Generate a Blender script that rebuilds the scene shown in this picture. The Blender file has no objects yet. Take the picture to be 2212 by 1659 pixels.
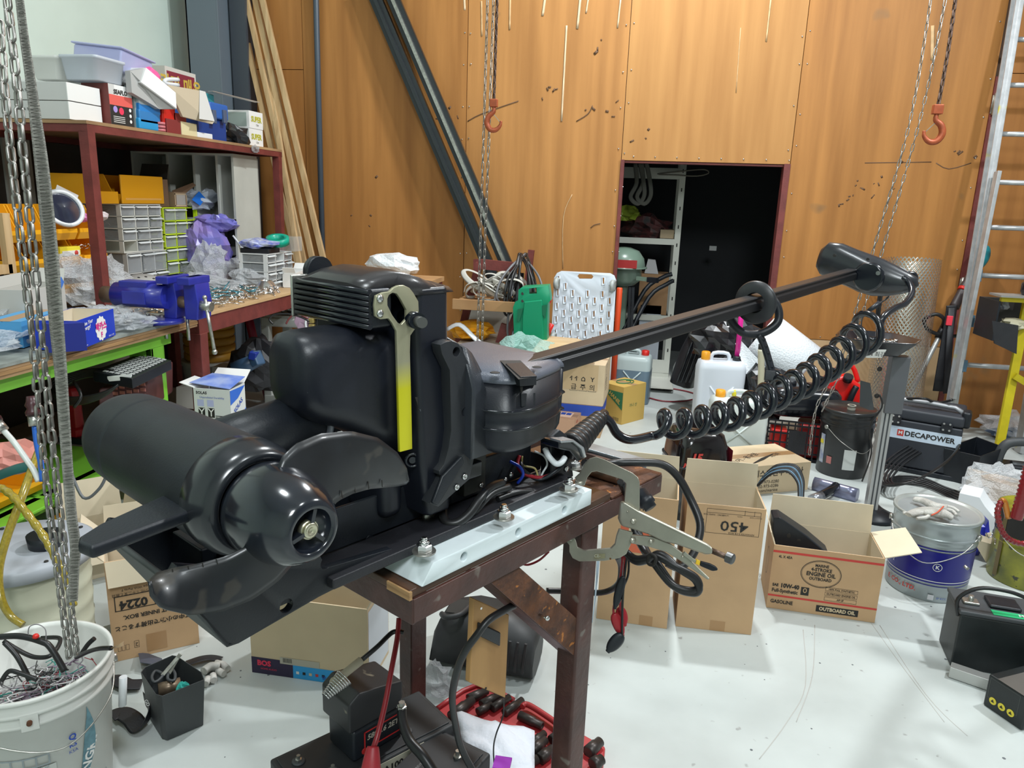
import bpy, math, random
from math import sin, cos, pi, radians, sqrt, atan2
from mathutils import Vector as V, Matrix as MX, noise
random.seed(7)
SC = bpy.context.scene
COL = SC.collection
# ---------------------------------------------------------------- camera
F, CX, CY, H = 1600.0, 1106.0, 829.5, 1.55
vY = V((284, -387, F)).normalized()
vD = V((-230, 6500, F)).normalized()
vD = (vD - vY * vD.dot(vY)).normalized()
vX = vD.cross(vY)
cam = bpy.data.cameras.new('camera'); camo = bpy.data.objects.new('camera', cam); COL.objects.link(camo)
cam.sensor_fit = 'HORIZONTAL'; cam.sensor_width = 36; cam.lens = 36 * F / 2212
cam.clip_start = .02; cam.clip_end = 60
_r = V((vX[0], vY[0], -vD[0])); _d = V((vX[1], vY[1], -vD[1])); _f = V((vX[2], vY[2], -vD[2]))
Rm = MX((_r, -_d, -_f)).transposed().to_4x4()
camo.matrix_world = MX.Translation((0, 0, H)) @ Rm
SC.camera = camo
SC.view_settings.view_transform = 'Standard'; SC.view_settings.look = 'None'
SC.view_settings.gamma = 1; SC.view_settings.exposure = 0.0
SC.view_settings.use_curve_mapping = False
SC.cycles.max_bounces = 6
SC.cycles.transparent_max_bounces = 12
# ---------------------------------------------------------------- world, hall lamps and added fill lights
W = bpy.data.worlds.new('hall_air'); SC.world = W; W.use_nodes = True
W.node_tree.nodes['Background'].inputs[0].default_value = (.9, .95, 1, 1)
W.node_tree.nodes['Background'].inputs[1].default_value = 0.25

def area(name, loc, size, power, target, col=(1, 1, 1), size_y=None):
    l = bpy.data.lights.new(name, 'AREA'); l.energy = power; l.color = col
    l.shape = 'RECTANGLE'; l.size = size; l.size_y = size_y or size
    o = bpy.data.objects.new(name, l); COL.objects.link(o); o.location = loc
    o.rotation_euler = (V(target) - V(loc)).to_track_quat('-Z', 'Y').to_euler()
    return o
area('ceiling_or_fill_light', (.15, 4.5, 4.7), .22, 150, (.2, 4.2, 0), (.93, .98, 1), .18)
area('ceiling_or_fill_light', (2.5, 2.9, 3.9), .2, 100, (-.4, 3.4, .8), (.93, .98, 1), .2)
area('ceiling_or_fill_light', (-1.2, .9, 4.9), .5, 50, (-1.0, 1.4, 0), (.9, .97, 1), .5)  # soft fill added on the left near the camera, not a hall lamp
area('ceiling_or_fill_light', (1.6, .2, 4.9), .6, 40, (1.4, 1.2, 0), (.9, .97, 1), .6)  # second added soft fill, right of the camera
area('ceiling_or_fill_light', (0.6, -1.6, 3.9), .9, 92, (.3, 2.6, .4), (.9, .97, 1), .9)  # added front fill behind the camera, brightens faces turned this way
# ---------------------------------------------------------------- measuring helpers (photo pixel -> point of the real place)
def ray(px, py):
    a, b = (px - CX) / F, (py - CY) / F
    return _r * a + _d * b + _f
def g(px, py, z=0.0):
    r = ray(px, py); k = (z - H) / r.z; return V((r.x * k, r.y * k, z))
def yp(px, py, Y):
    r = ray(px, py) ; p = r * (Y / r.y); p.z += H; return p
def xp(px, py, X):
    r = ray(px, py); p = r * (X / r.x); p.z += H; return p
def q(px, py, d):
    p = ray(px, py) * d; p.z += H; return p
A0 = g(905, 1262, .92); U = (g(1270, 1085, .92) - A0).normalized(); N = V((U.y, -U.x, 0)); Z = V((0, 0, 1))
def m(s, t, z): p = A0 + U * s + N * t; return V((p.x, p.y, z))
def ft(px, py, t):          # on the upright plane t of the bench frame
    r = ray(px, py); o = A0 + N * t - V((0, 0, H)); p = r * (o.dot(N) / r.dot(N)); p.z += H; return p
def fs(px, py, s):
    r = ray(px, py); o = A0 + U * s - V((0, 0, H)); p = r * (o.dot(U) / r.dot(U)); p.z += H; return p
# ---------------------------------------------------------------- materials
MATS = {}
def mat(name, col=(.5, .5, .5), rough=.5, metal=0, var=0, scale=8, bump=0, bscale=60, stretch=(1, 1, 1), col2=None,
        lo=.35, hi=.65, coat=0, alpha=None, spec=.5, trans=0, emit=0, spots=None, spotscale=30, spotlo=.62, detail=4):
    if name in MATS: return MATS[name]
    mt = bpy.data.materials.new(name); mt.use_nodes = True; nt = mt.node_tree; b = nt.nodes['Principled BSDF']
    b.inputs['Base Color'].default_value = (*col, 1); b.inputs['Roughness'].default_value = rough
    b.inputs['Metallic'].default_value = metal; b.inputs['Specular IOR Level'].default_value = spec
    if coat: b.inputs['Coat Weight'].default_value = coat; b.inputs['Coat Roughness'].default_value = .12
    if trans: b.inputs['Transmission Weight'].default_value = trans
    if emit: b.inputs['Emission Color'].default_value = (*col, 1); b.inputs['Emission Strength'].default_value = emit
    tc = nt.nodes.new('ShaderNodeTexCoord'); mp = nt.nodes.new('ShaderNodeMapping'); mp.inputs['Scale'].default_value = stretch
    nt.links.new(tc.outputs['Object'], mp.inputs['Vector'])
    last = None
    if var or col2:
        n = nt.nodes.new('ShaderNodeTexNoise'); n.inputs['Scale'].default_value = scale; n.inputs['Detail'].default_value = detail
        nt.links.new(mp.outputs[0], n.inputs['Vector'])
        r = nt.nodes.new('ShaderNodeValToRGB'); r.color_ramp.elements[0].position = lo; r.color_ramp.elements[1].position = hi
        c2 = col2 or tuple(max(0, c * (1 - var)) for c in col)
        r.color_ramp.elements[0].color = (*c2, 1); r.color_ramp.elements[1].color = (*col, 1)
        nt.links.new(n.outputs['Fac'], r.inputs['Fac']); last = r.outputs[0]
    if spots:
        n2 = nt.nodes.new('ShaderNodeTexNoise'); n2.inputs['Scale'].default_value = spotscale; n2.inputs['Detail'].default_value = 2
        nt.links.new(tc.outputs['Object'], n2.inputs['Vector'])
        r2 = nt.nodes.new('ShaderNodeValToRGB'); r2.color_ramp.elements[0].position = spotlo; r2.color_ramp.elements[1].position = spotlo + .06
        r2.color_ramp.elements[0].color = (0, 0, 0, 1); r2.color_ramp.elements[1].color = (1, 1, 1, 1)
        nt.links.new(n2.outputs['Fac'], r2.inputs['Fac'])
        mx = nt.nodes.new('ShaderNodeMixRGB'); nt.links.new(r2.outputs[0], mx.inputs[0])
        if last: nt.links.new(last, mx.inputs[1])
        else: mx.inputs[1].default_value = (*col, 1)
        mx.inputs[2].default_value = (*spots, 1); last = mx.outputs[0]
    if last: nt.links.new(last, b.inputs['Base Color'])
    if bump:
        n = nt.nodes.new('ShaderNodeTexNoise'); n.inputs['Scale'].default_value = bscale; n.inputs['Detail'].default_value = 3
        nt.links.new(mp.outputs[0], n.inputs['Vector'])
        bp = nt.nodes.new('ShaderNodeBump'); bp.inputs['Strength'].default_value = bump; bp.inputs['Distance'].default_value = .01
        nt.links.new(n.outputs['Fac'], bp.inputs['Height']); nt.links.new(bp.outputs[0], b.inputs['Normal'])
    if alpha is not None: b.inputs['Alpha'].default_value = alpha
    MATS[name] = mt; return mt
BLK = mat('black_plastic', (.011, .014, .020), .42, var=.4, scale=5, bump=.05, bscale=300, spec=.45)
BLKG = mat('gloss_black', (.007, .009, .014), .2, coat=.35)
BLKM = mat('satin_black_paint', (.015, .015, .019), .5, bump=.1, bscale=250, spots=(.06, .06, .07), spotscale=90, spotlo=.72)
BLKA = mat('black_aluminium', (.02, .02, .024), .28, .5)
RUB = mat('black_rubber', (.012, .012, .013), .38)
DGR = mat('dark_grey_plastic', (.05, .055, .06), .5)
GREY = mat('grey_plastic', (.22, .23, .25), .5)
WHT = mat('white_plastic', (.78, .8, .82), .35)
WHTP = mat('white_paper', (.8, .8, .78), .7)
HDPE = mat('white_hdpe', (.72, .8, .82), .4, var=.05, scale=20)
STL = mat('zinc_steel', (.55, .54, .5), .33, .9, var=.3, scale=60)
CHR = mat('bright_steel', (.7, .7, .7), .2, 1)
GALV = mat('galvanised_chain', (.42, .4, .37), .38, .85, var=.5, scale=40)
RUST = mat('rusty_chain', (.10, .06, .045), .55, .6, var=.4, scale=50)
NICK = mat('nickel_clamp', (.45, .43, .36), .38, .75, var=.12, scale=30, spots=(.2, .09, .03), spotscale=60, spotlo=.7)
REDP = mat('red_oxide_paint', (.19, .038, .032), .55, var=.3, scale=12, bump=.1, bscale=80)
REDB = mat('bright_red_plastic', (.62, .02, .015), .35)
CARD = mat('brown_cardboard', (.55, .35, .19), .8, var=.12, scale=5, bump=.06, bscale=40)
CARDL = mat('pale_cardboard', (.66, .52, .34), .8, var=.08, scale=6, bump=.05, bscale=40)
CARDI = mat('inner_cardboard', (.70, .60, .44), .85, var=.08, scale=6)
TAPE = mat('brown_packing_tape', (.42, .24, .11), .3)
INK = mat('black_print_ink', (.02, .018, .016), .7)
INKR = mat('red_print_ink', (.55, .05, .04), .7)
INKB = mat('blue_print_ink', (.02, .07, .42), .6)
INKW = mat('white_print_ink', (.85, .85, .85), .6)
INKG = mat('green_print_ink', (.03, .16, .07), .6)
YEL = mat('yellow_bin_plastic', (.9, .42, .012), .4)
def wood(name, c, c2, gr=(22, 22, 1.2), scale=1.0, bump=.1, rough=.55, spots=None, so=.68, ss=5):
    return mat(name, c, rough, col2=c2, scale=scale, stretch=gr, lo=.3, hi=.68, bump=bump, bscale=4, detail=8, spec=.28, spots=spots, spotscale=ss, spotlo=so)
PLY = [wood('lauan_plywood_%d' % i, c, c2, (10, 10, .6), 1.0, .05, .5, (.27, .14, .055), .72, 4) for i, (c, c2) in enumerate([
    ((.50, .235, .072), (.35, .155, .044)), ((.45, .20, .055), (.30, .125, .032)), ((.50, .25, .082), (.38, .175, .052)), ((.40, .17, .046), (.27, .108, .028))])]
PINE = wood('pine_batten', (.62, .44, .24), (.45, .28, .13), (30, 30, 1.5))
PLYE = wood('plywood_edge', (.45, .27, .12), (.2, .11, .05), (2, 2, 90), 1)
def clear(name, col=(.9, .93, .95), a=.35, rough=.15, bump=0, bscale=25):
    if name in MATS: return MATS[name]
    mt = bpy.data.materials.new(name); mt.use_nodes = True; nt = mt.node_tree; b = nt.nodes['Principled BSDF']
    b.inputs['Base Color'].default_value = (*col, 1); b.inputs['Roughness'].default_value = rough
    tr = nt.nodes.new('ShaderNodeBsdfTransparent'); tr.inputs[0].default_value = (.96, .97, .98, 1)
    mx = nt.nodes.new('ShaderNodeMixShader'); mx.inputs[0].default_value = a
    nt.links.new(tr.outputs[0], mx.inputs[1]); nt.links.new(b.outputs[0], mx.inputs[2])
    nt.links.new(mx.outputs[0], nt.nodes['Material Output'].inputs['Surface'])
    if bump:
        n = nt.nodes.new('ShaderNodeTexNoise'); n.inputs['Scale'].default_value = bscale
        bp = nt.nodes.new('ShaderNodeBump'); bp.inputs['Strength'].default_value = bump; bp.inputs['Distance'].default_value = .02
        nt.links.new(n.outputs['Fac'], bp.inputs['Height']); nt.links.new(bp.outputs[0], b.inputs['Normal'])
    MATS[name] = mt; return mt
CLR = clear('clear_drawer_plastic', (.7, .72, .73), .2, .08)
FILM = clear('crinkled_clear_film', (.95, .97, 1), .42, .08, .8, 40)
FROST = clear('frosted_plastic', (.88, .9, .88), .7, .35)
# ---------------------------------------------------------------- mesh builder
ORG = {}
def org(o): return ORG.get(o.name, V((0, 0, 0)))
class B:
    def __init__(s, M=None): s.v = []; s.f = []; s.sm = []; s.M = M or MX.Identity(4)
    def add(s, vs, fs, smooth=False):
        n = len(s.v); s.v += [s.M @ V(p) for p in vs]; s.f += [tuple(i + n for i in f) for f in fs]; s.sm += [smooth] * len(fs); return s
    def box(s, c, d, R=None):
        c = V(c); a, b2, e = d[0] / 2, d[1] / 2, d[2] / 2
        ps = [V((x, y, z)) for z in (-e, e) for y in (-b2, b2) for x in (-a, a)]
        if R is not None: ps = [R @ p for p in ps]
        return s.add([c + p for p in ps], [(0, 2, 3, 1), (4, 5, 7, 6), (0, 1, 5, 4), (2, 6, 7, 3), (0, 4, 6, 2), (1, 3, 7, 5)])
    def b2(s, lo, hi): return s.box([(a + b) / 2 for a, b in zip(lo, hi)], [b - a for a, b in zip(lo, hi)])
    def bar(s, p0, p1, w, h, up=(0, 0, 1)):
        p0, p1 = V(p0), V(p1); d = (p1 - p0); L = d.length; d.normalize(); x = d.cross(V(up))
        if x.length < 1e-4: x = d.cross(V((1, 0, 0)))
        x.normalize(); y = x.cross(d)
        ps = [p + x * (sx * w / 2) + y * (sy * h / 2) for p in (p0, p1) for sx, sy in ((-1, -1), (1, -1), (1, 1), (-1, 1))]
        return s.add(ps, [(3, 2, 1, 0), (4, 5, 6, 7), (0, 1, 5, 4), (1, 2, 6, 5), (2, 3, 7, 6), (3, 0, 4, 7)])
    def lathe(s, prof, p0=(0, 0, 0), ax=(0, 0, 1), n=32, cap=True, a0=0, a1=2 * pi, smooth=True, sq=None):
        ax = V(ax).normalized(); x = ax.orthogonal().normalized() if abs(ax.z) < .99 else V((1, 0, 0)); y = ax.cross(x); p0 = V(p0)
        full = abs(a1 - a0 - 2 * pi) < 1e-6; k = n if full else n + 1; vs = []
        for r, h in prof:
            for i in range(k):
                a = a0 + (a1 - a0) * i / n; vs.append(p0 + ax * h + x * (r * cos(a)) + y * (r * sin(a)))
        fs = []
        for j in range(len(prof) - 1):
            for i in range(n if full else n):
                i2 = (i + 1) % k; fs.append((j * k + i, j * k + i2, (j + 1) * k + i2, (j + 1) * k + i))
        s.add(vs, fs, smooth)
        if cap and full:
            m0 = len(s.v) - len(vs)
            if prof[0][0] > 1e-5: s.f.append(tuple(m0 + i for i in reversed(range(k)))); s.sm.append(False)
            if prof[-1][0] > 1e-5: s.f.append(tuple(m0 + (len(prof) - 1) * k + i for i in range(k))); s.sm.append(False)
        return s
    def cyl(s, p0, p1, r, r1=None, n=16, smooth=True):
        p0, p1 = V(p0), V(p1); return s.lathe([(r, 0), (r if r1 is None else r1, (p1 - p0).length)], p0, p1 - p0, n, smooth=smooth)
    def prism(s, pts, ex, smooth=False):
        pts = [V(p) for p in pts]; ex = V(ex); n = len(pts)
        return s.add(pts + [p + ex for p in pts], [tuple(reversed(range(n))), tuple(range(n, 2 * n))] + [(i, (i + 1) % n, n + (i + 1) % n, n + i) for i in range(n)], smooth)
    def loft(s, rings, cap=True, smooth=True, closed=True):
        k = len(rings[0]); vs = [p for r in rings for p in r]; fs = []
        for j in range(len(rings) - 1):
            for i in range(k if closed else k - 1):
                i2 = (i + 1) % k; fs.append((j * k + i, j * k + i2, (j + 1) * k + i2, (j + 1) * k + i))
        s.add(vs, fs, smooth)
        if cap:
            m0 = len(s.v) - len(vs); s.f.append(tuple(m0 + i for i in reversed(range(k)))); s.f.append(tuple(m0 + (len(rings) - 1) * k + i for i in range(k))); s.sm += [False, False]
        return s
    def tube(s, pts, r, n=8, closed=False, res=0, flat=None, cap=True):
        P = [V(p) for p in pts]
        if res: P = spline(P, res, closed)
        k = len(P); rings = []; t0 = None; x = None
        for i in range(k):
            a = P[(i - 1) % k] if (closed or i > 0) else P[i]; b = P[(i + 1) % k] if (closed or i < k - 1) else P[i]
            t = (b - a).normalized()
            if x is None: x = t.orthogonal().normalized() if flat is None else (V(flat) - t * V(flat).dot(t)).normalized()
            else: x = (x - t * x.dot(t)).normalized()
            y = t.cross(x); rr = r(i / (k - 1)) if callable(r) else r
            rx, ry = rr if isinstance(rr, tuple) else (rr, rr)
            rings.append([P[i] + x * (rx * cos(2 * pi * j / n)) + y * (ry * sin(2 * pi * j / n)) for j in range(n)])
        if closed: rings.append(rings[0])
        return s.loft(rings, cap and not closed)
    def sphere(s, c, r, n=12, sc=(1, 1, 1)):
        c = V(c); vs = []; fs = []; h = n // 2
        for j in range(1, h):
            for i in range(n):
                a, b = pi * j / h, 2 * pi * i / n; vs.append(c + V((r * sc[0] * sin(a) * cos(b), r * sc[1] * sin(a) * sin(b), r * sc[2] * cos(a))))
        for j in range(h - 2):
            for i in range(n): fs.append((j * n + i, (j + 1) * n + i, (j + 1) * n + (i + 1) % n, j * n + (i + 1) % n))
        t = len(vs); vs += [c + V((0, 0, r * sc[2])), c - V((0, 0, r * sc[2]))]
        for i in range(n): fs.append((t, i, (i + 1) % n)); fs.append((t + 1, (h - 2) * n + (i + 1) % n, (h - 2) * n + i))
        return s.add(vs, fs, True)
    def crumple(s, c, d, seed=0, n=14, amp=.35, freq=2.2, flat=True):
        c = V(c); h = n // 2; vs = []; fs = []; rng = V((seed * 7.13, seed * 3.7, seed * 1.9))
        for j in range(h + 1):
            for i in range(n):
                a, b = pi * j / h, 2 * pi * i / n; dd = V((sin(a) * cos(b), sin(a) * sin(b), cos(a)))
                k = 1 + amp * 2 * noise.noise(dd * freq + rng) + amp * .8 * noise.noise(dd * freq * 3.1 + rng)
                zz = dd.z * d[2] / 2 * k
                if flat and dd.z < 0: zz = max(zz, -d[2] / 2 * .98)
                vs.append(c + V((dd.x * d[0] / 2 * k, dd.y * d[1] / 2 * k, zz)))
        for j in range(h):
            for i in range(n): fs.append((j * n + i, (j + 1) * n + i, (j + 1) * n + (i + 1) % n, j * n + (i + 1) % n))
        return s.add(vs, fs, False)
    def build(s, name, mt, par=None, bevel=0, seg=2, label=None, cat=None, kind=None, group=None):
        o0 = org(par) if par else V((0, 0, 0))
        me = bpy.data.meshes.new(name); me.from_pydata([tuple(p - o0) for p in s.v], [], s.f); me.validate()
        if len(me.polygons) == len(s.sm): me.polygons.foreach_set('use_smooth', s.sm)
        if mt: me.materials.append(mt)
        o = bpy.data.objects.new(name, me); COL.objects.link(o)
        if par: o.parent = par; ORG[o.name] = o0
        if bevel:
            bv = o.modifiers.new('bevel', 'BEVEL'); bv.width = bevel; bv.segments = seg; bv.limit_method = 'ANGLE'; bv.angle_limit = radians(35)
            me.polygons.foreach_set('use_smooth', [True] * len(me.polygons))
            wn = o.modifiers.new('wn', 'WEIGHTED_NORMAL'); wn.keep_sharp = False
        tagp(o, label, cat, kind, group); return o
def tagp(o, label=None, cat=None, kind=None, group=None):
    if label: o['label'] = label
    if cat: o['category'] = cat
    if kind: o['kind'] = kind
    if group: o['group'] = group
    return o
def spline(P, res, closed=False):
    out = []; n = len(P)
    for i in range(n if closed else n - 1):
        p0 = P[(i - 1) % n] if (closed or i > 0) else P[i]; p1 = P[i]; p2 = P[(i + 1) % n]; p3 = P[(i + 2) % n] if (closed or i < n - 2) else P[(i + 1) % n]
        for j in range(res):
            t = j / res; out.append(.5 * ((2 * p1) + (p2 - p0) * t + (2 * p0 - 5 * p1 + 4 * p2 - p3) * t * t + (3 * p1 - p0 - 3 * p2 + p3) * t ** 3))
    if not closed: out.append(P[-1])
    return out
def T(name, label, cat, loc, group=None):
    o = bpy.data.objects.new(name, None); COL.objects.link(o); o.location = V(loc); ORG[o.name] = V(loc)
    o.empty_display_size = .05
    return tagp(o, label, cat, None, group)
def frame(p, xdir, zrot=None):        # local axes: x along xdir (flat), y to the back, z up
    x = V((xdir[0], xdir[1], 0)).normalized(); y = V((-x.y, x.x, 0))
    M = MX.Identity(4)
    for i, c in enumerate((x, y, Z)):
        for j in range(3): M[j][i] = c[j]
    M.translation = V(p); return M
_fc = {}
def txt(s, par, M, size, mt, rot=0, bold=0, align='CENTER', ex=.0004, name='lettering', sx=1, shear=0):
    key = (s, bold, align, shear)
    if key not in _fc:
        c = bpy.data.curves.new('t', 'FONT'); c.body = s; c.size = 1; c.align_x = align; c.align_y = 'CENTER'; c.offset = bold; c.extrude = .0; c.resolution_u = 2; c.shear = shear
        o = bpy.data.objects.new('t', c); COL.objects.link(o)
        bpy.context.view_layer.update()
        me = bpy.data.meshes.new_from_object(o.evaluated_get(bpy.context.evaluated_depsgraph_get()))
        vs = [v.co.copy() for v in me.vertices]; fs = [tuple(p.vertices) for p in me.polygons]
        bpy.data.objects.remove(o); bpy.data.curves.remove(c); bpy.data.meshes.remove(me); _fc[key] = (vs, fs)
    vs, fs = _fc[key]
    if not vs: return None
    R = MX.Rotation(rot, 4, 'Z'); b = B(M)
    b.add([R @ V((v.x * size * sx, v.y * size, ex)) for v in vs], fs)
    return b.build(name, mt, par)
FRONT = MX.Rotation(pi / 2, 4, 'X')                      # text reads along +x, faces -y
RIGHT = MX.Rotation(pi / 2, 4, 'Z') @ MX.Rotation(pi / 2, 4, 'X')   # reads along +y, faces +x
LEFT = MX.Rotation(-pi / 2, 4, 'Z') @ MX.Rotation(pi / 2, 4, 'X')
def at(M, x, y, z, face=None): return M @ MX.Translation((x, y, z)) @ (face or MX.Identity(4))
def copy_thing(o, loc, rotz=None, label=None):
    c = o.copy(); COL.objects.link(c); c.location = loc
    if rotz is not None: c.rotation_euler = (0, 0, rotz)
    if label: c['label'] = label
    for ch in list(o.children):
        d = ch.copy(); COL.objects.link(d); d.parent = c
        for gch in list(ch.children):
            e = gch.copy(); COL.objects.link(e); e.parent = d
    return c
# ================================================================ THE HALL
YB = 5.888
def st(b, name, mt, par=None, bevel=0):
    o = b.build(name, mt, par, bevel); 
    if not par: o['kind'] = 'structure'
    return o
FLOORM = mat('painted_concrete_floor', (.52, .555, .54), .42, col2=(.44, .47, .455), scale=2.2, lo=.35, hi=.6, bump=.05, bscale=30,
             spots=(.33, .34, .33), spotscale=26, spotlo=.70, detail=6)
floor = st(B().b2((-3.9, -3.2, -.1), (4.6, 8.4, 0)), 'floor', FLOORM)
b = B(); rr = random.Random(3)
for i in range(260):
    x, y = rr.uniform(-2.4, 2.6), rr.uniform(1.2, 5.4); r = rr.uniform(.0015, .006)
    b.lathe([(r, 0), (r, .0004)], (x, y, .0001), (0, 0, 1), 6, smooth=False)
b.build('paint_fleck', mat('grey_fleck', (.12, .13, .14), .7), floor, kind='stuff')
def streak(par, pts, w, mt, name='scratch', z=.0006):
    b = B(); b.tube(pts, (w, .0002), 6, res=5, flat=(1, 0, 0)); return b.build(name, mt, par)
for k, pts in enumerate([[(1735, 1360), (1740, 1480), (1700, 1560), (1640, 1640)], [(1760, 1350), (1755, 1460), (1720, 1560)], [(1900, 1350), (2000, 1500), (2090, 1590)], [(1850, 1300), (1935, 1420), (2040, 1560)]]):
    streak(floor, [g(x, y, .0004) for x, y in pts], .0012, mat('floor_scuff', (.48, .46, .43), .6))
OFFW = mat('pale_wall_panel', (.70, .82, .74), .55, var=.05, scale=3)
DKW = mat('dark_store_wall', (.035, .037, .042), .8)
CAB0 = mat('pale_batten', (.42, .42, .38), .6)
DKB = mat('dark_brown_board', (.10, .07, .05), .7, var=.3, scale=4)
ceil_ = st(B().b2((-3.9, -3.2, 5.2), (4.6, 8.4, 5.3)), 'ceiling', mat('white_ceiling', (.7, .72, .72), .8))
wl = st(B().b2((-3.8, -3.2, 0), (-3.7, 8.4, 5.2)), 'wall_left', OFFW)
wr = st(B().b2((4.4, -3.2, 0), (4.5, 8.4, 5.2)), 'wall_right', mat('plain_grey_wall', (.30, .31, .32), .7))
wf = st(B().b2((-3.9, -3.2, 0), (4.6, -3.1, 5.2)), 'wall_front', OFFW)
b = B(); b.b2((-3.7, YB + .012, 0), (-.19, YB + .06, 5.2)); b.b2((1.03, YB + .012, 0), (4.4, YB + .06, 5.2)); b.b2((-.19, YB + .012, 1.87), (1.03, YB + .06, 5.2))
wb = st(b, 'wall_back', mat('panel_backing', (.09, .05, .03), .8))
PAL = wood('pale_plywood', (.60, .42, .24), (.46, .30, .16), (8, 8, .6))
i = 0
for x0, x1, z0, z1, mt in [(-3.7, -2.72, 0, 2.49, 1), (-3.7, -2.72, 2.494, 5.2, 1), (-2.716, -1.397, 0, 3.3, 1), (-1.393, -.192, .0, 3.3, 0), (-.188, 1.03, 1.872, 3.3, 2),
                           (1.034, 2.30, .60, 3.3, 1), (2.34, 3.56, 0, 2.50, 3), (2.34, 3.56, 2.504, 4.9, 3), (3.564, 4.4, 0, 4.9, 3),
                           (-2.716, -1.397, 3.304, 5.2, 0), (-1.393, -.192, 3.304, 5.2, 2), (-.188, 1.03, 3.304, 5.2, 0), (1.034, 2.30, 3.304, 5.2, 1), (1.034, 2.30, 0, .596, 9)]:
    j = .002 * (i % 3); B().b2((x0, YB - j, z0), (x1, YB + .012, z1)).build('plywood_panel', PAL if mt == 9 else PLY[mt], wb, bevel=.0012, seg=1); i += 1
b = B()
for x in (-1.42, -1.37, -.215, -.165, 1.008, 1.06, 2.27, 2.38):
    for k in range(12): b.sphere((x + rr.uniform(-.006, .006), YB - .006, .35 + k * .27 + rr.uniform(-.05, .05)), .006, 6, (1, .5, 1))
for x in [-.1 + .16 * k for k in range(8)]: b.sphere((x, YB - .006, 1.90), .006, 6, (1, .5, 1))
for x in [1.1 + .15 * k for k in range(8)]: b.sphere((x, YB - .006, .62), .005, 6, (1, .5, 1))
b.build('screw_head', CHR, wb, kind='stuff')
BARE = mat('bare_wood_scrape', (.80, .60, .38), .6, var=.25, scale=40, stretch=(4, 1, .5)); GLUE = mat('pale_glue_streak', (.68, .44, .22), .6, var=.2, scale=30)
for pts, w, mt in [([(1224, 55), (1220, 130), (1213, 262)], .007, BARE), ([(1178, -8), (1172, 34)], .009, BARE), ([(1254, -8), (1247, 62)], .009, BARE), ([(1102, -5), (1101, 64)], .007, GLUE),
                   ([(1341, -5), (1334, 60)], .006, BARE), ([(1271, -5), (1266, 28)], .006, BARE), ([(1040, 2), (1041, 78)], .006, GLUE), ([(1003, -4), (1004, 22)], .008, BARE),
                   ([(1236, 420), (1217, 470), (1216, 580)], .003, GLUE), ([(1600, 60), (1590, 200)], .003, GLUE), ([(1665, 0), (1655, 90)], .006, GLUE), ([(2015, 55), (2014, 130)], .012, GLUE)]:
    B().tube([yp(x, y, YB - .0045) for x, y in pts], (w, .0006), 6, res=4, flat=(1, 0, 0)).build('scrape_mark', mt, wb)
SOOT = mat('dark_scuff', (.13, .065, .03), .7)
for k in range(46):
    cx, cy, sp = rr.choice([(1420, 300, 60), (1295, 100, 30), (1180, 200, 25), (770, 470, 45), (800, 380, 60), (960, 240, 30), (1980, 340, 60), (1880, 400, 60), (1850, 420, 40), (1300, 240, 40), (2080, 340, 30)])
    p = yp(cx + rr.uniform(-sp, sp), cy + rr.uniform(-sp, sp) * .6, YB - .0045); w = rr.uniform(.003, .009)
    B().tube([p, p + V((rr.uniform(-.03, .03), 0, rr.uniform(-.025, .03)))], (w, .0006), 6, flat=(0, 0, 1)).build('scuff_mark', SOOT, wb)
for pts in ([(1010, 262), (1040, 246), (1120, 218)], [(1245, 262), (1270, 246), (1280, 228)], [(1868, 352), (2012, 350)], [(2022, 352), (2050, 365), (2098, 352)], [(1276, 492), (1284, 486), (1297, 483)]):
    B().tube([yp(x, y, YB - .0045) for x, y in pts], (.0035, .0006), 6, res=3, flat=(0, 0, 1)).build('scuff_mark', SOOT, wb)
# red steel door frame and hinge strip
b = B(); b.b2((-.192, YB - .02, 0), (-.165, YB + .09, 1.875)); jl = st(b, 'door_1', REDP)
B().b2((.99, YB - .012, 0), (1.034, YB + .09, 1.875)).build('door_jamb', REDP, jl)
B().b2((-.165, YB + .012, 1.855), (.99, YB + .09, 1.872)).build('door_header', REDP, jl)
hs = st(B().b2((2.302, YB - .015, 0), (2.336, YB + .01, 2.48)), 'trim_1', REDP)
for z in (2.30, 1.05): B().cyl((2.319, YB - .026, z - .07), (2.319, YB - .026, z + .07), .014).b2((2.30, YB - .02, z - .06), (2.345, YB - .012, z + .06)).build('hinge', STL, hs)
# dark store room behind the doorway
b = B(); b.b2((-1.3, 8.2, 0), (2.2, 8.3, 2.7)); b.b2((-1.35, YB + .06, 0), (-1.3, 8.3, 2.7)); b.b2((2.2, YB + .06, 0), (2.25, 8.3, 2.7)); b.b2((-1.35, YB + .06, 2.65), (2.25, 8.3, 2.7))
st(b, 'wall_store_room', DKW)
# grey steel columns in the back corner
COLM = mat('blue_grey_steel', (.13, .16, .19), .45)
b = B(); b.b2((-3.52, 5.60, 0), (-3.27, 5.612, 5.2)); b.b2((-3.27, 5.60, 0), (-3.256, 5.86, 5.2)); b.b2((-3.52, 5.60, 0), (-3.506, 5.86, 5.2)); c = st(b, 'trim_2', COLM, bevel=.002)
st(B().b2((-3.24, 5.74, 0), (-3.11, 5.86, 5.2)), 'trim_3', mat('dark_column_steel', (.05, .06, .075), .5))
PIPE = mat('slate_pipe', (.055, .075, .10), .4)
b = B().cyl((-2.58, 5.84, 0), (-2.575, 5.84, 5.2), .022)
pp = st(b, 'trim_4', PIPE)
wl2 = B().b2((-3.699, .0, .0), (-3.67, 5.6, 1.86)).build('shaded_dark_panel', mat('shaded_panel_board', (.06, .05, .04), .7, var=.4, scale=3), wl)  # dark board added, its tone also carries the shade behind the shelf
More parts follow.
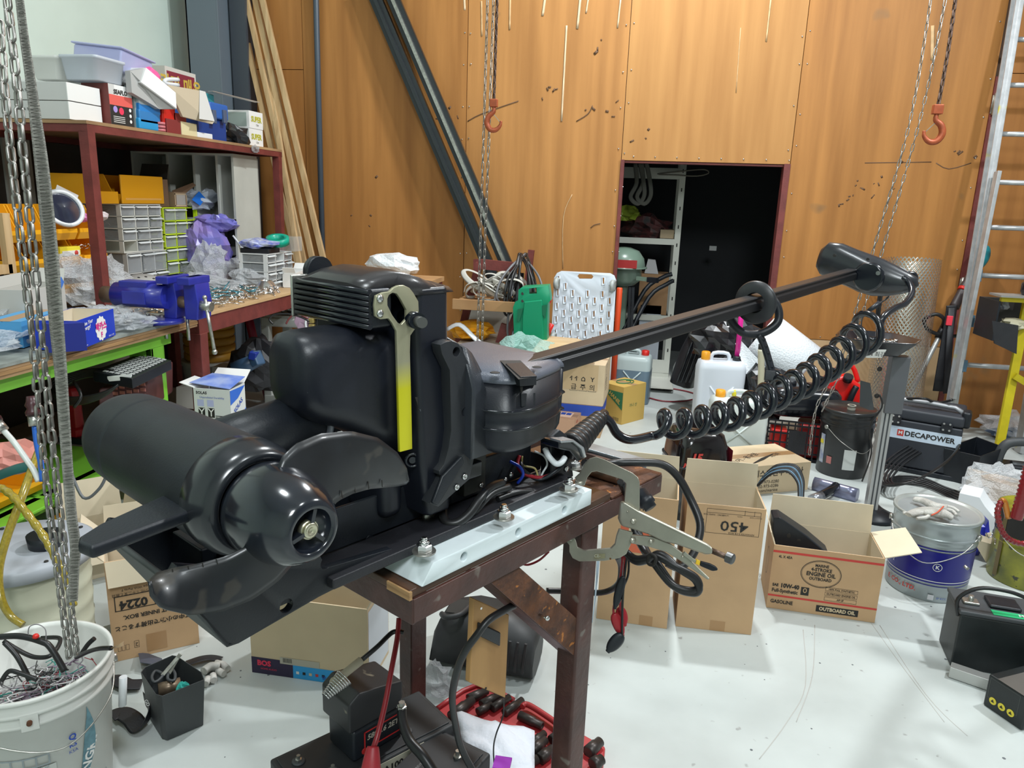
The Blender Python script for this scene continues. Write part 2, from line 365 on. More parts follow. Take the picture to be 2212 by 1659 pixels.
B().b2((-3.67, 3.9, .93), (-3.655, 3.97, 1.8)).build('panel_batten', CAB0, wl)
B().b2((-3.67, 4.03, .93), (-3.655, 4.10, 1.8)).build('panel_batten', CAB0, wl)
# ---------------------------------------------------------------- leaning timber and channels
for k, (a, c, w) in enumerate([((513, 0), (650, 600), .042), ((533, 0), (666, 600), .038), ((552, 0), (684, 600), .045), ((567, 0), (708, 600), .042), ((575, 130), (640, 530), .04)]):
    P1 = yp(a[0], a[1], 5.82 - .03 * (k % 2)); P0 = yp(c[0], c[1], 5.62 if k < 4 else 5.5); d = P1 - P0; P0 = P0 - d * (P0.z / d.z); P1 = P1 + d * .12 if k < 4 else P1
    b = B().bar(P0, P1, w, .03, (0, -1, 0))
    o = b.build('pine_batten', PINE, None, bevel=.002, seg=1)
    tagp(o, ['leftmost at the top of the pale battens leaning in the back corner', 'second pale pine batten from the left leaning beside the grey column',
             'third pale pine batten from the left leaning on the back wall', 'thickest pale pine batten, nearest the slate pipe on the wall', 'short pine batten leaning behind the red shelf post'][k], 'timber', None, 'battens leaning in the corner')
CH = mat('anodised_dark_channel', (.045, .05, .055), .3, .6)
for k, (a, c) in enumerate([((812, 0), (1048, 560)), ((850, 0), (1086, 555))]):
    P1 = yp(a[0], a[1], 5.80); P0 = yp(c[0], c[1], 5.68); d = P1 - P0; P0 = P0 - d * (P0.z / d.z); P1 = P1 + d * .08
    t = T('steel_channel', ['long dark metal channel leaning on the plywood wall, left of its pair', 'long dark metal channel leaning on the plywood wall, right of its pair'][k], 'channel', P0, 'leaning channels')
    dn = d.normalized(); x = dn.cross(V((0, -1, 0))).normalized(); y = x.cross(dn)
    B().bar(P0, P1, .092, .012, (0, -1, 0)).build('web', CH, t)
    for sgn in (-1, 1): B().bar(P0 + x * sgn * .042 + y * -.02, P1 + x * sgn * .042 + y * -.02, .008, .05, (0, -1, 0)).build('flange', CH, t)
    B().bar(P0 + y * -.022 * (1 if y.y > 0 else -1), P1 + y * -.022 * (1 if y.y > 0 else -1), .024, .03, (0, -1, 0)).build('rib', STL if k else CH, t)
# ---------------------------------------------------------------- red shelf over the bench, bench frames
def post(b, x, y, z0, z1, w=.05): b.b2((x - w / 2, y - w / 2, z0), (x + w / 2, y + w / 2, z1))
sh = T('steel_shelf', 'red oxide steel frame shelf with wooden deck piled with boxes above the bench', 'shelf', (-3.1, 4.3, .92))
for x, y in ((-2.675, 3.36), (-2.675, 5.30), (-3.6, 3.36), (-3.6, 5.30)): b = B(); post(b, x, y, .92, 1.80); b.build('post', REDP, sh)
for lo, hi in (((-2.70, 3.335, 1.80), (-2.65, 5.33, 1.835)), ((-3.66, 3.335, 1.80), (-3.61, 5.33, 1.835)), ((-3.66, 3.335, 1.80), (-2.65, 3.385, 1.835)), ((-3.66, 5.28, 1.80), (-2.65, 5.33, 1.835))):
    B().b2(lo, hi).build('rail', REDP, sh)
B().b2((-3.66, 3.33, 1.836), (-2.648, 5.33, 1.852)).build('deck', wood('stained_ply_deck', (.45, .28, .14), (.25, .15, .08), (3, 3, 3), 1), sh)
rb = T('red_workbench', 'red oxide steel workbench with a thin wooden top along the left side', 'workbench', (-2.9, 4.4, 0))
BT = wood('worn_bench_top', (.42, .27, .14), (.22, .13, .07), (3, 3, 3), 1)
B().b2((-3.66, 3.47, .905), (-2.215, 5.30, .92)).build('bench_top', wood('edge_ply', (.62, .42, .22), (.45, .28, .14), (3, 3, 3), 1), rb)
for lo, hi in (((-2.265, 3.47, .815), (-2.222, 5.30, .905)), ((-3.64, 3.47, .815), (-3.60, 5.30, .905)), ((-3.64, 3.47, .82), (-2.222, 3.51, .905)), ((-3.64, 5.26, .82), (-2.222, 5.30, .905))):
    B().b2(lo, hi).build('apron', REDP, rb)
for x, y in ((-2.25, 3.50), (-2.25, 5.26), (-3.6, 3.5), (-3.6, 5.26)): b = B(); post(b, x, y, 0, .82, .07); b.build('leg', REDP, rb, bevel=.004)
B().b2((-3.6, 3.5, .10), (-2.27, 4.3, .14)).build('low_shelf', wood('dusty_board', (.30, .25, .20), (.2, .16, .13), (3, 3, 3), 1), rb)
GRN = mat('lime_green_steel', (.22, .60, .05), .4, var=.12, scale=6)
gb = T('green_workbench', 'lime green steel workbench with a worn layered wooden top beside the hanging chain', 'workbench', (-2.8, 2.4, 0))
for k in range(4): B().b2((-3.6, .9, .862 + k * .014), (-2.225 + .004 * (k % 2), 3.46, .875 + k * .014)).build('top_layer', [BT, PLYE][k % 2] if k < 3 else mat('grimy_bench_surface', (.33, .36, .33), .6, var=.5, scale=9), gb)
B().b2((-2.32, .95, .80), (-2.27, 3.30, .862)).build('apron', GRN, gb, bevel=.003)
b = B(); lp = [(-2.95, 3.22, 0), (-2.95, 3.22, .8), (-2.28, 3.22, .8), (-2.28, 3.22, 0), (-2.34, 3.22, 0), (-2.37, 3.22, .12), (-2.37, 3.22, .55), (-2.45, 3.22, .66), (-2.75, 3.22, .68), (-2.85, 3.22, .5), (-2.87, 3.22, 0)]
b.prism([lp[i] for i in (1, 2, 3, 4, 5, 6, 7)] + [(-2.45, 3.22, .74), (-2.95, 3.22, .74)], (0, .012, 0)); b.b2((-2.30, 3.14, 0), (-2.27, 3.24, .8)); b.b2((-2.37, 3.14, .0), (-2.27, 3.155, .8)); b.build('end_frame', GRN, gb, bevel=.002)
b = B()
for k in range(6): b.b2((-2.2695, 3.175, .10 + k * .11), (-2.268, 3.205, .12 + k * .11))
b.build('slot', INK, gb, kind='stuff')
for k in range(3): B().b2((-3.5, 1.35 + k * .62, .235), (-2.42 + .06 * k, 1.95 + k * .62, .25)).build('shelf_panel', GRN, gb, bevel=.004)
B().b2((-2.47, 1.35, .185), (-2.43, 3.2, .25)).build('shelf_lip', GRN, gb, bevel=.003)
# pale cubby cabinet in the corner
cb = T('cubby_cabinet', 'pale grey cubby cabinet with upright dividers behind the small drawers', 'cabinet', (-3.1, 4.95, .92))
CAB = mat('pale_grey_board', (.52, .53, .48), .6, var=.08, scale=5)
B().b2((-3.50, 5.12, .92), (-2.74, 5.135, 1.775)).build('back_panel', mat('cubby_back', (.33, .33, .30), .7, var=.15, scale=6), cb)
for x in (-3.50, -3.235, -3.04, -2.87, -2.755): B().b2((x, 4.80, 1.36 if x > -3.4 and x < -2.8 else .92), (x + .016, 5.12, 1.775)).build('divider', CAB, cb)
for z, x0 in ((1.775, -3.5), (1.345, -3.3), (1.30, -2.98)): B().b2((x0, 4.80, z), (-2.74, 5.12, z + .014)).build('shelf_board', CAB if z > 1.5 else WHT, cb)
B().b2((-3.0, 4.82, .93), (-2.984, 5.1, 1.30)).build('side_panel', CAB, cb)
B().prism([(-3.25, 4.79, .93), (-3.02, 4.79, .93), (-2.98, 4.79, 1.28), (-3.10, 4.79, 1.12)], (0, .006, 0)).build('leaning_board', mat('pale_leaf', (.6, .6, .57), .6), cb)
# ================================================================ WORK STAND
TS = mat('brown_red_steel', (.085, .032, .024), .42, var=.5, scale=9, bump=.15, bscale=60, spots=(.16, .13, .11), spotscale=22, spotlo=.66)
RS = mat('heavy_rust', (.15, .055, .022), .8, col2=(.06, .025, .015), scale=22, bump=.5, bscale=90, spots=(.42, .15, .03), spotscale=45, spotlo=.64)
RTOP = wood('oily_plank', (.10, .05, .028), (.04, .02, .013), (5, 5, 5), 1, .15, .3)
stand = T('work_stand', 'rusty brown steel work stand with plank top carrying the electric boat motor', 'stand', m(.4, -.2, 0))
def mb(b, s, t, z):
    cs = [m(a, c, d) for d in z for c in t for a in s]
    return b.add(cs, [(0, 2, 3, 1), (4, 5, 7, 6), (0, 1, 5, 4), (2, 6, 7, 3), (0, 4, 6, 2), (1, 3, 7, 5)])
mb(B(), (-.025, .575), (-.70, .005), (.903, .9195)).build('plank_top', RTOP, stand, bevel=.003)
mb(B(), (-.028, -.022), (-.05, .008), (.903, .918)).build('chipped_edge', PLYE, stand)
mb(B(), (-.02, .80), (.002, .010), (.858, .903)).build('rim', TS, stand, bevel=.002)
mb(B(), (-.022, -.014), (-.70, .008), (.855, .903)).build('rim', TS, stand, bevel=.002)
mb(B(), (-.02, .80), (-.70, -.692), (.855, .903)).build('rim', TS, stand)
mb(B(), (.575, .80), (-.12, .008), (.903, .909)).build('angle_flange', RS, stand, bevel=.002)
mb(B(), (.79, .80), (-.70, .008), (.858, .905)).build('rim', TS, stand)
mb(B(), (.64, .70), (-.30, -.02), (.912, .93)).build('cross_piece', RTOP, stand, bevel=.006)
for s, t in ((.475, -.05), (.52, -.655)):
    mb(B(), (s, s + .062), (t, t + .055), (0, .858)).build('leg', TS, stand, bevel=.006)
qd = [ft(1050, 1250, .006), ft(1115, 1219, .006), ft(1272, 1359, -.002), ft(1259, 1434, -.002)]
br = B().prism(qd, N * -.006).build('rusty_brace', RS, stand, bevel=.001, label='orange rusted diagonal channel brace')
B().prism([qd[0], qd[3], qd[3] - N * .07, qd[0] - N * .07], Z * .005).build('brace_flange', TS, stand)
b = B()
for k in range(26):
    f = k / 25; p = qd[2].lerp(qd[3], f) + V((0, 0, 0)); b.sphere(p + U * .004 + Z * rr.uniform(-.003, .003), rr.uniform(.0025, .005), 6)
    if k < 16: p = qd[0].lerp(qd[1], k / 15); b.sphere(p + Z * rr.uniform(-.003, .004), rr.uniform(.0025, .0045), 6)
b.build('weld_bead', mat('weld_metal', (.12, .11, .1), .4, .7), stand, kind='stuff')
p0, p1 = ft(1165, 1328, .008), ft(1182, 1335, .035)
sw = B().cyl(p0, p1, .0028, n=8).lathe([(.0, .0), (.0055, .0), (.0055, .002), (.003, .004), (0, .004)], p1, p1 - p0, 10); sw.build('loose_screw', CHR, stand)
B().tube([ft(1293, 1195, .0056), ft(1290, 1240, .0056), ft(1285, 1300, .0056), ft(1279, 1345, .0056)], lambda t: (.006 * (1 - t) + .001, .0006), 8, res=4, flat=U).build('spray_mark', mat('pale_blue_spray', (.36, .44, .52), .4), stand)
WB = wood('socket_board', (.46, .26, .10), (.33, .17, .06), (12, 12, 1), 1, .08, .5)
bo = T('socket_board', 'varnished plywood board with a black socket, hung under the work stand', 'socket board', ft(1055, 1400, -.05))
pts = [ft(1024, 1293, -.05), ft(1100, 1328, -.05), ft(1092, 1508, -.05), ft(1015, 1475, -.05)]
B().prism(pts, N * -.014).build('board', WB, bo, bevel=.002)
B().prism([ft(x, y, -.049) for x, y in ((1030, 1342), (1073, 1362), (1072, 1392), (1028, 1370))], N * .012).build('socket', BLK, bo, bevel=.003)
for x, y in ((1039, 1314), (1072, 1332), (1049, 1487)): B().cyl(ft(x, y, -.05), ft(x, y, -.05) + N * .0012, .0028, n=8).build('screw', CHR if y < 1400 else INK, bo)

# ================================================================ ELECTRIC BOAT MOTOR
tm = T('trolling_motor', 'large black electric bow-mount boat motor lying stowed on the steel work stand', 'boat motor', m(.1, -.1, .955))
def cutted(o, cutter_b, mt=None):       # boolean with a temporary cutter, applied at once
    me = bpy.data.meshes.new('c'); o0 = org(o.parent) if o.parent else V((0, 0, 0))
    me.from_pydata([tuple(p - o0) for p in cutter_b.v], [], cutter_b.f); co = bpy.data.objects.new('c', me); COL.objects.link(co)
    co.parent = o.parent; md = o.modifiers.new('cut', 'BOOLEAN'); md.object = co; md.operation = 'DIFFERENCE'; md.solver = 'EXACT'
    bv = o.modifiers.get('bevel'); sh_ = None
    if bv: w, sg = bv.width, bv.segments; o.modifiers.clear(); md = o.modifiers.new('cut', 'BOOLEAN'); md.object = co; md.operation = 'DIFFERENCE'; md.solver = 'EXACT'
    bpy.context.view_layer.update(); dg = bpy.context.evaluated_depsgraph_get()
    nm = bpy.data.meshes.new_from_object(o.evaluated_get(dg)); old = o.data; o.modifiers.clear(); o.data = nm; nm.name = o.name
    bpy.data.objects.remove(co); bpy.data.meshes.remove(me)
    if bv:
        b3 = o.modifiers.new('bevel', 'BEVEL'); b3.width = w; b3.segments = sg; b3.limit_method = 'ANGLE'; b3.angle_limit = radians(35)
    return o
# white spacer plate
P = [m(s, .012, z) for s, z in ((-.005, .9205), (.487, .9205), (.487, .9555), (.022, .9555))]
wp = B().prism(P, N * -.25).build('spacer_plate', HDPE, tm, bevel=.006, seg=3)
cb_ = B()
for x, y in ((1003, 1203), (1120, 1150), (1220, 1102)): c = ft(x, y, .012); cb_.cyl(c + N * .03, c - N * .06, .0085, n=20)
cutted(wp, cb_)
# black base channel with nose
NP = [(-.02, .956), (-.165, .947), (-.30, .930), (-.318, .932), (-.345, .985), (-.392, 1.06), (-.378, 1.08), (-.30, 1.045), (-.175, 1.045), (-.15, .99), (-.02, .976)]
nb = B().prism([m(s, -.045, z) for s, z in NP], N * -.014).build('nose_cheek', BLK, tm, bevel=.003)
cb_ = B(); c = ft(619, 1309, -.045); cb_.cyl(c + N * .03, c - N * .04, .011, n=18); c = ft(705, 1216, -.045); cb_.cyl(c + N * .03, c - N * .04, .010, n=18); cutted(nb, cb_)
B().prism([m(s, -.245, z) for s, z in NP], N * -.014).build('nose_cheek', BLK, tm, bevel=.003)
B().prism([m(-.30, -.045, .930), m(-.318, -.045, .932), m(-.392, -.045, 1.06), m(-.384, -.045, 1.064), m(-.312, -.045, .940)], N * -.21).build('nose_front', mat('worn_grey_black', (.045, .05, .05), .55), tm, bevel=.003)
mb(B(), (-.30, .48), (-.255, -.05), (.9565, .965)).build('base_floor', BLK, tm)
mb(B(), (-.15, .475), (-.108, -.03), (.957, .975)).build('base_flange', BLKM, tm, bevel=.003)
mb(B(), (-.15, .475), (-.26, -.20), (.957, .975)).build('base_flange', BLKM, tm, bevel=.003)
wl1 = [(-.175, .975), (.46, .975), (.46, 1.01), (.40, 1.035), (.10, 1.045), (-.175, 1.05)]
B().prism([m(s, -.108, z) for s, z in wl1], N * -.008).build('channel_wall', BLK, tm, bevel=.002)
B().prism([m(s, -.215, z) for s, z in wl1], N * -.008).build('channel_wall', BLK, tm, bevel=.002)
b = B(); 
for s, t, w in ((-.26, -.15, .03), (-.30, -.17, .025), (-.22, -.12, .02)): mb(b, (s, s + w), (t - .06, t + .03), (.965, 1.04))
b.build('cradle_rib', BLK, tm, bevel=.003)
p = ft(798, 1166, -.107); B().cyl(p - N * .001, p + N * .0015, .009, n=14).build('plug_screw', BLKG, tm)
def nut(px, py, z=.975, r=.0115):
    c = g(px, py, z)
    B().lathe([(r * 1.75, 0), (r * 1.75, .0025)], c, Z, 20).build('washer', STL, tm)
    n6 = B().lathe([(r * 1.12, .0025), (r * 1.18, .004), (r * 1.18, .013), (r, .0145)], c, Z, 6, smooth=False).lathe([(r * .8, .0145), (r * .8, .019), (r * .62, .021)], c, Z, 16)
    n6.lathe([(r * .5, .019), (r * .5, .025), (r * .42, .0265)], c, Z, 12); n6.build('lock_nut', CHR if z > .9 else STL, tm)
nut(916, 1192); nut(1088, 1118); nut(1228, 1058); nut(1240, 1010)
# cable conduit with clips along the flange
cp = [ft(738, 1236, -.095), ft(800, 1210, -.096), ft(865, 1182, -.096), ft(940, 1150, -.097), ft(1010, 1122, -.098), ft(1085, 1092, -.1)]
b = B().tube(cp, .0042, 8, res=6)
pp = spline(cp, 20)
for k in range(60):
    i = int(k / 60 * 62)
    if i < len(pp) - 1: b.tube([pp[i], pp[i].lerp(pp[i + 1], .35)], .0052, 8)
b.build('braided_conduit', mat('braided_sleeve', (.05, .03, .035), .5), tm)
for x, y in ((736, 1226), (862, 1172), (1080, 1084)):
    c = ft(x, y, -.098); pts = [c + U * a + Z * h for a, h in ((-.006, -.012), (.007, -.012), (.008, -.002), (.004, .004), (.004, .016), (.0, .021), (-.005, .02), (-.006, .014))]
    cl_ = B().prism(pts, N * .003).tube([c + U * -.006 + Z * -.010 + N * .002, c + U * .008 + Z * -.010 + N * .002], .0062, 8); ob = cl_.build('pipe_clip', mat('grey_clip', (.35, .4, .45), .35), tm)
    B().cyl(c + Z * .012 + N * .003, c + Z * .012 + N * .005, .0032, n=10).build('clip_screw', CHR, ob)
# motor pod
C0 = m(-.3, .023, 1.164)
b = B().lathe([(0, -.418), (.03, -.416), (.052, -.406), (.066, -.388), (.0725, -.36), (.0745, -.31), (.0748, -.302), (.0738, -.300), (.0738, -.298), (.0752, -.296), (.0765, -.06), (.0765, -.05)], C0, N, 64, cap=False)
POD = mat('pod_black', (.010, .013, .018), .5, var=.4, scale=14, bump=.04, bscale=300)
b.build('motor_pod', POD, tm)
B().lathe([(.0765, -.05), (.078, -.048), (.078, -.022), (.0765, -.018), (.074, -.004), (.068, .010), (.062, .012), (.056, .008)], C0, N, 64, cap=False).build('end_bell', mat('bell_black', (.014, .016, .02), .24, coat=.3), tm)
B().cyl(m(-.3, -.165, 1.172), m(-.075, -.165, 1.198), .044, .043, n=40).build('lower_shaft', BLK, tm)
B().lathe([(.043, 0), (.050, .002), (.050, .008), (.043, .010)], m(-.088, -.165, 1.197), U + Z * .11, 40, cap=False).build('shaft_ring', mat('grey_ring', (.12, .13, .15), .35), tm)
b = B()
for k in range(5): b.lathe([(.036, 0), (.040, .002), (.036, .004)], m(-.068 + k * .008, -.165, 1.20), U, 30, cap=False)
b.build('bellows', BLK, tm)
# tail fin
FN = [g(361, 1064, 1.168), g(352, 1068, 1.168), g(215, 1130, 1.168), g(170, 1158, 1.168), g(168, 1170, 1.168), g(196, 1182, 1.168), g(408, 1104, 1.168), g(430, 1085, 1.168), g(430, 1060, 1.168)]
B().prism(FN, Z * -.016).build('tail_fin', BLK, tm, bevel=.005, seg=3)
# propeller
pr = T('propeller', None, None, C0 + N * .02); pr.parent = tm; pr.location = (C0 + N * .02) - org(tm)
HB = mat('hub_black', (.012, .015, .022), .17, coat=.6, var=.4, scale=30)
b = B().lathe([(.02, .012), (.058, .014), (.0605, .022), (.0605, .05), (.0585, .068), (.0545, .085), (.048, .102), (.040, .116), (.034, .122), (.029, .1225), (.0265, .119), (.0255, .108), (.0, .106)], C0, N, 64, cap=False)
b.build('hub', HB, pr)
b = B()
for k in range(3):
    a = k * 2 * pi / 3 + .6; x = N.orthogonal().normalized(); y = N.cross(x); dd = x * cos(a) + y * sin(a); b.bar(C0 + N * .112 + dd * .008, C0 + N * .112 + dd * .026, .005, .012, N)
b.build('recess_web', HB, pr)
b = B().cyl(C0 + N * .105, C0 + N * .1155, .0125, .0115, n=20); b.lathe([(.0105, .1155), (.0095, .1185), (.005, .119), (.004, .116), (0, .116)], C0, N, 16); b.build('prop_nut', mat('nut_brass_steel', (.6, .57, .42), .3, .9), pr)
def res(pl, n):
    L = [0]
    for i in range(1, len(pl)): L.append(L[-1] + (V(pl[i]) - V(pl[i - 1])).length)
    out = []
    for j in range(n):
        d = L[-1] * j / (n - 1); i = max(k for k in range(len(L)) if L[k] <= d + 1e-9); i = min(i, len(pl) - 2)
        f = (d - L[i]) / max(1e-9, L[i + 1] - L[i]); out.append(V(pl[i]).lerp(V(pl[i + 1]), f))
    return out
def blade(Apx, Bpx, tA, tB, notch, name):
    n, k = 28, 9; A = res([V((x, y, 0)) for x, y in Apx], n); Bp = res([V((x, y, 0)) for x, y in Bpx], n); vs = []
    for i in range(n):
        f = i / (n - 1)
        for j in range(k):
            v = j / (k - 1); p = A[i].lerp(Bp[i], v); t = (tA[0] * (1 - f) + tA[1] * f) * (1 - v) + (tB[0] * (1 - f) + tB[1] * f) * v + .003 * sin(pi * v)
            vs.append(ft(p.x, p.y, t))
    fs = [(i * k + j, i * k + j + 1, (i + 1) * k + j + 1, (i + 1) * k + j) for i in range(n - 1) for j in range(k - 1)]
    b = B().add(vs, fs, True); o = b.build(name, mat('blade_black', (.013, .015, .018), .36, var=.5, scale=16, coat=.15, spots=(.035, .032, .028), spotscale=24, spotlo=.6), pr)
    s_ = o.modifiers.new('s', 'SOLIDIFY'); s_.thickness = .0035; s_.offset = 0
    for (x, y), (x2, y2), tt in notch: B().bar(ft(x, y, tt + .004), ft(x2, y2, tt + .004), .0012, .001, N).build('edge_notch', INK, o)
blade([(600, 1008), (610, 985), (640, 958), (690, 937), (757, 931), (815, 945), (858, 978), (878, 1012), (883, 1038)],
      [(640, 1130), (708, 1105), (728, 1082), (760, 1066), (795, 1056), (830, 1052), (858, 1049), (876, 1045), (883, 1038)], (.07, .045), (.10, .03), [((740, 1076), (737, 1060), .07), ((768, 1064), (765, 1048), .06), ((797, 1056), (795, 1040), .055), ((826, 1052), (825, 1037), .05)], 'blade')
blade([(585, 1120), (577, 1140), (560, 1162), (530, 1182), (489, 1201), (430, 1217), (375, 1228), (340, 1239), (323, 1256)],
      [(650, 1190), (628, 1222), (600, 1254), (545, 1294), (480, 1320), (410, 1329), (350, 1315), (327, 1288), (323, 1256)], (.10, .05), (.09, .09), [((372, 1229), (375, 1243), .06), ((406, 1222), (410, 1240), .065), ((437, 1216), (441, 1234), .07), ((467, 1208), (472, 1226), .075)], 'blade')
# gear drum and upright housing
def rrect(c1, c2, w, h, r, n=6):
    out = []
    for cx_, cy_, a0 in ((w / 2 - r, h / 2 - r, 0), (-w / 2 + r, h / 2 - r, pi / 2), (-w / 2 + r, -h / 2 + r, pi), (w / 2 - r, -h / 2 + r, 1.5 * pi)):
        for i in range(n + 1): a = a0 + pi / 2 * i / n; out.append((c1 + cx_ + r * cos(a), c2 + cy_ + r * sin(a)))
    return out
SH = mat('shell_black', (.009, .011, .018), .38, var=.3, scale=6, bump=.03, bscale=350, spots=(.16, .17, .18), spotscale=120, spotlo=.80)
rg = []
for s, w, h, dz in ((-.147, .03, .05, .042), (-.146, .08, .095, .042), (-.136, .105, .125, .04), (-.115, .118, .142, .034), (-.06, .122, .168, .022), (.0, .125, .20, .004), (.055, .13, .24, -.012)):
    rg.append([m(s, t, z) for t, z in rrect(-.148, 1.237 + dz, w, h, min(w, h) * .36, 8)])
b = B().loft(rg); b.build('gear_cover', SH, tm)
rg = []
for z, ds, t0, t1 in ((1.0, .02, -.20, -.055), (1.10, .0, -.21, -.05), (1.34, -.005, -.215, -.062), (1.405, .002, -.26, -.064)):
    rg.append([m(s, t, z) for s, t in ((.05 + ds, t1 - .012), (.058 + ds, t1), (.118 + ds * .3, t1), (.138, t1 - .02), (.138, t0), (.05 + ds, t0))])
b = B().loft(rg, smooth=False); hs_ = b.build('housing', SH, tm, bevel=.006, seg=3)
mb(B(), (.0, .05), (-.20, -.09), (1.0, 1.12)).build('housing_foot', SH, tm, bevel=.02, seg=4)
mb(B(), (-.02, .055), (-.245, -.15), (1.31, 1.41)).build('roller_block', SH, tm, bevel=.008)
rg = []
for k in range(9):
    f = k / 8; s = -.045 + .179 * f; zt = 1.412 + .022 * sin(pi * min(1, f * 1.15 + .05)) - .004 * (f > .85); 
    rg.append([m(s, -.258 if f > .2 else -.24, 1.395), m(s, -.25, zt - .006), m(s, -.22, zt), m(s, -.12, zt), m(s, -.075, zt - .005), m(s, -.062 if f > .45 else -.085, 1.395)])
B().loft(rg).build('top_cap', mat('cap_black', (.03, .028, .03), .3, coat=.2, bump=.03, bscale=400), tm)
B().prism([ft(x, y, -.0625) for x, y in ((896, 858), (935, 853), (937, 878), (912, 891), (904, 884))], N * .001).build('latch_recess', INK, tm)
B().prism([ft(x, y, -.0615) for x, y in ((903, 882), (912, 890), (938, 876), (946, 881), (916, 893), (906, 891))], N * .004).build('latch_lip', mat('lip_grey', (.08, .09, .10), .35), tm)
c = ft(899, 996, -.06); B().lathe([(.0135, 0), (.0135, .004), (.010, .005), (.0095, .002)], c - N * .01, N - U * .6, 24, cap=False).lathe([(.006, 0), (.006, .003)], c - N * .01, N - U * .6, 16).build('pivot_boss', BLKG, tm)
# ribbed roller between steel end plates
rl = B()
for k in range(7):
    z = 1.352 + k * .009; rl.cyl(m(-.045 + .004 * (k % 1), -.262, z), m(-.045, -.064, z), .0047, n=8)
rlo = rl.build('rib', BLKG, tm)
mb(B(), (-.045, .0), (-.262, -.064), (1.348, 1.41)).build('grip_roller', BLK, tm, bevel=.006, seg=3)
LV = mat('scuffed_lever', (.42, .40, .28), .35, .6, var=.2, scale=30)
def tri(name, c, c2, z0, z1):
    mt = mat(name, c, .35, .5); nt = mt.node_tree; b_ = nt.nodes['Principled BSDF']
    ge = nt.nodes.new('ShaderNodeNewGeometry'); sp = nt.nodes.new('ShaderNodeSeparateXYZ'); mr = nt.nodes.new('ShaderNodeMapRange')
    nt.links.new(ge.outputs['Position'], sp.inputs[0]); nt.links.new(sp.outputs[2], mr.inputs[0]); mr.inputs[1].default_value = z0; mr.inputs[2].default_value = z1
    mx = nt.nodes.new('ShaderNodeMixRGB'); mx.inputs[1].default_value = (*c2, 1); mx.inputs[2].default_value = (*c, 1); nt.links.new(mr.outputs[0], mx.inputs[0]); nt.links.new(mx.outputs[0], b_.inputs['Base Color'])
    return mt
LVY = tri('lever_yellow_dip', (.42, .40, .27), (.72, .68, .02), 1.245, 1.29)
lo_ = [(813, 639), (828, 632), (842, 630), (850, 622), (860, 617), (872, 616), (885, 622), (893, 632), (904, 651), (905, 668), (904, 700), (896, 712), (887, 725), (886, 760), (889, 870), (891, 970), (864, 977), (862, 900), (860, 820), (857, 715), (847, 697), (840, 688), (822, 690), (812, 684), (810, 660)]
lv = B().prism([ft(x, y, -.056) for x, y in lo_], N * -.006).build('lever_plate', LVY, tm, bevel=.001)
cb_ = B()
hp = [(855, 640), (863, 635), (872, 637), (880, 648), (893, 672), (893, 692), (882, 704), (874, 700), (862, 683), (852, 662), (852, 648)]
cb_.prism([ft(x, y, -.04) for x, y in hp], N * -.05); cutted(lv, cb_)
for x, y in ((820, 645), (820, 677)): c = ft(x, y, -.056); b = B().lathe([(.0065, 0), (.006, .003), (.003, .0045), (0, .0045)], c, N, 14); b.build('rivet', CHR, tm)
mb(B(), (-.05, -.0), (-.272, -.266), (1.343, 1.415)).build('end_plate', STL, tm, bevel=.004)
c = m(.008, -.272, 1.418); B().lathe([(.026, -.008), (.026, .008)], c, N, 20).build('far_knuckle', BLK, tm)
p0 = ft(874, 684, -.10); p1 = ft(912, 697, -.005)
b = B().cyl(p0, p0.lerp(p1, .78), .0135, n=20); b.build('stop_pin', BLKG, tm)
B().cyl(p0.lerp(p1, .78), p1, .0085, .0088, n=16).build('pin_end', mat('pin_grey', (.10, .10, .095), .4, .3), tm)
# side bracket arm
bo_ = [(951, 745), (962, 739), (976, 736), (990, 742), (997, 752), (1022, 806), (1025, 900), (1024, 990), (1014, 1035), (947, 1095), (929, 1088), (958, 1030), (950, 1026), (949, 1018), (960, 1003), (969, 969), (975, 930), (972, 800), (955, 765)]
bk = B().prism([ft(x, y, -.035) for x, y in bo_], N * -.022).build('bracket_arm', mat('arm_black', (.022, .024, .028), .4, bump=.04, bscale=300), tm, bevel=.004, seg=3)
cb_ = B()
for x, y in ((986, 760), (1005, 890), (1012, 974)): c = ft(x, y, -.035); cb_.cyl(c + N * .02, c - N * .04, .0085, n=18)
cutted(bk, cb_)
for x, y in ((1003, 1029), (986, 1052)):
    c = ft(x, y, -.035); o = B().lathe([(.0065, 0), (.0055, .003), (.0025, .0035), (.002, .002), (0, .002)], c, N, 14).build('hex_bolt', CHR, tm)
B().prism([ft(x, y, -.026) for x, y in ((957, 1030), (1000, 985), (1004, 1000), (947, 1092), (935, 1088))], N * -.008).build('arm_web', BLK, tm, bevel=.003)
# domed control pad
PD = [(.165, -.25), (.165, -.07), (.175, -.02), (.195, .015), (.225, .028), (.26, .028), (.335, .012), (.375, -.005), (.392, -.03), (.395, -.25)]
PDs = spline([V((a, c, 0)) for a, c in PD], 4, False)
def ring(z, k): return [m(.28 + (p.x - .28) * k, -.11 + (p.y + .11) * k, z) for p in PDs]
b = B(); rg = []
for z, k in ((1.098, .80), (1.108, .93), (1.12, .97), (1.146, .985), (1.149, 1.012), (1.153, 1.012), (1.156, .988), (1.180, .992), (1.183, 1.018), (1.187, 1.018), (1.19, .993), (1.235, .99)): rg.append(ring(z, k))
b.loft(rg, cap=True); b.build('control_pod', SH, tm)
for z_ in (1.151, 1.185): B().tube(ring(z_, 1.016), .0024, 6).build('moulded_rib', BLKG, tm)
TOPM = mat('speckled_cap', (.10, .11, .14), .35, bump=.12, bscale=500, coat=.1)
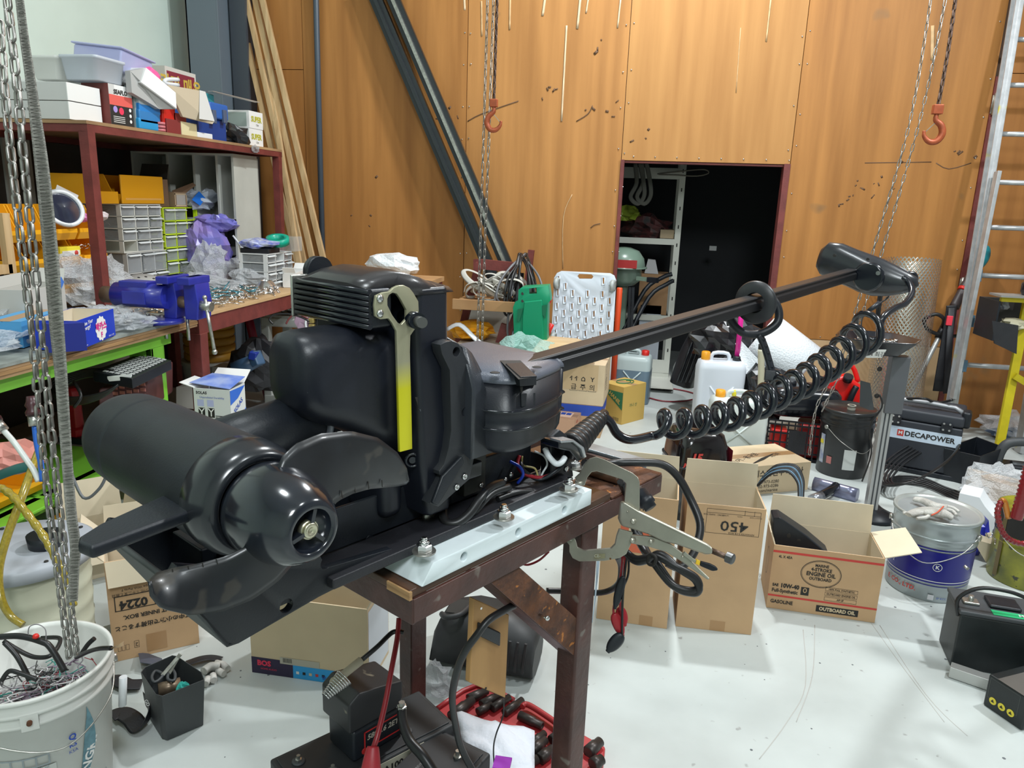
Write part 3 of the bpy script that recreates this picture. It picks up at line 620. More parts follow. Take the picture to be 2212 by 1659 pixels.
B().loft([ring(1.2355, 1.0), ring(1.242, .99), ring(1.250, .95), ring(1.256, .86), ring(1.262, .6), ring(1.264, .2)]).build('pod_cap', TOPM, tm)
dm = B()
dm.loft([[m(.13 + .012 * k, -.20 + .015 * k, 1.19), m(.13 + .012 * k, -.19, 1.30 - .006 * k * k * .5), m(.135 + .012 * k, -.12, 1.322 - .004 * k * k * .6), m(.14 + .012 * k, -.045, 1.30 - .004 * k * k * .8), m(.14 + .012 * k, -.02, 1.23 - .002 * k), m(.14 + .012 * k, -.02, 1.10)] for k in range(6)])
dm.build('shoulder_dome', mat('dome_black', (.03, .034, .042), .35, bump=.1, bscale=400), tm)
for x, y in ((1069, 805), (1160, 793), (1035, 761)): c = g(x, y, 1.259); B().lathe([(.009, 0), (.007, .001)], c, Z, 16).build('cap_hole', INK, tm)
B().prism([g(x, y, 1.2635) for x, y in ((1080, 779), (1124, 779), (1160, 814), (1120, 820))], Z * .0006).build('latch_slot', INK, tm)
B().prism([g(x, y, 1.266) for x, y in ((1092, 785), (1128, 783), (1160, 812), (1124, 814))], Z * -.004).build('latch', BLK, tm, bevel=.001)
B().prism([ft(x, y, .032) for x, y in ((1122, 815), (1159, 813), (1159, 832), (1124, 835))], N * -.012).build('latch_front', BLK, tm, bevel=.001)
B().prism([ft(x, y, .026) for x, y in ((1124, 836), (1158, 833), (1158, 848), (1126, 850))], N * -.01).build('latch_gap', INK, tm)
B().prism([ft(x, y, .028) for x, y in ((1126, 850), (1157, 848), (1157, 876), (1127, 879))], N * -.012).build('latch_tab', BLK, tm, bevel=.001)
# mechanics under the pod: brackets, wiring
mb(B(), (.18, .42), (-.20, -.105), (.976, 1.05)).build('inner_box', BLK, tm, bevel=.004)
mb(B(), (.20, .26), (-.11, -.09), (.99, 1.10)).build('inner_bracket', mat('olive_black', (.03, .03, .025), .5), tm, bevel=.003)
mb(B(), (.15, .205), (-.10, -.05), (1.045, 1.075)).build('relay_block', BLKG, tm, bevel=.003)
for x, y in ((1039, 1048), (1091, 1037), (1103, 1026)): c = ft(x, y, -.088); B().lathe([(.0065, 0), (.0055, .003), (0, .004)], c, N, 14).build('panel_screw', CHR, tm)
c = ft(925, 1114, -.1); B().lathe([(.015, 0), (.013, .006), (.004, .009), (0, .009)], c, N, 20).build('side_bolt', STL, tm)
def wire(name, pts, r, mt, par=tm, d=None, res_=6, n=8, label=None):
    P_ = [q(*p) if len(p) == 3 and p[2] < 9 and p[0] > 9 else V(p) for p in pts]
    return B().tube(P_, r, n, res=res_).build(name, mt, par, label=label)
RW = mat('red_wire', (.28, .01, .02), .35); BW = mat('blue_wire', (.02, .06, .5), .35); YW = mat('yellow_wire', (.6, .5, .2), .4); WW = mat('white_wire', (.75, .78, .8), .35)
wire('wire', [(1122, 985, 1.56), (1118, 1003, 1.55), (1130, 1022, 1.54), (1165, 1032, 1.55), (1195, 1022, 1.56), (1214, 1000, 1.57)], .0042, RW)
wire('wire', [(1126, 1000, 1.54), (1128, 1010, 1.53), (1135, 1020, 1.54), (1165, 1036, 1.55), (1200, 1018, 1.55), (1225, 995, 1.57)], .0042, BLK)
wire('wire', [(1102, 997, 1.53), (1122, 1008, 1.52), (1130, 1025, 1.52), (1118, 1044, 1.53)], .0032, BW, label='blue wire')
wire('wire', [(1128, 985, 1.57), (1130, 1005, 1.57), (1155, 1012, 1.57), (1162, 1030, 1.57)], .0022, YW)
wire('wire', [(1155, 975, 1.58), (1175, 985, 1.57), (1182, 1003, 1.57), (1172, 1022, 1.57), (1160, 1050, 1.57), (1150, 1058, 1.57)], .0022, WW)
wire('wire', [(1178, 970, 1.55), (1185, 985, 1.54), (1200, 1001, 1.54), (1212, 999, 1.54), (1220, 988, 1.55)], .0065, WW, label='thick white wire')
wire('loop_cable', [(1085, 1043, 1.46), (1060, 1052, 1.42), (1036, 1078, 1.38), (1015, 1108, 1.36), (990, 1128, 1.35), (968, 1130, 1.35), (958, 1118, 1.36), (958, 1100, 1.38)], .0085, RUB, n=10)
wire('loop_cable', [(1100, 1052, 1.47), (1065, 1064, 1.43), (1042, 1085, 1.40), (1025, 1105, 1.39), (1005, 1115, 1.39)], .0075, RUB, n=10)
wire('loop_cable', [(1150, 1062, 1.52), (1120, 1063, 1.49), (1095, 1070, 1.47), (1075, 1078, 1.45)], .006, RUB)
B().tube([q(1038, 1066, 1.40), q(1052, 1072, 1.40)], .014, 12).build('cable_tie', BLK, tm)
# strain relief boot and gland plate
gp = [(1208, 956), (1238, 953), (1262, 970), (1267, 990), (1250, 997), (1232, 975), (1208, 970)]
B().prism([ft(x, y, -.01) for x, y in gp], N * -.05).build('gland_plate', BLKG, tm, bevel=.003)
B().prism([ft(x, y, -.004) for x, y in ((1212, 952), (1240, 950), (1262, 966), (1268, 988), (1263, 990), (1256, 970), (1238, 956), (1213, 958))], N * -.03).build('gland_trim', mat('bright_trim', (.4, .42, .44), .25, .6), tm, bevel=.002)
a, e = q(1232, 968, 1.66), q(1296, 903, 1.80); ax = (e - a); L = ax.length; pf = []
for k in range(9):
    h = L * k / 9; r = .034 - .0145 * k / 9; pf += [(r * .82, h), (r, h + .002), (r, h + L / 9 - .004), (r * .82, h + L / 9 - .002)]
B().lathe([(.0, 0)] + pf + [(.013, L), (.0125, L + .028)], a, ax, 28, cap=True).build('strain_boot', RUB, tm)
wire('lead_cable', [(1240, 985, 1.62), (1228, 990, 1.6), (1215, 1000, 1.57)], .010, RUB)
B().prism([ft(x, y, -.06) for x, y in ((1190, 945), (1210, 928), (1226, 940), (1236, 1000), (1240, 1030), (1190, 1045))], N * -.03).build('rear_cheek', BLK, tm, bevel=.004)
c = ft(1222, 1012, -.05); B().lathe([(.008, 0), (.0065, .005), (.002, .005)], c, N, 14).build('panel_screw', CHR, tm)
# long square shaft
s0, s1 = m(.20, -.03, 1.235), m(2.24, -.03, 1.320); dsh = (s1 - s0).normalized(); ups = dsh.cross(N).normalized(); ups = -ups if ups.z < 0 else ups
wd, hg = .020, .021
prof = [(-wd, -hg), (wd - .004, -hg), (wd, -hg + .006), (wd, .004), (wd - .006, .008), (wd - .006, .013), (wd, .017), (wd - .004, hg), (-wd, hg)]
B().loft([[c + N * a_ + ups * b_ for a_, b_ in prof] for c in (s0, s1)], smooth=False).build('square_shaft', mat('shaft_black', (.008, .008, .010), .4, spec=.35, var=.3, scale=20, stretch=(.2, .2, 3)), tm, bevel=.002)
# ring collar with cable hanger
cc = s0.lerp(s1, .575)
B().lathe([(.030, -.010), (.060, -.010), (.064, 0), (.060, .010), (.030, .010)], cc - dsh * .02, dsh, 48, cap=False).build('ring_collar', mat('collar_black', (.02, .021, .024), .4), tm)
hr = [(1655, 640), (1672, 650), (1682, 672), (1680, 695), (1662, 712), (1635, 722), (1608, 720), (1588, 706), (1576, 688), (1572, 668)]
dh = 2.22
B().tube([q(x, y, dh) for x, y in hr], .0125, 10, res=6).build('cable_hanger', BLK, tm)
b = B().tube([q(1640, 722, dh), q(1652, 750, 2.22), q(1664, 790, 2.22), q(1668, 806, 2.22)], (.017, .009), 8, res=4, flat=U)
for k in range(5): b.bar(q(1646 + k * 4, 734 + k * 15, 2.212), q(1653 + k * 4, 733 + k * 15, 2.212), .01, .006)
b.build('hanger_stem', BLK, tm)
B().lathe([(.018, -.008), (.024, -.008), (.024, .008), (.018, .008)], q(1676, 815, 2.2), U, 20, cap=False).bar(q(1664, 800, 2.2), q(1662, 822, 2.2), .03, .02).build('hanger_clip', BLK, tm, bevel=.002)
# foot-pedal head at the far end
hc = q(1868, 588, 2.86)
xa = (q(1972, 618, 2.80) - q(1768, 568, 3.0)).normalized(); ya = xa.cross(V((0, 0, 1))).normalized(); za = ya.cross(xa); za = za if za.z > 0 else -za
ya = ya if ya.y < 0 else -ya
fr = [(-.185, .002, .002, 0), (-.182, .035, .02, .012), (-.16, .062, .036, .016), (-.11, .072, .042, .012), (-.05, .070, .05, .004), (.0, .072, .062, -.004), (.05, .070, .066, -.008), (.10, .058, .055, -.008), (.15, .040, .042, -.004), (.182, .026, .030, .0), (.195, .003, .003, .0)]
rg = []
for x, h_, w_, dz in fr: rg.append([hc + xa * x + za * (dz + h_ * 1.04 * sin(t)) + ya * (w_ * cos(t) * .8) for t in [2 * pi * i / 24 for i in range(24)]])
B().loft(rg).build('control_head', mat('head_black', (.018, .02, .025), .3, coat=.25), tm)
for x, y in ((1803, 552), (1875, 560), (1914, 567), (1904, 610), (1932, 591)): c = q(x, y, 2.80); B().cyl(c, c + ya * .004, .006, n=10).build('screw_recess', INK, tm)
b = B().lathe([(.056, 0), (.056, .012), (.048, .02)], hc + xa * .03 + ya * .045 - za * .008, ya, 30); b.build('head_boss', BLKG, tm)
c = q(1897, 590, 2.77); B().cyl(c, c + ya * .003, .008, n=12).build('head_bolt', CHR, tm)
B().lathe([(.010, 0), (.010, .02), (.014, .022), (.014, .036)], q(1934, 597, 2.80), q(1956, 605, 2.74) - q(1934, 597, 2.80), 16).build('cable_gland', mat('gland_grey', (.3, .3, .3), .3, .4), tm)
B().bar(q(1944, 578, 2.80), q(1966, 592, 2.79), .03, .006, za).build('grey_sticker', mat('sticker_grey', (.3, .34, .38), .4), tm)
B().tube([q(1962, 592, 2.8), q(1974, 594, 2.8), q(1976, 606, 2.8), q(1966, 614, 2.8)], .012, 10, res=4).build('head_loop', BLKG, tm)
# coiled cord
cen = [(1387, 915, 1.86), (1435, 916, 1.90), (1478, 915, 1.94), (1518, 909, 1.98), (1555, 901, 2.02), (1591, 892, 2.06), (1624, 879, 2.10), (1656, 862, 2.14), (1688, 845, 2.18), (1716, 834, 2.22), (1744, 818, 2.27), (1770, 800, 2.32), (1795, 782, 2.37), (1820, 762, 2.42), (1847, 739, 2.47), (1875, 715, 2.53), (1911, 679, 2.60)]
C_ = [q(*c) for c in cen]; nn = 18; pts = []
sp = spline(C_, nn)
for i in range(len(sp)):
    f = i / nn; R_ = .030 + .0013 * f * (1 if f < 11 else 1.05) + (.006 * max(0, f - 13))
    tdir = (sp[min(i + 1, len(sp) - 1)] - sp[max(i - 1, 0)]).normalized(); ax_ = (tdir + U * .5 + V((.15, .1, 0))).normalized(); x_ = ax_.cross(Z).normalized(); y_ = x_.cross(ax_)
    a_ = 2 * pi * f + pi * .05; pts.append(sp[i] - x_ * (R_ * .9 * sin(a_)) + y_ * (R_ * cos(a_)))
head_ = [q(1300, 897, 1.80), q(1318, 912, 1.81), q(1334, 938, 1.82), q(1362, 950, 1.83), q(1392, 948, 1.84)]
endp = [q(1940, 664, 2.66), q(1958, 650, 2.70), q(1971, 628, 2.73), q(1966, 606, 2.75), q(1956, 598, 2.75)]
b = B().tube(spline(head_[:-1] + [pts[9]], 5) + pts[10:15 * nn + 10], .0115, 10); b.build('coiled_cord', BLKG, tm)
B().tube([pts[15 * nn + 9], q(1905, 690, 2.58), q(1931, 667, 2.62), q(1956, 655, 2.66), q(1970, 632, 2.70), q(1964, 610, 2.74), q(1950, 600, 2.76)], .0115, 10, res=6).build('coiled_cord_tail', BLKG, tm)
# ================================================================ LOCKING CLAMP
def cd(px, py, e=0): return q(px, py, 1.60 - (px - 1225) * .0006 - e)
ck = T('locking_clamp', 'nickel locking C-clamp pinching the stand rim at the white plate', 'clamp', cd(1300, 1100))
def plate(pts, th, name, mt, e=0, bevel=.0012, par=None):
    return B().prism([cd(x, y, e) for x, y in pts], _f * th).build(name, mt, par or ck, bevel=bevel)
UA = [(1242, 1033), (1253, 1023), (1262, 1004), (1275, 991), (1289, 987), (1307, 993), (1367, 1022), (1378, 1031), (1382, 1042), (1382, 1110), (1349, 1092), (1353, 1045), (1344, 1036), (1289, 1018), (1278, 1020), (1269, 1031), (1263, 1049), (1255, 1049)]
plate(UA, .012, 'upper_jaw', NICK)
LA = [(1338, 1143), (1367, 1150), (1363, 1176), (1353, 1197), (1338, 1206), (1306, 1212), (1251, 1213), (1237, 1206), (1231, 1194), (1231, 1179), (1222, 1168), (1239, 1157), (1244, 1168), (1248, 1183), (1262, 1190), (1320, 1185), (1329, 1176), (1333, 1157)]
plate(LA, .012, 'lower_jaw', NICK, .004)
HA = [(1343, 1083), (1352, 1086), (1381, 1104), (1454, 1139), (1528, 1175), (1541, 1183), (1540, 1199), (1524, 1199), (1461, 1177), (1436, 1172), (1400, 1155), (1367, 1144), (1342, 1137), (1337, 1122)]
plate(HA, .022, 'handle', NICK, .010, .005)
plate([(1363, 1156), (1410, 1160), (1450, 1176), (1476, 1195), (1535, 1251), (1530, 1254), (1472, 1213), (1439, 1193), (1403, 1182), (1361, 1174)], .014, 'toggle_lever', NICK, .006, .003)
plate([(1480, 1192), (1500, 1208), (1514, 1214), (1512, 1222), (1492, 1212), (1474, 1198)], .008, 'release_lever', NICK, .012, .001)
plate([(1512, 1212), (1535, 1218), (1549, 1225), (1553, 1233), (1540, 1235), (1512, 1223)], .010, 'release_tip', BLK, .014, .003)
plate([(1505, 1209), (1513, 1212), (1511, 1222), (1503, 1218)], .010, 'yellow_band', mat('yellow_band', (.8, .5, .03), .4), .015, .0005)
B().cyl(cd(1534, 1188, .0), cd(1572, 1204, .0), .0055, n=12).build('adjusting_screw', mat('dark_thread', (.12, .08, .06), .45, .8), ck)
a, e = cd(1568, 1202), cd(1587, 1210); B().lathe([(.006, 0), (.0105, .002), (.0105, .014), (.008, .016), (0, .016)], a, e - a, 14, smooth=False).build('knurled_knob', mat('knob_steel', (.12, .12, .12), .4, .8), ck)
for x, y, r in ((1368, 1126, .006), (1366, 1167, .0055), (1406, 1169, .0045), (1355, 1105, .002), (1230, 1163, .0045), (1474, 1202, .0025)):
    c = cd(x, y, .012 if x > 1300 else .004); B().lathe([(r, 0), (r * .9, .002), (r * .5, .0035), (0, .004)], c, -_f, 14).build('rivet', NICK, ck)
for (x, y) in ((1252, 1040), (1232, 1163)): c = cd(x, y, -.004); B().lathe([(.009, -.003), (.011, 0), (.009, .004), (0, .005)], c, (0, 0, -1 if y < 1100 else 1), 14).build('swivel_pad', NICK, ck)
rx, uz = _r.copy(), (-_d).copy()
def facing(p, tilt=0):
    Mm = MX.Identity(4); cs = (rx, uz, -_f)
    for i_, c_ in enumerate(cs):
        for j_ in range(3): Mm[j_][i_] = c_[j_]
    Mm.translation = p; return Mm @ MX.Rotation(tilt, 4, 'Z')
plate([(1284, 1197), (1307, 1196), (1307, 1206), (1284, 1207)], .001, 'stamped_badge', mat('badge_brass', (.5, .46, .3), .3, .8), .0052, 0)
txt('CE-10', ck, facing(cd(1295, 1201, .0068)), .009, NICK, bold=.02)
# cables around the stand
def cable(name, label, cat, pts, r, mt=RUB, n=8, res=6, group=None, par=None):
    P_ = [q(*p) for p in pts]
    return B().tube(P_, r, n, res=res).build(name, mt, par, label=label, cat=cat, group=group)
cable('power_cable', 'thick glossy black cable looping off the stand beside the clamp', 'cable', [(1262, 1000, 1.66), (1290, 1004, 1.70), (1330, 1000, 1.74), (1380, 999, 1.74), (1430, 1003, 1.74), (1463, 1028, 1.74), (1490, 1075, 1.74), (1512, 1130, 1.72), (1506, 1175, 1.70), (1492, 1205, 1.68), (1468, 1226, 1.66), (1440, 1215, 1.66)], .0095)
tc_ = T('tied_cable', 'black cable folded and tied, hanging behind the clamp handle', 'cable', q(1450, 1230, 1.62))
for k, (dx, dy) in enumerate(((0, 0), (7, 5))):
    B().tube([q(1340 + dx, 1040 + dy, 1.68), q(1362, 1090, 1.72), q(1372 + dx, 1150, 1.72), q(1392 + dx, 1190 + dy, 1.68), q(1408 + dx, 1210, 1.64), q(1450 + dx, 1262 + dy, 1.62), q(1490 + dx, 1276 + dy, 1.61), q(1510, 1268 + dy, 1.60), q(1500, 1246 + dy, 1.60), q(1460 + dx, 1224 + dy, 1.60), q(1420 + dx, 1202 - dy, 1.62), q(1395, 1206 + dy, 1.64), q(1370, 1206 + dy, 1.66), q(1340, 1180, 1.70)], .0085, 8, res=6).build('cord_loop', RUB, tc_)
B().tube([q(1404, 1198, 1.61), q(1416, 1204, 1.60), q(1412, 1220, 1.60), q(1400, 1216, 1.61)], .004, 6, closed=True, res=4).build('cable_tie', INK, tc_)
a, e = q(1380, 1060, 1.62), q(1406, 1098, 1.60)
B().lathe([(.011, 0), (.015, .003), (.015, .02), (.018, .021), (.018, .036), (.014, .037), (.014, .046), (0, .046)], a, e - a, 18).build('cable_plug', BLK, tc_, label='black threaded plug')
cable('bent_cable', 'black cable bending under the right leg of the work stand', 'cable', [(1180, 1276, 1.95), (1230, 1277, 1.95), (1300, 1280, 1.9), (1335, 1262, 1.85), (1342, 1225, 1.8), (1332, 1200, 1.75)], .008)
lc = T('test_leads', 'red and black crocodile-clip test leads dangling behind the clamp', 'cables', q(1345, 1300, 1.72))
for k, (pts, mt) in enumerate([([(1345, 1200, 1.72), (1338, 1260, 1.72), (1326, 1310, 1.72), (1326, 1330, 1.72)], RW), ([(1350, 1200, 1.72), (1346, 1270, 1.72), (1340, 1290, 1.72), (1340, 1318, 1.72)], RW),
                               ([(1358, 1195, 1.73), (1357, 1240, 1.73), (1346, 1270, 1.73), (1343, 1290, 1.72)], RUB), ([(1354, 1200, 1.72), (1346, 1280, 1.71), (1344, 1340, 1.71), (1344, 1372, 1.71)], RUB)]):
    B().tube([q(*p) for p in pts], .0028, 6, res=6).build('lead', mt, lc)
def croc(p0_, p1_, mt, w=.011):
    B().tube([p0_, p0_.lerp(p1_, .25), p0_.lerp(p1_, .7), p1_], lambda t: (w * (.45 + .75 * sin(pi * min(1, t * 1.1)) ** .8), w * .5), 8, res=4, flat=_r).build('crocodile_clip', mt, lc)
croc(q(1326, 1325, 1.72), q(1345, 1374, 1.72), mat('red_clip', (.32, .012, .02), .4)); croc(q(1338, 1312, 1.74), q(1350, 1352, 1.74), MATS['red_clip']); croc(q(1346, 1245, 1.71), q(1328, 1315, 1.71), BLK, .009); croc(q(1344, 1370, 1.71), q(1312, 1408, 1.71), BLK, .013)
cable('red_thin_cable', 'thin red and white lead showing under the stand top', 'cable', [(1120, 1215, 1.9), (1140, 1220, 1.9), (1165, 1210, 1.9), (1185, 1192, 1.88)], .003, RW)
cable('socket_cable', 'long black cable from the socket board down to the floor', 'cable', [(1118, 1303, 1.50), (1090, 1318, 1.47), (1055, 1340, 1.44), (1030, 1372, 1.43), (1003, 1410, 1.43), (986, 1455, 1.45), (977, 1510, 1.5), (985, 1570, 1.56), (998, 1620, 1.6), (1030, 1680, 1.62)], .0075)
# rear grey steel channel behind the clamp
rc = T('steel_channel_bar', 'grey galvanised steel bar lying behind the clamp', 'bar', m(.8, -.2, .93))
a, e = q(1262, 962, 2.0), q(1395, 1000, 1.95)
B().bar(a, e, .05, .006, (0, 0, 1)).bar(a + V((0, 0, -.03)), e + V((0, 0, -.03)), .006, .05, (0, 0, 1)).build('bar', mat('zinc_bar', (.35, .40, .44), .35, .5, var=.2, scale=20), rc, bevel=.001)
# ================================================================ CHAINS AND STRAP
def link_mesh(L, w, r, mt, nm):
    b = B(); k = 14; pts = []
    for i in range(k):
        a = 2 * pi * i / k; x = (w / 2 - r) * cos(a); z = (w / 2 - r) * sin(a) + (L / 2 - w / 2) * (1 if sin(a) >= 0 else -1); pts.append(V((x, 0, z)))
    b.tube(pts, r, 6, closed=True); me = bpy.data.meshes.new(nm); me.from_pydata([tuple(v) for v in b.v], [], b.f); me.polygons.foreach_set('use_smooth', [True] * len(me.polygons)); me.materials.append(mt); return me
def chain(name, label, strands, L, w, r, mt, cat='chain', group=None):
    P0 = strands[0][0]; t = T(name, label, cat, P0, group); me = link_mesh(L, w, r, mt, 'link'); pitch = L - 2.2 * r
    for st_ in strands:
        sp_ = spline(st_, 12); d = 0; i = 0; nxt = 0; k = 0
        while i < len(sp_) - 1 and k < 150:
            seg = (sp_[i + 1] - sp_[i]).length
            while nxt <= d + seg and seg > 1e-6:
                p = sp_[i].lerp(sp_[i + 1], (nxt - d) / seg); dirn = (sp_[i + 1] - sp_[i]).normalized()
                o = bpy.data.objects.new('link', me); COL.objects.link(o); o.parent = t
                Q_ = dirn.to_track_quat('Z', 'X').to_matrix().to_4x4() @ MX.Rotation(.7 + (pi / 2) * (k % 2) + .12 * sin(k), 4, 'Z')
                o.matrix_local = MX.Translation(p - P0) @ Q_; k += 1; nxt += pitch
            d += seg; i += 1
    return t
sa = [q(*p) for p in ((0, 60, 1.25), (14, 237, 1.25), (44, 509, 1.27), (73, 757, 1.31), (91, 963, 1.37), (117, 1180, 1.45), (150, 1420, 1.56))]
sb = [q(*p) for p in ((12, -30, 1.22), (34, 163, 1.22), (51, 339, 1.24), (85, 672, 1.29), (111, 936, 1.36), (141, 1207, 1.45), (166, 1412, 1.56))]
chain('hoist_chain', 'galvanised hoist chain hanging into the white bucket', [sa, sb], .033, .0175, .0029, GALV)
mc1 = [q(*p) for p in ((1054, -30, 3.9), (1046, 250, 4.0), (1037, 540, 4.2), (1031, 752, 4.4))]; mc2 = [q(*p) for p in ((1067, -30, 3.9), (1056, 300, 4.0), (1047, 540, 4.2), (1041, 752, 4.4))]
chain('hand_chain', 'thin looped hand chain hanging in front of the plywood wall, left of the doorway', [mc1, mc2], .046, .018, .0028, GALV)
def hook(name, label, P_, s, par_lbl, flip=1):
    t = T(name, label, 'hook', P_); OR = mat('orange_hook_paint', (.42, .09, .03), .45, .2, var=.25, scale=40)
    B().b2(tuple(P_ + V((-.018 * s, -.013 * s, -.035 * s))), tuple(P_ + V((.018 * s, .013 * s, .0)))).build('hook_block', OR, t, bevel=.004)
    pts = [(0, -.03), (0, -.055), (.022, -.075), (.030, -.105), (.014, -.132), (-.012, -.134), (-.032, -.115), (-.036, -.095)]
    B().tube([P_ + V((x * flip * s, 0, z * s)) for x, z in pts], lambda f: s * (.006 + .007 * sin(pi * min(1, f + .05)) ** 1.0 * (1 - .5 * max(0, f - .7))), 10, res=5).build('hook', OR, t)
    B().bar(P_ + V((.006 * flip * s, 0, -.058 * s)), P_ + V((-.030 * flip * s, 0, -.098 * s)), .006, .003).build('safety_latch', STL, t)
    return t
hk = [q(*p) for p in ((1075, -30, 3.9), (1071, 90, 3.9), (1067, 214, 3.9))]
chain('load_chain', 'dark rusty load chain above the orange hook, left of the doorway', [hk], .040, .02, .0042, RUST)
hook('crane_hook', 'orange crane hook hanging beside the thin looped hand chain', hk[-1], 1.15, '', -1)
rc1 = [q(*p) for p in ((2015, -30, 3.6), (1966, 260, 3.7), (1888, 535, 3.85), (1862, 625, 3.9), (1836, 712, 3.95), (1806, 800, 4.0), (1764, 880, 4.0), (1748, 985, 4.0))]
rc2 = [q(*p) for p in ((2048, -30, 3.6), (1992, 240, 3.7), (1908, 535, 3.85), (1880, 620, 3.9), (1853, 712, 3.95), (1818, 800, 4.02), (1775, 890, 4.02))]
chain('hand_chain', 'thin hand chain hanging slanted past the motor control head', [rc1, rc2], .044, .018, .0027, GALV)
hk2 = [q(*p) for p in ((2068, -30, 3.6), (2048, 110, 3.6), (2027, 226, 3.6))]
chain('load_chain', 'dark rusty load chain above the orange hook near the ladder', [hk2], .044, .022, .0045, RUST)
hook('crane_hook', 'orange crane hook hanging between the thin chains and the ladder', hk2[-1], 1.28, '', 1)
WEB = mat('grey_webbing', (.36, .35, .31), .85, var=.45, scale=60, stretch=(1, 1, 6), bump=.6, bscale=120)
sp_ = [(40, -20, 9), (52, 80, 10), (64, 160, 11), (76, 250, 13), (88, 340, 15), (98, 430, 16), (106, 510, 16.5), (114, 600, 16.5), (122, 700, 16), (131, 800, 14), (138, 900, 13), (146, 1010, 12), (154, 1110, 12), (163, 1180, 12), (160, 1225, 12), (158, 1300, 10)]
ws = T('webbing_strap', 'worn grey webbing strap hanging beside the hoist chain', 'strap', q(110, 600, 1.28))
vs = []; fs = []
pl = spline([V((a, b_, c)) for a, b_, c in sp_], 6)
for i, p in enumerate(pl):
    d_ = 1.22 + .16 * max(0, p.y) / 1300; 
    for sx, dd in ((-1, 0), (-.75, -.002), (0, -.001), (.75, -.002), (1, 0), (.75, .003), (-.75, .003)): vs.append(q(p.x + sx * p.z, p.y - sx * 2, d_ + dd + .004 * sx * sin(p.y / 150)))
n7 = 7
for i in range(len(pl) - 1):
    for j in range(n7): fs.append((i * n7 + j, i * n7 + (j + 1) % n7, (i + 1) * n7 + (j + 1) % n7, (i + 1) * n7 + j))
B().add(vs, fs, False).build('webbing', WEB, ws)
b = B(); dk = mat('webbing_groove', (.12, .115, .10), .9)
for i in range(len(pl) - 1):
    for h in (0,):
        p = pl[i].lerp(pl[i + 1], h); 
        for yy in (0, 7):
            d_ = 1.216 + .16 * max(0, p.y + yy) / 1300; b.bar(q(p.x - p.z * .6, p.y + yy + 1.5, d_), q(p.x + p.z * .6, p.y + yy - 1.5, d_), .0012, .0012, -_f)
b.build('stitch_groove', dk, ws, kind='stuff')
# ================================================================ CARTONS ON THE FLOOR
def hh(px, py, py2): P_ = g(px, py); return yp(px, py2, P_.y).z
def carton(name, label, pL, pR, depth, h, mt=CARD, inner=CARDI, flaps=(), closed=False, cat='cardboard box', group=None, th=.004, z0=0):
    a = g(*pL, z0) if len(pL) == 2 else V(pL); e = g(*pR, z0) if len(pR) == 2 else V(pR); a.z = e.z = z0 + .0008
    M = frame(a, e - a); w = (e - a).length; t = T(name, label, cat, M @ V((w / 2, depth / 2, 0)), group)
    b = B(M)
    b.b2((0, 0, 0), (w, depth, th)); b.b2((0, 0, th), (w, th, h)); b.b2((0, depth - th, th), (w, depth, h)); b.b2((0, th, th), (th, depth - th, h)); b.b2((w - th, th, th), (w, depth - th, h))
    b.build('box_body', mt, t)
    if closed:
        B(M).b2((0, 0, h), (w, depth / 2 - .001, h + th)).build('flap', mt, t); B(M).b2((0, depth / 2 + .001, h), (w, depth, h + th)).build('flap', mt, t)
        B(M).b2((-.0008, depth / 2 - .03, h + th), (w + .0008, depth / 2 + .03, h + th + .0006)).build('tape', TAPE, t)
    else:
        b = B(M); b.b2((th, th, h - .012 - .0), (w - th, th + .0008, h)); b.b2((th + .0004, depth - th - .0008, th), (w - th, depth - th, h)); b.b2((w - th - .0008, th, th), (w - th, depth - th, h)); b.b2((th, th, th), (th + .0008, depth - th, h)); b.b2((th, th, th), (w - th, depth - th, th + .001)); b.build('lining', inner, t)
    for side, ang, L in flaps:           # ang 0 = straight up, 90 = level outward, 180 = hanging down outside, negative = inward
        a_ = radians(ang); s_, c_ = sin(a_), cos(a_)
        if side in 'FB':
            y = 0 if side == 'F' else depth; dy = -s_ if side == 'F' else s_; nrm = V((0, c_ * (1 if side == 'F' else -1), s_))
            P4 = [V((.002, y, h)), V((w - .002, y, h)), V((w - .006, y + dy * L, h + c_ * L)), V((.006, y + dy * L, h + c_ * L))]
        else:
            x = 0 if side == 'L' else w; dx = -s_ if side == 'L' else s_; nrm = V((c_ * (1 if side == 'L' else -1), 0, s_))
            P4 = [V((x, .002, h)), V((x, depth - .002, h)), V((x + dx * L, depth - .006, h + c_ * L)), V((x + dx * L, .006, h + c_ * L))]
        B(M).prism(P4, nrm * .0035).build('flap', inner, t)
    return t, M, w, h
def F_(M, x, z, y=-.0012): return at(M, x, y, z, FRONT)
def rect(par, M, x, z, w, h, mt, name='print_block', y=-.0006, face=None):
    Mf = at(M, x, y, z, face or FRONT); return B(Mf).add([(-w / 2, -h / 2, 0), (w / 2, -h / 2, 0), (w / 2, h / 2, 0), (-w / 2, h / 2, 0)], [(0, 1, 2, 3)]).build(name, mt, par)
def ringp(par, M, x, z, rx_, rz_, mt, wd=.0015, name='printed_ring', y=-.0008, face=None, n=40):
    Mf = at(M, x, y, z, face or FRONT); vs = []; fs = []
    for i in range(n):
        a = 2 * pi * i / n; vs += [(rx_ * cos(a), rz_ * sin(a), 0), ((rx_ - wd) * cos(a), (rz_ - wd) * sin(a), 0)]
    for i in range(n): j = (i + 1) % n; fs.append((2 * i, 2 * j, 2 * j + 1, 2 * i + 1))
    return B(Mf).add(vs, fs).build(name, mt, par)
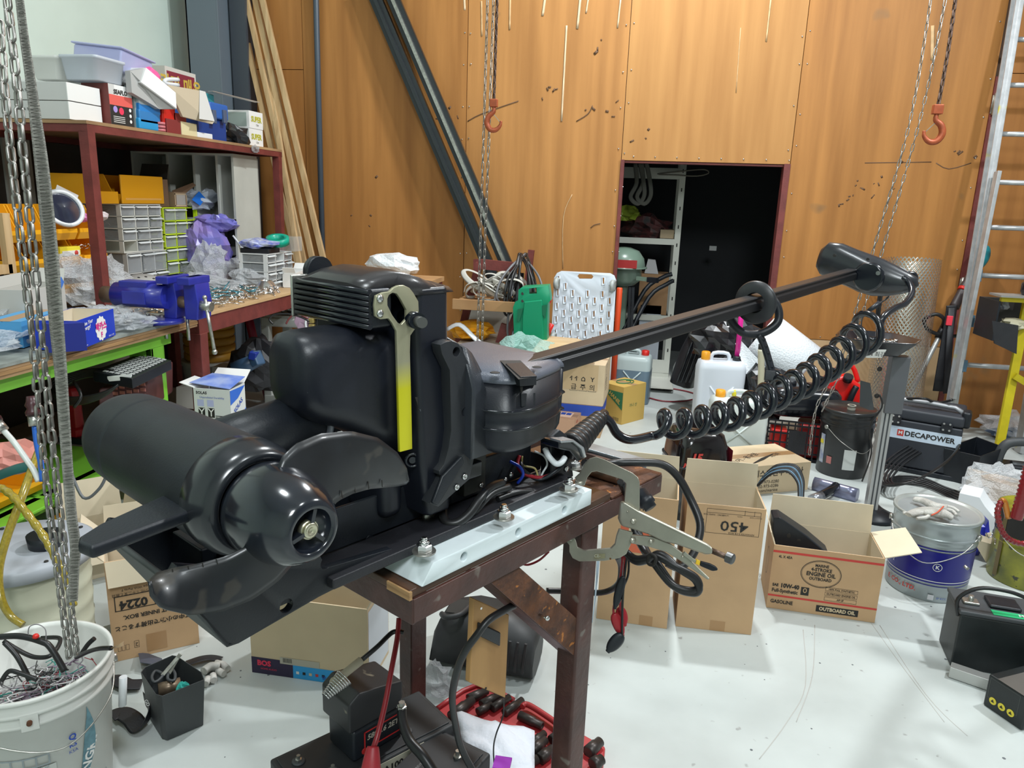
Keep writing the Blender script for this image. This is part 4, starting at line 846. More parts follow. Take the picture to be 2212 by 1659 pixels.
def frm(par, M, x, z, w, h, mt, wd=.0015, y=-.0008, face=None):
    Mf = at(M, x, y, z, face or FRONT); b = B(Mf)
    for (a, c, d, e) in ((-w / 2, -h / 2, w / 2, -h / 2 + wd), (-w / 2, h / 2 - wd, w / 2, h / 2), (-w / 2, -h / 2, -w / 2 + wd, h / 2), (w / 2 - wd, -h / 2, w / 2, h / 2)): b.add([(a, c, 0), (d, c, 0), (d, e, 0), (a, e, 0)], [(0, 1, 2, 3)])
    return b.build('printed_frame', mt, par)
# engine oil carton
t, M, w, h = carton('oil_carton', 'open brown engine oil carton with red stripes and a black printed oval', (1655, 1312), (1889, 1346), .24, .273, CARD, CARDI, [('B', 2, .12), ('R', 72, .13), ('L', 20, .05)]); M = M @ MX.Scale(1.16, 4, V((0, 0, 1))); h /= 1.16
rect(t, M, w / 2, h - .022, w, .008, INKR); rect(t, M, w / 2, .050, w, .007, INKR)
ringp(t, M, .185, .150, .075, .050, INK, .0022); ringp(t, M, .185, .150, .071, .046, INK, .001)
for s_, z_, sz in (('MARINE', .180, .014), ('4-STROKE', .165, .017), ('ENGINE OIL', .148, .020), ('OUTBOARD', .131, .015)): txt(s_, t, F_(M, .185, z_), sz, INK, bold=.03)
txt('4L X 4EA', t, F_(M, .022, .196), .013, INK, align='LEFT', bold=.02); txt('SAE', t, F_(M, .012, .090), .014, INK, align='LEFT', bold=.04); txt('10W-40', t, F_(M, .042, .090), .021, INK, align='LEFT', bold=.05)
txt('Full-Synthetic', t, F_(M, .012, .070), .018, INK, align='LEFT', bold=.03); txt('GASOLINE', t, F_(M, .012, .028), .018, INK, align='LEFT', bold=.03)
rect(t, M, .135, .080, .030, .030, INK, y=-.0008); ringp(t, M, .135, .083, .007, .009, CARD, .003, y=-.0012)
for z_, s_ in ((.100, '100% FULL SYNTHETIC'), (.082, 'OUTBOARD ENGINE OIL'), (.064, 'API SP')):
    frm(t, M, .268, z_, .118, .014, INK, .001); txt(s_, t, F_(M, .268, z_), .0095, INK, bold=.02)
rect(t, M, .262, .024, .155, .024, INK, y=-.0008); txt('OUTBOARD OIL', t, F_(M, .262, .024, -.0014), .018, CARDL, bold=.04)
ringp(t, M, -.0008, .13, .03, .05, INK, .002, y=.12, face=LEFT)
o_ = T('black_moulding', 'black plastic moulding dropped into the engine oil carton', 'plastic part', M @ V((.05, .1, .2)))
B(M).prism([(-.005, .09, .30), (.02, .07, .31), (.13, .07, .255), (.22, .06, .20), (.21, .06, .19), (.10, .07, .18), (.03, .07, .16), (.02, .07, .20), (.0, .09, .25)], V((.0, .09, .0))).build('moulding', BLK, o_, bevel=.006)
for x, z in ((.06, .25), (.10, .235), (.13, .215)): B(M).cyl((x, .069, z), (x, .066, z), .008, n=12).build('rib_hole', INK, o_)
# tall cartons
t, M, w, h = carton('tall_carton', 'tall open brown carton with upside-down 450 print beside the oil carton', (1459, 1353), (1622, 1372), .22, .505, CARD, CARDI, [('B', 0, .095)])
txt('450', t, F_(M, w * .62, h - .075), .055, INK, pi, .01, sx=1.2)
frm(t, M, w * .60, h - .062, .19, .095, INK, .0012)
for k in range(3): rect(t, M, w * .60, h - .030 - k * .001 + .0, .19, .0012, INK) if k == 0 else rect(t, M, w * (.62 + .12 * k), h - .022, .0012, .02, INK)
txt('LOT NO / INSPECTOR', t, F_(M, w * .36, h - .037), .008, INK, pi); txt('ADVANTEX E-CR M723', t, F_(M, w * .72, h - .103), .009, INK, pi); txt('g/m\u00b2', t, F_(M, w * .2, h - .062), .01, INK, pi)
for k, s_ in enumerate(('PRODUCT NAME', 'WIDTH', 'NET WEIGHT')): txt(s_, t, F_(M, w * (.88 - .2 * k), h - .036), .0055, INK, pi)
rect(t, M, w * .55, .022, .055, .040, TAPE, 'tape')
t, M, w, h = carton('tall_carton', 'tall open brown carton with red logo patch behind the clamp handle', (1288, 1336), (1440, 1359), .22, .52, CARD, CARDI, [('B', 4, .09)])
rect(t, M, w * .45, h - .155, .105, .14, mat('faded_red_print', (.60, .13, .06), .7)); txt('OM', t, F_(M, w * .48, h - .125, -.0014), .04, CARDL, pi, .03); txt('LIVING', t, F_(M, w * .40, h - .045), .026, INK, pi, .02)
B(at(M, w * .45, -.0014, h - .19, FRONT)).tube([(-.045, -.02, 0), (0, .012, 0), (.045, .035, 0)], (.003, .0004), 6, res=4, flat=(0, 1, 0)).build('logo_stroke', CARDL, t)
rect(t, M, w * .70, .022, .05, .040, TAPE, 'tape')
# korean marine carton behind
t, M, w, h = carton('marine_carton', 'closed pale carton with torn tape and Korean print behind the outboard cowl', (1560, 1076), (1744, 1058), .33, .165, CARDL, CARDI, closed=True)
txt('에스디엔주식회사', t, F_(M, w * .62, h - .045), .045, INK, bold=.01); txt('02-973-0280', t, F_(M, w * .40, .07), .026, INK, align='LEFT'); txt('02-973-0286', t, F_(M, w * .40, .045), .026, INK, align='LEFT'); txt('.com/marine', t, F_(M, w * .40, .020), .026, INK, align='LEFT')
txt('거치/거 - 용규암:', t, at(M, w * .35, .12, h + .006) @ MX.Rotation(.45, 4, 'Z'), .045, INK); txt('피디피', t, at(M, w * .75, .14, h + .006) @ MX.Rotation(.45, 4, 'Z'), .035, INK)
B(M).prism([(w * .30, .02, h + .0065), (w * .55, .085, h + .0065), (w * .78, .17, h + .0065), (w * .55, .11, h + .0065)], Z * .0005).build('tear', INK, t)
# background stack
t, M, w, h = carton('lower_carton', 'brown carton with a dark blue band at the bottom of the background stack', (1205, 938), (1296, 947), .34, .22, CARD, closed=True)
rect(t, M, w * .5, h - .035, w, .075, INKB); rect(t, M, w + .0008, h - .035, .34, .075, INKB, y=.17, face=RIGHT)
sx_, sm = (M @ V((0, 0, 0))), h
p0 = M @ V((-.10, .0, 0)); p1 = M @ V((w + .005, 0, 0))
t2, M2, w2, h2 = carton('big_carton', 'large pale carton with handling symbols on top of the blue-banded carton', tuple(p0), tuple(p1), .42, .275, CARDL, closed=True, z0=sm + .006)
for k in range(3): frm(t2, M2, w2 * .56 + k * .062 - .03, .175, .05, .05, INK, .004)
for k, s_ in enumerate(('\u2191\u2191', '\u2302', 'Y')): txt(s_, t2, F_(M2, w2 * .56 + k * .062 - .03, .175), .04, INK, bold=.03)
for k, s_ in enumerate('급주의'): frm(t2, M2, w2 * .56 + k * .062 - .03, .118, .055, .05, INK, .002); txt(s_, t2, F_(M2, w2 * .56 + k * .062 - .03, .118), .044, INK, bold=.01)
B(M2).b2((w2 * .56 - .12, -.001, .10), (w2 * .56 + .13, -.0004, .275)).build('clear_tape', mat('amber_tape', (.58, .42, .24), .25), t2)
txt('조이스틱', t2, at(M2, w2 + .0012, .12, .2, RIGHT), .04, INK, 1.3)
for k in range(5): rect(t2, M2, w2 + .001, .16 - k * .018, .09, .004, INK, y=.14, face=RIGHT)
t, M, w, h = carton('small_carton', 'small pinkish brown carton with a red and blue shipping label on its lid', (1170, 952), (1238, 961), .20, .165, mat('pinkish_cardboard', (.52, .30, .19), .8), closed=True)
b = B(at(M, w * .5, .10, h + .0052)); b.add([(-.06, -.06, 0), (.07, -.06, 0), (.07, .06, 0), (-.06, .06, 0)], [(0, 1, 2, 3)]); b.build('label_sheet', mat('pink_label', (.8, .55, .45), .6), t)
for k in range(3): B(at(M, w * .5 - .035 + .038 * k, .12, h + .006)).add([(-.015, -.025, 0), (.017, -.025, 0), (.017, .025, 0), (-.015, .025, 0)], [(0, 1, 2, 3)]).build('print_block', INKB, t)
for k in range(2): txt('A A', t, at(M, w + .001, .08, .14 - .1 * k, RIGHT), .03, INKR, bold=.02)
ringp(t, M, w + .001, .06, .05, .05, INKR, .02, y=.18, face=RIGHT)
HM = mat('ochre_cardboard', (.55, .36, .09), .7)
t, M, w, h = carton('ochre_carton', 'ochre carton with green triangle and swirl print beside the blue-grey canister', (1296, 904), (1342, 918), .26, .275, HM, closed=True)
Mf = at(M, 0, -.001, 0, FRONT); B(Mf).add([(w * .05, h * .86, 0), (w * .98, h * .86, 0), (w * .98, h * .38, 0)], [(0, 1, 2)]).build('green_triangle', INKG, t)
txt('HANIL', t, F_(M, w * .62, h * .68, -.0016), .042, HM, -.55, .03); txt('ER', t, F_(M, w * .16, h * .52), .03, INK, bold=.02)
for k in range(7): rect(t, M, w * .60 + k * .008, .03, .004 - .001 * (k % 2), .028, INK)
Mt = at(M, w * .5, .13, h + .0056); b = B(Mt); b.tube([(.06 * cos(a) * (1 - .04 * a), .09 * sin(a) * (1 - .05 * a), 0) for a in [k * .4 for k in range(22)]], (.007, .0004), 6, flat=(0, 0, 1)); b.build('green_swirl', INKG, t)
txt('가나 산', t, at(M, w + .001, .12, .13, RIGHT), .03, INKG)
# cartons at the left
t, M, w, h = carton('inner_box_carton', 'brown carton with upside-down 0224 print beside the white bucket', (247, 1431), (431, 1389), .26, .365, CARD, CARDI, [('F', 164, .085), ('B', 10, .09), ('L', 40, .10)])
txt('0224', t, F_(M, w * .28, h * .56), .042, INK, pi, .04); frm(t, M, w * .36, h * .575, .155, .055, INK, .003); rect(t, M, w * .52, h * .575, .002, .055, INK)
txt('必ず中の小箱で出荷すること', t, F_(M, w * .52, h * .33), .0195, INK, pi, .03); txt('TAKE OUT INNER BOX.', t, F_(M, w * .55, h * .43), .020, INK, pi, .03)
txt('パーツ付, 1.十二支と鹿目', t, F_(M, w * .30, h * .665), .012, INK, pi); txt('ind Type With Parts F', t, F_(M, w * .36, h * .705), .012, INK, pi)
rect(t, M, w * .50, .045, .062, .065, TAPE, 'tape', y=-.0009); frm(t, M, w * .27, .050, .015, .026, INK, .001); txt('2', t, F_(M, w * .27, .05), .02, INK, pi)
for k in range(3): frm(t, M, w * .12 - .012 + .012 * k, .046, .010, .020, INK, .0008)
t, M, w, h = carton('speaker_carton', 'pale brown open carton standing on its printed blue edge under the motor nose', (545, 1452), (796, 1488), .20, .285, CARDL, CARDI, [('R', 26, .07), ('B', 6, .05)])
rect(t, M, w * .18, .030, w * .36, .060, mat('navy_print', (.03, .02, .06), .6)); rect(t, M, w * .68, .024, w * .64, .048, mat('sky_blue_print', (.03, .35, .75), .6)); rect(t, M, w * .42, .060, w * .34, .024, mat('grey_label', (.5, .46, .38), .7), y=-.001)
txt('BOS', t, F_(M, w * .11, .040, -.0012), .026, mat('pink_print', (.8, .04, .10), .6), bold=.05); txt('HOME AUDIO', t, F_(M, w * .15, .020, -.0012), .009, MATS['pink_print'])
txt('Bluetooth', t, F_(M, w * .70, .016, -.0012), .018, INKB); txt('YOUR FAMILY', t, F_(M, w * .80, .050, -.0012), .010, WHTP)
for k in range(5): rect(t, M, w * (.40 + .055 * k), .022, .010, .010, [WHTP, INK, CARDL, INKR, INK][k], y=-.0012)
for k in range(8): rect(t, M, w * .28 + .004 * k, .062, .002, .016, INK, y=-.0014)
rect(t, M, w + .0008, h * .5, .19, h * .9, mat('white_blue_print', (.62, .66, .70), .6), y=.10, face=RIGHT)
t, M, w, h = carton('open_left_carton', 'open pale brown carton with torn flaps behind the hanging strap', (160, 1262), (300, 1228), .26, .17, CARDI, CARDI, [('R', 12, .20), ('F', 150, .10), ('B', 15, .16)])
# ================================================================ PAILS, JUGS, BATTERIES AND TOOLS ON THE FLOOR
def wrap(par, c, r0, r1, z0, z1, a0, a1, mt, name, n=24, off=.0008):
    """curved label on a round body; radii r0 (bottom) r1 (top)"""
    vs = []
    for z, r in ((z0, r0 + off), (z1, r1 + off)):
        for i in range(n + 1): a = a0 + (a1 - a0) * i / n; vs.append(V(c) + V((r * cos(a), r * sin(a), z)))
    return B().add(vs, [(i, i + 1, n + 2 + i, n + 1 + i) for i in range(n)], True).build(name, mt, par)
def ctxt(s, par, c, r, z, a, size, mt, rot=0, bold=0):   # lettering bent round a cylinder, facing angle a
    key_o = txt(s, par, MX.Identity(4), size, mt, 0, bold)
    if not key_o: return
    me = key_o.data; o0 = org(par); R = MX.Rotation(rot, 4, 'Z')
    for v in me.vertices:
        p = R @ V((v.co.x + o0.x, v.co.y + o0.y, 0)); aa = a + p.x / r
        w_ = V(c) + V(((r + .0012) * cos(aa), (r + .0012) * sin(aa), z + p.y)); v.co = w_ - o0
    return key_o
def toward(c): return atan2(-c[1], -c[0])
def bail(c, r, z, a, drop, mt, par, wr=.0022, grip=None):
    """wire handle hanging down in front; ears at a+-90 deg"""
    e1 = V(c) + V((r * cos(a - 1.35), r * sin(a - 1.35), z)); e2 = V(c) + V((r * cos(a + 1.35), r * sin(a + 1.35), z)); f = V((cos(a), sin(a), 0))
    pts = [e1, e1.lerp(e2, .15) + f * r * .62 + V((0, 0, -drop * .55)), e1.lerp(e2, .5) + f * r * .98 + V((0, 0, -drop)), e1.lerp(e2, .85) + f * r * .62 + V((0, 0, -drop * .55)), e2]
    B().tube(pts, wr, 6, res=8).build('bail_handle', mt, par)
    for e in (e1, e2): d = (e - V(c)); d.z = 0; d.normalize(); B().cyl(e - d * .006, e + d * .008, .012, n=12).build('handle_ear', mt, par)
# white bucket with wire scraps
bc = g(70, 1428, .395); bc.z = 0
wb_ = T('plastic_bucket', 'large white plastic bucket full of scrap cable under the hoist chain', 'bucket', bc)
WB_ = mat('bucket_white', (.74, .74, .70), .38, var=.08, scale=6, spots=(.45, .36, .22), spotscale=9, spotlo=.72)
R1, R0, HB_ = .172, .145, .40
B().lathe([(0, .0), (R0 - .006, 0), (R0, .006), (R1 - .004, HB_ - .075), (R1 + .004, HB_ - .072), (R1 + .004, HB_ - .064), (R1 - .002, HB_ - .06), (R1 - .001, HB_ - .045), (R1 + .006, HB_ - .042), (R1 + .006, HB_ - .034), (R1, HB_ - .03), (R1 + .001, HB_ - .012), (R1 + .007, HB_ - .008), (R1 + .006, HB_), (R1 - .002, HB_), (R1 - .006, HB_ - .01), (R0 - .004, .012), (0, .012)], bc, Z, 64, cap=False).build('bucket_body', WB_, wb_)
al = toward(bc); SLT = mat('teal_grey_print', (.16, .33, .40), .6, var=.3, scale=60)
def cp_(a, z): r = R0 + (R1 - .004 - R0) * z / (HB_ - .075) + .001; return bc + V((r * cos(a), r * sin(a), z))
n_ = 10; tri_ = []
for i in range(n_ + 1): f = i / n_; tri_.append([cp_(al + .60 - .22 * f + .24 * g_ * sin(pi * min(1, f * 1.0)) * 1.0, .295 - .24 * f + .02 * g_) for g_ in (0, .5, 1)])
B().add([p for r_ in tri_ for p in r_], [(3 * i + j, 3 * i + j + 1, 3 * i + 4 + j, 3 * i + 3 + j) for i in range(n_) for j in range(2)], True).build('teal_logo', SLT, wb_)
ctxt('SSANGKOM', wb_, bc, .1585, .17, al + .60, .034, mat('white_lettering', (.8, .8, .78), .5), 1.15, .03)
ctxt('주식회사', wb_, bc, .1525, .075, al + .72, .022, mat('faded_grey_ink', (.25, .26, .3), .6), .1)
ctxt('Q', wb_, bc, .165, .255, al + .36, .022, INKB, 0, .03); ctxt('KS', wb_, bc, .163, .232, al + .36, .016, INKB, 0, .03); ctxt('KSA', wb_, bc, .162, .214, al + .36, .012, INKB)
wrap(wb_, bc, R0 + .003, R0 + .0155, .03, .205, al - .62, al + .12, mat('worn_label', (.62, .64, .60), .6, var=.12, scale=25, spots=(.66, .62, .15), spotscale=7, spotlo=.60), 'worn_label')
FI = mat('faded_line', (.30, .34, .36), .6)
for k in range(11): wrap(wb_, bc, R0 + .0055 + .0009 * k, R0 + .0055 + .0009 * k, .045 + .0135 * k, .0462 + .0135 * k, al - .58 + .06 * (k % 3), al + .06, FI, 'printed_line', 10, .003)
for k in range(4): frm_a = al - .52 + .16 * k; ctxt('\u25a1', wb_, bc, .1625, .222, frm_a, .04, FI); ctxt('회로', wb_, bc, .161, .20, frm_a, .014, FI)
bail(bc, R1 + .004, HB_ - .055, al + .18, .075, STL, wb_, .0022)
gp_ = bc + V(((R1 + .012) * cos(al + 1.42), (R1 + .012) * sin(al + 1.42), .245)); B().cyl(gp_ + V((0, 0, -.035)), gp_ + V((.008, .004, .05)), .010, n=12).build('handle_grip', WHT, wb_)
wrap(wb_, bc, R1 + .003, R1 + .004, HB_ - .078, HB_ - .036, al - .22, al - .02, WB_, 'ear_pad', 8, .003)
B().cyl(bc + V(((R1 + .004) * cos(al - .12), (R1 + .004) * sin(al - .12), HB_ - .055)), bc + V(((R1 + .014) * cos(al - .12), (R1 + .014) * sin(al - .12), HB_ - .055)), .006, n=10).build('rusty_eye', RS, wb_)
rw = random.Random(11)
heap = T('scrap_wire_heap', 'tangled heap of coloured scrap wire inside the white bucket', 'wire heap', bc + V((0, 0, .25)))
cols = [RUB, mat('grey_wire', (.2, .19, .2), .5), mat('dull_white_wire', (.6, .58, .58), .5), RW, mat('mauve_wire', (.28, .2, .27), .5), mat('teal_wire', (.05, .3, .25), .5)]
bs = [B() for _ in cols]
for k in range(190):
    a = rw.uniform(0, 2 * pi); r = .128 * sqrt(rw.random()); p = bc + V((r * cos(a), r * sin(a), .235 + rw.uniform(0, .075) + .02 * (1 - r / .13)))
    pts = [p]
    for _ in range(4):
        nx = pts[-1] + V((rw.uniform(-.04, .04), rw.uniform(-.04, .04), rw.uniform(-.012, .012))); dd = nx - bc; rr_ = sqrt(dd.x ** 2 + dd.y ** 2)
        if rr_ > .138: nx = bc + V((dd.x * .138 / rr_, dd.y * .138 / rr_, nx.z))
        pts.append(nx)
    bs[rw.choice([0, 0, 1, 1, 2, 2, 3, 4, 4, 5])].tube(pts, rw.uniform(.0009, .002), 5, res=3)
B().lathe([(0, .255), (.09, .25), (.142, .225)], bc, Z, 24, cap=False).build('wire_bed', mat('wire_bed', (.05, .045, .05), .8), heap)
for b_, mt_ in zip(bs, cols): b_.build('wire_strands', mt_, heap, kind='stuff')
def bcable(lbl, pts, r, mt=RUB):
    return B().tube([q(x, y, d) for x, y, d in pts], r, 8, res=7).build('cable_offcut', mt, None, label=lbl, cat='cable', group='cable offcuts in the white bucket')
bcable('thick black cable arching across the white bucket', [(-20, 1378, 1.80), (40, 1374, 1.80), (90, 1386, 1.80), (110, 1400, 1.80), (140, 1450, 1.80)], .0075)
bcable('black cable bending down left inside the white bucket', [(10, 1388, 1.78), (35, 1415, 1.78), (55, 1450, 1.78), (64, 1470, 1.78)], .0065)
bcable('loop of black cable low inside the white bucket', [(4, 1470, 1.72), (20, 1450, 1.72), (45, 1455, 1.72), (80, 1468, 1.72)], .0055)
bcable('black cable looping to the right inside the white bucket', [(8, 1385, 1.84), (50, 1410, 1.84), (80, 1420, 1.84), (112, 1414, 1.84), (130, 1380, 1.90), (90, 1378, 1.92)], .0055)
o = bcable('stripped black cable sticking out over the bucket rim', [(165, 1420, 1.84), (190, 1408, 1.80), (215, 1401, 1.76), (240, 1400, 1.73)], .0055)
for k in range(5): B().tube([q(240, 1400, 1.73), q(255, 1398 - k, 1.72), q(268, 1394 - k * 2, 1.71)], .0012, 5).build('copper_strand', mat('copper_strand', (.6, .4, .25), .35, .6), o)
bcable('short black cable end standing by the bucket rim', [(176, 1412, 1.88), (190, 1392, 1.88), (204, 1379, 1.88)], .006)
wl_ = T('wire_loop', 'thin wire loop with a red clip on the scrap in the white bucket', 'wire', q(78, 1378, 1.82))
B().tube([q(78, 1376, 1.80), q(62, 1372, 1.80), (q(64, 1354, 1.80)), q(82, 1349, 1.80), q(98, 1360, 1.80), q(99, 1385, 1.80)], .0012, 6, res=6).build('wire', MATS['grey_wire'], wl_)
B().lathe([(.004, 0), (.008, .004), (.006, .010), (.003, .012)], q(78, 1379, 1.79), Z, 10).build('clip', REDB, wl_)
# round pails
def pail(name, label, c, r, h, body, lid=None, taper=.96, beads=(.33, .66)):
    t = T(name, label, 'pail', c); pf = [(0, 0), (r * taper - .004, 0), (r * taper, .004)]
    for f in beads: z = h * f; rr_ = r * (taper + (1 - taper) * f); pf += [(rr_, z - .006), (rr_ + .004, z), (rr_, z + .006)]
    pf += [(r, h - .012), (r + .006, h - .008), (r + .006, h), (r, h + .002), (r - .01, h - .004), (0, h - .004)]
    B().lathe(pf, c, Z, 56, cap=False).build('pail_body', body, t)
    return t
pc = q(2003, 1228, 2.93); pc.z = 0; fr_ = g(1990, 1297); dirr = V((fr_.x, fr_.y, 0)).normalized(); pc = V((fr_.x, fr_.y, 0)) + dirr * .155
SIL = mat('silver_tin', (.42, .46, .47), .3, .45, var=.08, scale=10)
t = pail('paint_pail', 'silver and navy blue paint pail with a work glove on its lid', pc, .162, .35, SIL, None, .95, (.70, .78))
al = toward(pc); NV = mat('navy_tin_print', (.012, .012, .20), .3)
wrap(t, pc, .1566, .1598, .085, .225, al - 1.9, al + 1.9, NV, 'blue_band', 48); wrap(t, pc, .1562, .1562, .072, .076, al - 1.9, al + 1.9, NV, 'blue_line', 48)
wrap(t, pc, .1572, .1572, .094, .097, al - 1.9, al + 1.9, WHTP, 'white_line', 48, .002); wrap(t, pc, .1602, .1602, .232, .238, al - 1.9, al + 1.9, NV, 'blue_line', 48)
ctxt('BHD', t, pc, .1608, .195, al - .82, .042, WHTP, 0, .04); ctxt('E. CO., LTD.', t, pc, .1568, .045, al - .62, .026, INKR, 0, .03); ctxt('K', t, pc, .1608, .160, al + .22, .022, WHTP, 0, .03)
for rr_ in (.016,): 
    b = B(); b.tube([pc + V((.1612 * cos(al + .22 + x / .158), .1612 * sin(al + .22 + x / .158), .160 + y)) for x, y in [(rr_ * cos(a), rr_ * sin(a)) for a in [2 * pi * i / 20 for i in range(20)]]], .0014, 5, closed=True); b.build('round_emblem', WHTP, t)
ctxt('2', t, pc, .1605, .13, al - .9, .02, WHTP); wrap(t, pc, .1565, .1565, .012, .035, al + .12, al + .26, mat('tin_label', (.6, .6, .62), .5), 'small_label', 6); ctxt('SP KCC', t, pc, .155, .022, al + .45, .012, INKB)
B().lathe([(.150, .338), (.166, .344), (.169, .352), (.165, .358), (.158, .352), (.150, .345), (0, .345)], pc, Z, 56, cap=False).build('lid', mat('lid_grey', (.40, .42, .40), .3, .3), t)
B().lathe([(.160, .270), (.168, .274), (.160, .280)], pc, Z, 56, cap=False).build('neck_bead', SIL, t)
bail(pc, .166, .285, al - .1, .10, STL, t, .0022); B().cyl(q(2083, 1222, 2.75), q(2092, 1230, 2.74), .006, n=8).build('handle_end', STL, t)
gl = T('work_glove', 'dirty white knit work glove crumpled on the paint pail lid', 'glove', pc + V((.01, 0, .36)))
GLV = mat('glove_knit', (.58, .56, .52), .85, col2=(.34, .32, .29), scale=22, bump=.35, bscale=220)
gz = pc.z + .356
def gq(x, y, dz=0): return g(x, y, gz + dz)
B().tube([gq(1962, 1112, .012), gq(1990, 1104, .02), gq(2020, 1106, .03), gq(2042, 1110, .025), gq(2058, 1118, .015)], lambda f: (.016 + .014 * sin(pi * f), .008 + .008 * sin(pi * f)), 12, res=5, flat=(0, 1, 0)).build('palm', GLV, gl)
B().tube([gq(1975, 1078, .01), gq(1995, 1082, .02), gq(2020, 1094, .03), gq(2045, 1100, .03)], lambda f: (.012 + .010 * f, .008 + .006 * f), 10, res=5).build('cuff', GLV, gl)
for k, pts in enumerate([[(2030, 1108), (2044, 1112), (2054, 1122)], [(2040, 1100), (2058, 1104), (2066, 1114)], [(1990, 1105), (1972, 1109), (1950, 1108)], [(2010, 1112), (2000, 1118), (1980, 1120)], [(2045, 1094), (2060, 1098), (2072, 1106)]]):
    B().tube([gq(x, y, .018 - .005 * i) for i, (x, y) in enumerate(pts)], lambda f: .0085 - .002 * f, 8, res=5).build('finger', GLV, gl)
B().tube([gq(2012, 1113, .044), gq(2026, 1106, .052), gq(2038, 1094, .046)], .003, 6, res=5).build('red_cuff_edge', mat('red_thread', (.6, .1, .05), .8), gl)
# black oil pail
fr_ = g(1812, 1035); pc = V((fr_.x, fr_.y, 0)) + V((fr_.x, fr_.y, 0)).normalized() * .15
BP = mat('black_pail', (.02, .021, .023), .3, var=.2, scale=15)
t = pail('oil_pail', 'black plastic oil pail with a peeling white label beside the dark post', pc, .152, .40, BP, None, .93, (.80, .86)); al = toward(pc)
B().lathe([(.146, .39), (.160, .392), (.163, .400), (.160, .412), (.150, .414), (.146, .406), (0, .406)], pc, Z, 48, cap=False).build('lid', BP, t)
B().lathe([(.022, .406), (.024, .416), (.018, .426), (.026, .432), (.024, .436), (.016, .434)], pc + V((.0, -.04, 0)), Z, 20, cap=False).build('spout', mat('khaki_spout', (.35, .33, .28), .4), t)
wrap(t, pc, .1445, .147, .06, .185, al + .05, al + .52, mat('grey_white_label', (.62, .64, .62), .6, var=.1, scale=12), 'white_label', 10)
wrap(t, pc, .144, .146, .08, .125, al - .62, al - .40, mat('pinkish_square', (.5, .18, .17), .6), 'red_square', 5); wrap(t, pc, .143, .149, .07, .25, al - 1.05, al - .80, mat('side_label', (.6, .62, .6), .6, col2=(.05, .1, .4), scale=14), 'side_label', 6)
wrap(t, pc, .148, .149, .19, .215, al - 1.05, al - .86, mat('yellow_print', (.8, .65, .05), .6), 'yellow_block', 4, .002)
bail(pc, .154, .30, al + .6, .12, STL, t, .0018)
# yellow can, right edge
YC = mat('olive_yellow_tin', (.36, .34, .03), .3, .25, col2=(.12, .13, .03), scale=7, spots=(.05, .05, .03), spotscale=30, spotlo=.62)
pc = g(2212, 1262); pc = V((pc.x, pc.y, 0)) + V((pc.x, pc.y, 0)).normalized() * .07
t = pail('oil_can', 'dented olive yellow oil can with a red pump on its lid at the right edge', pc, .150, .33, YC, None, 1.0, (.55,)); al = toward(pc)
wrap(t, pc, .151, .151, .22, .32, al - 1.6, al - .05, INK, 'black_patch', 16); wrap(t, pc, .151, .151, .02, .30, al - .9, al - .75, mat('brown_drip', (.12, .08, .02), .4), 'drip', 4, .002)
B().lathe([(.13, .325), (.12, .322), (0, .322)], pc, Z, 40, cap=False).build('lid', mat('grimy_lid', (.12, .09, .07), .45, var=.4, scale=20), t)
ctxt('0', t, pc, .151, .16, al + .35, .07, mat('pale_mark', (.45, .5, .5), .5), 0, .02)
bail(pc, .152, .27, al - .1, .10, STL, t, .0025); B().tube([g(2130, 1150, .30), g(2136, 1162, .29), g(2142, 1158, .30), g(2150, 1165, .27), g(2149, 1176, .27)], .0022, 6, res=4).build('wire_clasp', CHR, t)
pm = T('hand_pump', 'translucent red siphon pump with ribbed hose on the yellow can', 'pump', pc + V((0, 0, .33)))
RT = mat('dark_red_translucent', (.22, .015, .02), .2, coat=.4); AM = mat('amber_translucent', (.55, .20, .03), .25, coat=.4)
B().lathe([(.036, 0), (.030, .02), (.022, .03), (.018, .06)], pc + V((-.05, .0, .325)), Z, 20).build('pump_collar', mat('dusty_red', (.42, .16, .14), .5), pm)
hp_ = [q(2192, 1150, 2.8), q(2178, 1120, 2.8), q(2170, 1085, 2.8), q(2163, 1082, 2.8), q(2155, 1105, 2.8), q(2160, 1135, 2.8), q(2172, 1158, 2.8), q(2195, 1172, 2.8), q(2225, 1176, 2.8)]
B().tube(hp_[1:4] , .011, 10, res=5).build('amber_elbow', AM, pm)
pl_ = spline(hp_[3:], 10); B().tube(pl_, lambda f: .0105 + .002 * sin(f * 210), 10).build('ribbed_hose', RT, pm)
b = B(); b.tube([q(2195, 1120, 2.78), q(2210, 1070, 2.76), q(2225, 1010, 2.75)], lambda f: .022 + .003 * sin(f * 90), 12, res=14); b.build('ribbed_hose', RT, pm)
# battery pair lower right
def battery(name, label, pL, pR, dep, h, top=None, cat='battery'):
    a, e = g(*pL), g(*pR); a.z = e.z = .001; M = frame(a, e - a); w = (e - a).length; t = T(name, label, cat, M @ V((w / 2, dep / 2, 0)))
    B(M).b2((0, 0, 0), (w, dep, h)).build('case', mat('battery_black', (.012, .016, .017), .4, var=.3, scale=15), t, bevel=.006)
    return t, M, w
t, M, w = battery('marine_battery', 'large black battery with a green edge label at the right edge', (2052, 1440), (2240, 1475), .17, .205)
B(M).b2((-.004, -.004, .205), (w + .004, .174, .222)).build('lid', DGR, t, bevel=.005)
for x in (.10, .26): B(M).b2((x, .05, .222), (x + .10, .13, .236)).build('vent_cap', BLK, t, bevel=.01)
for x in (.045, .33): B(M).cyl((x, .07, .222), (x, .07, .25), .010, .008, n=14).build('terminal', STL, t); B(M).b2((x - .025, .05, .222), (x + .025, .09, .232)).build('terminal_base', STL, t, bevel=.003)
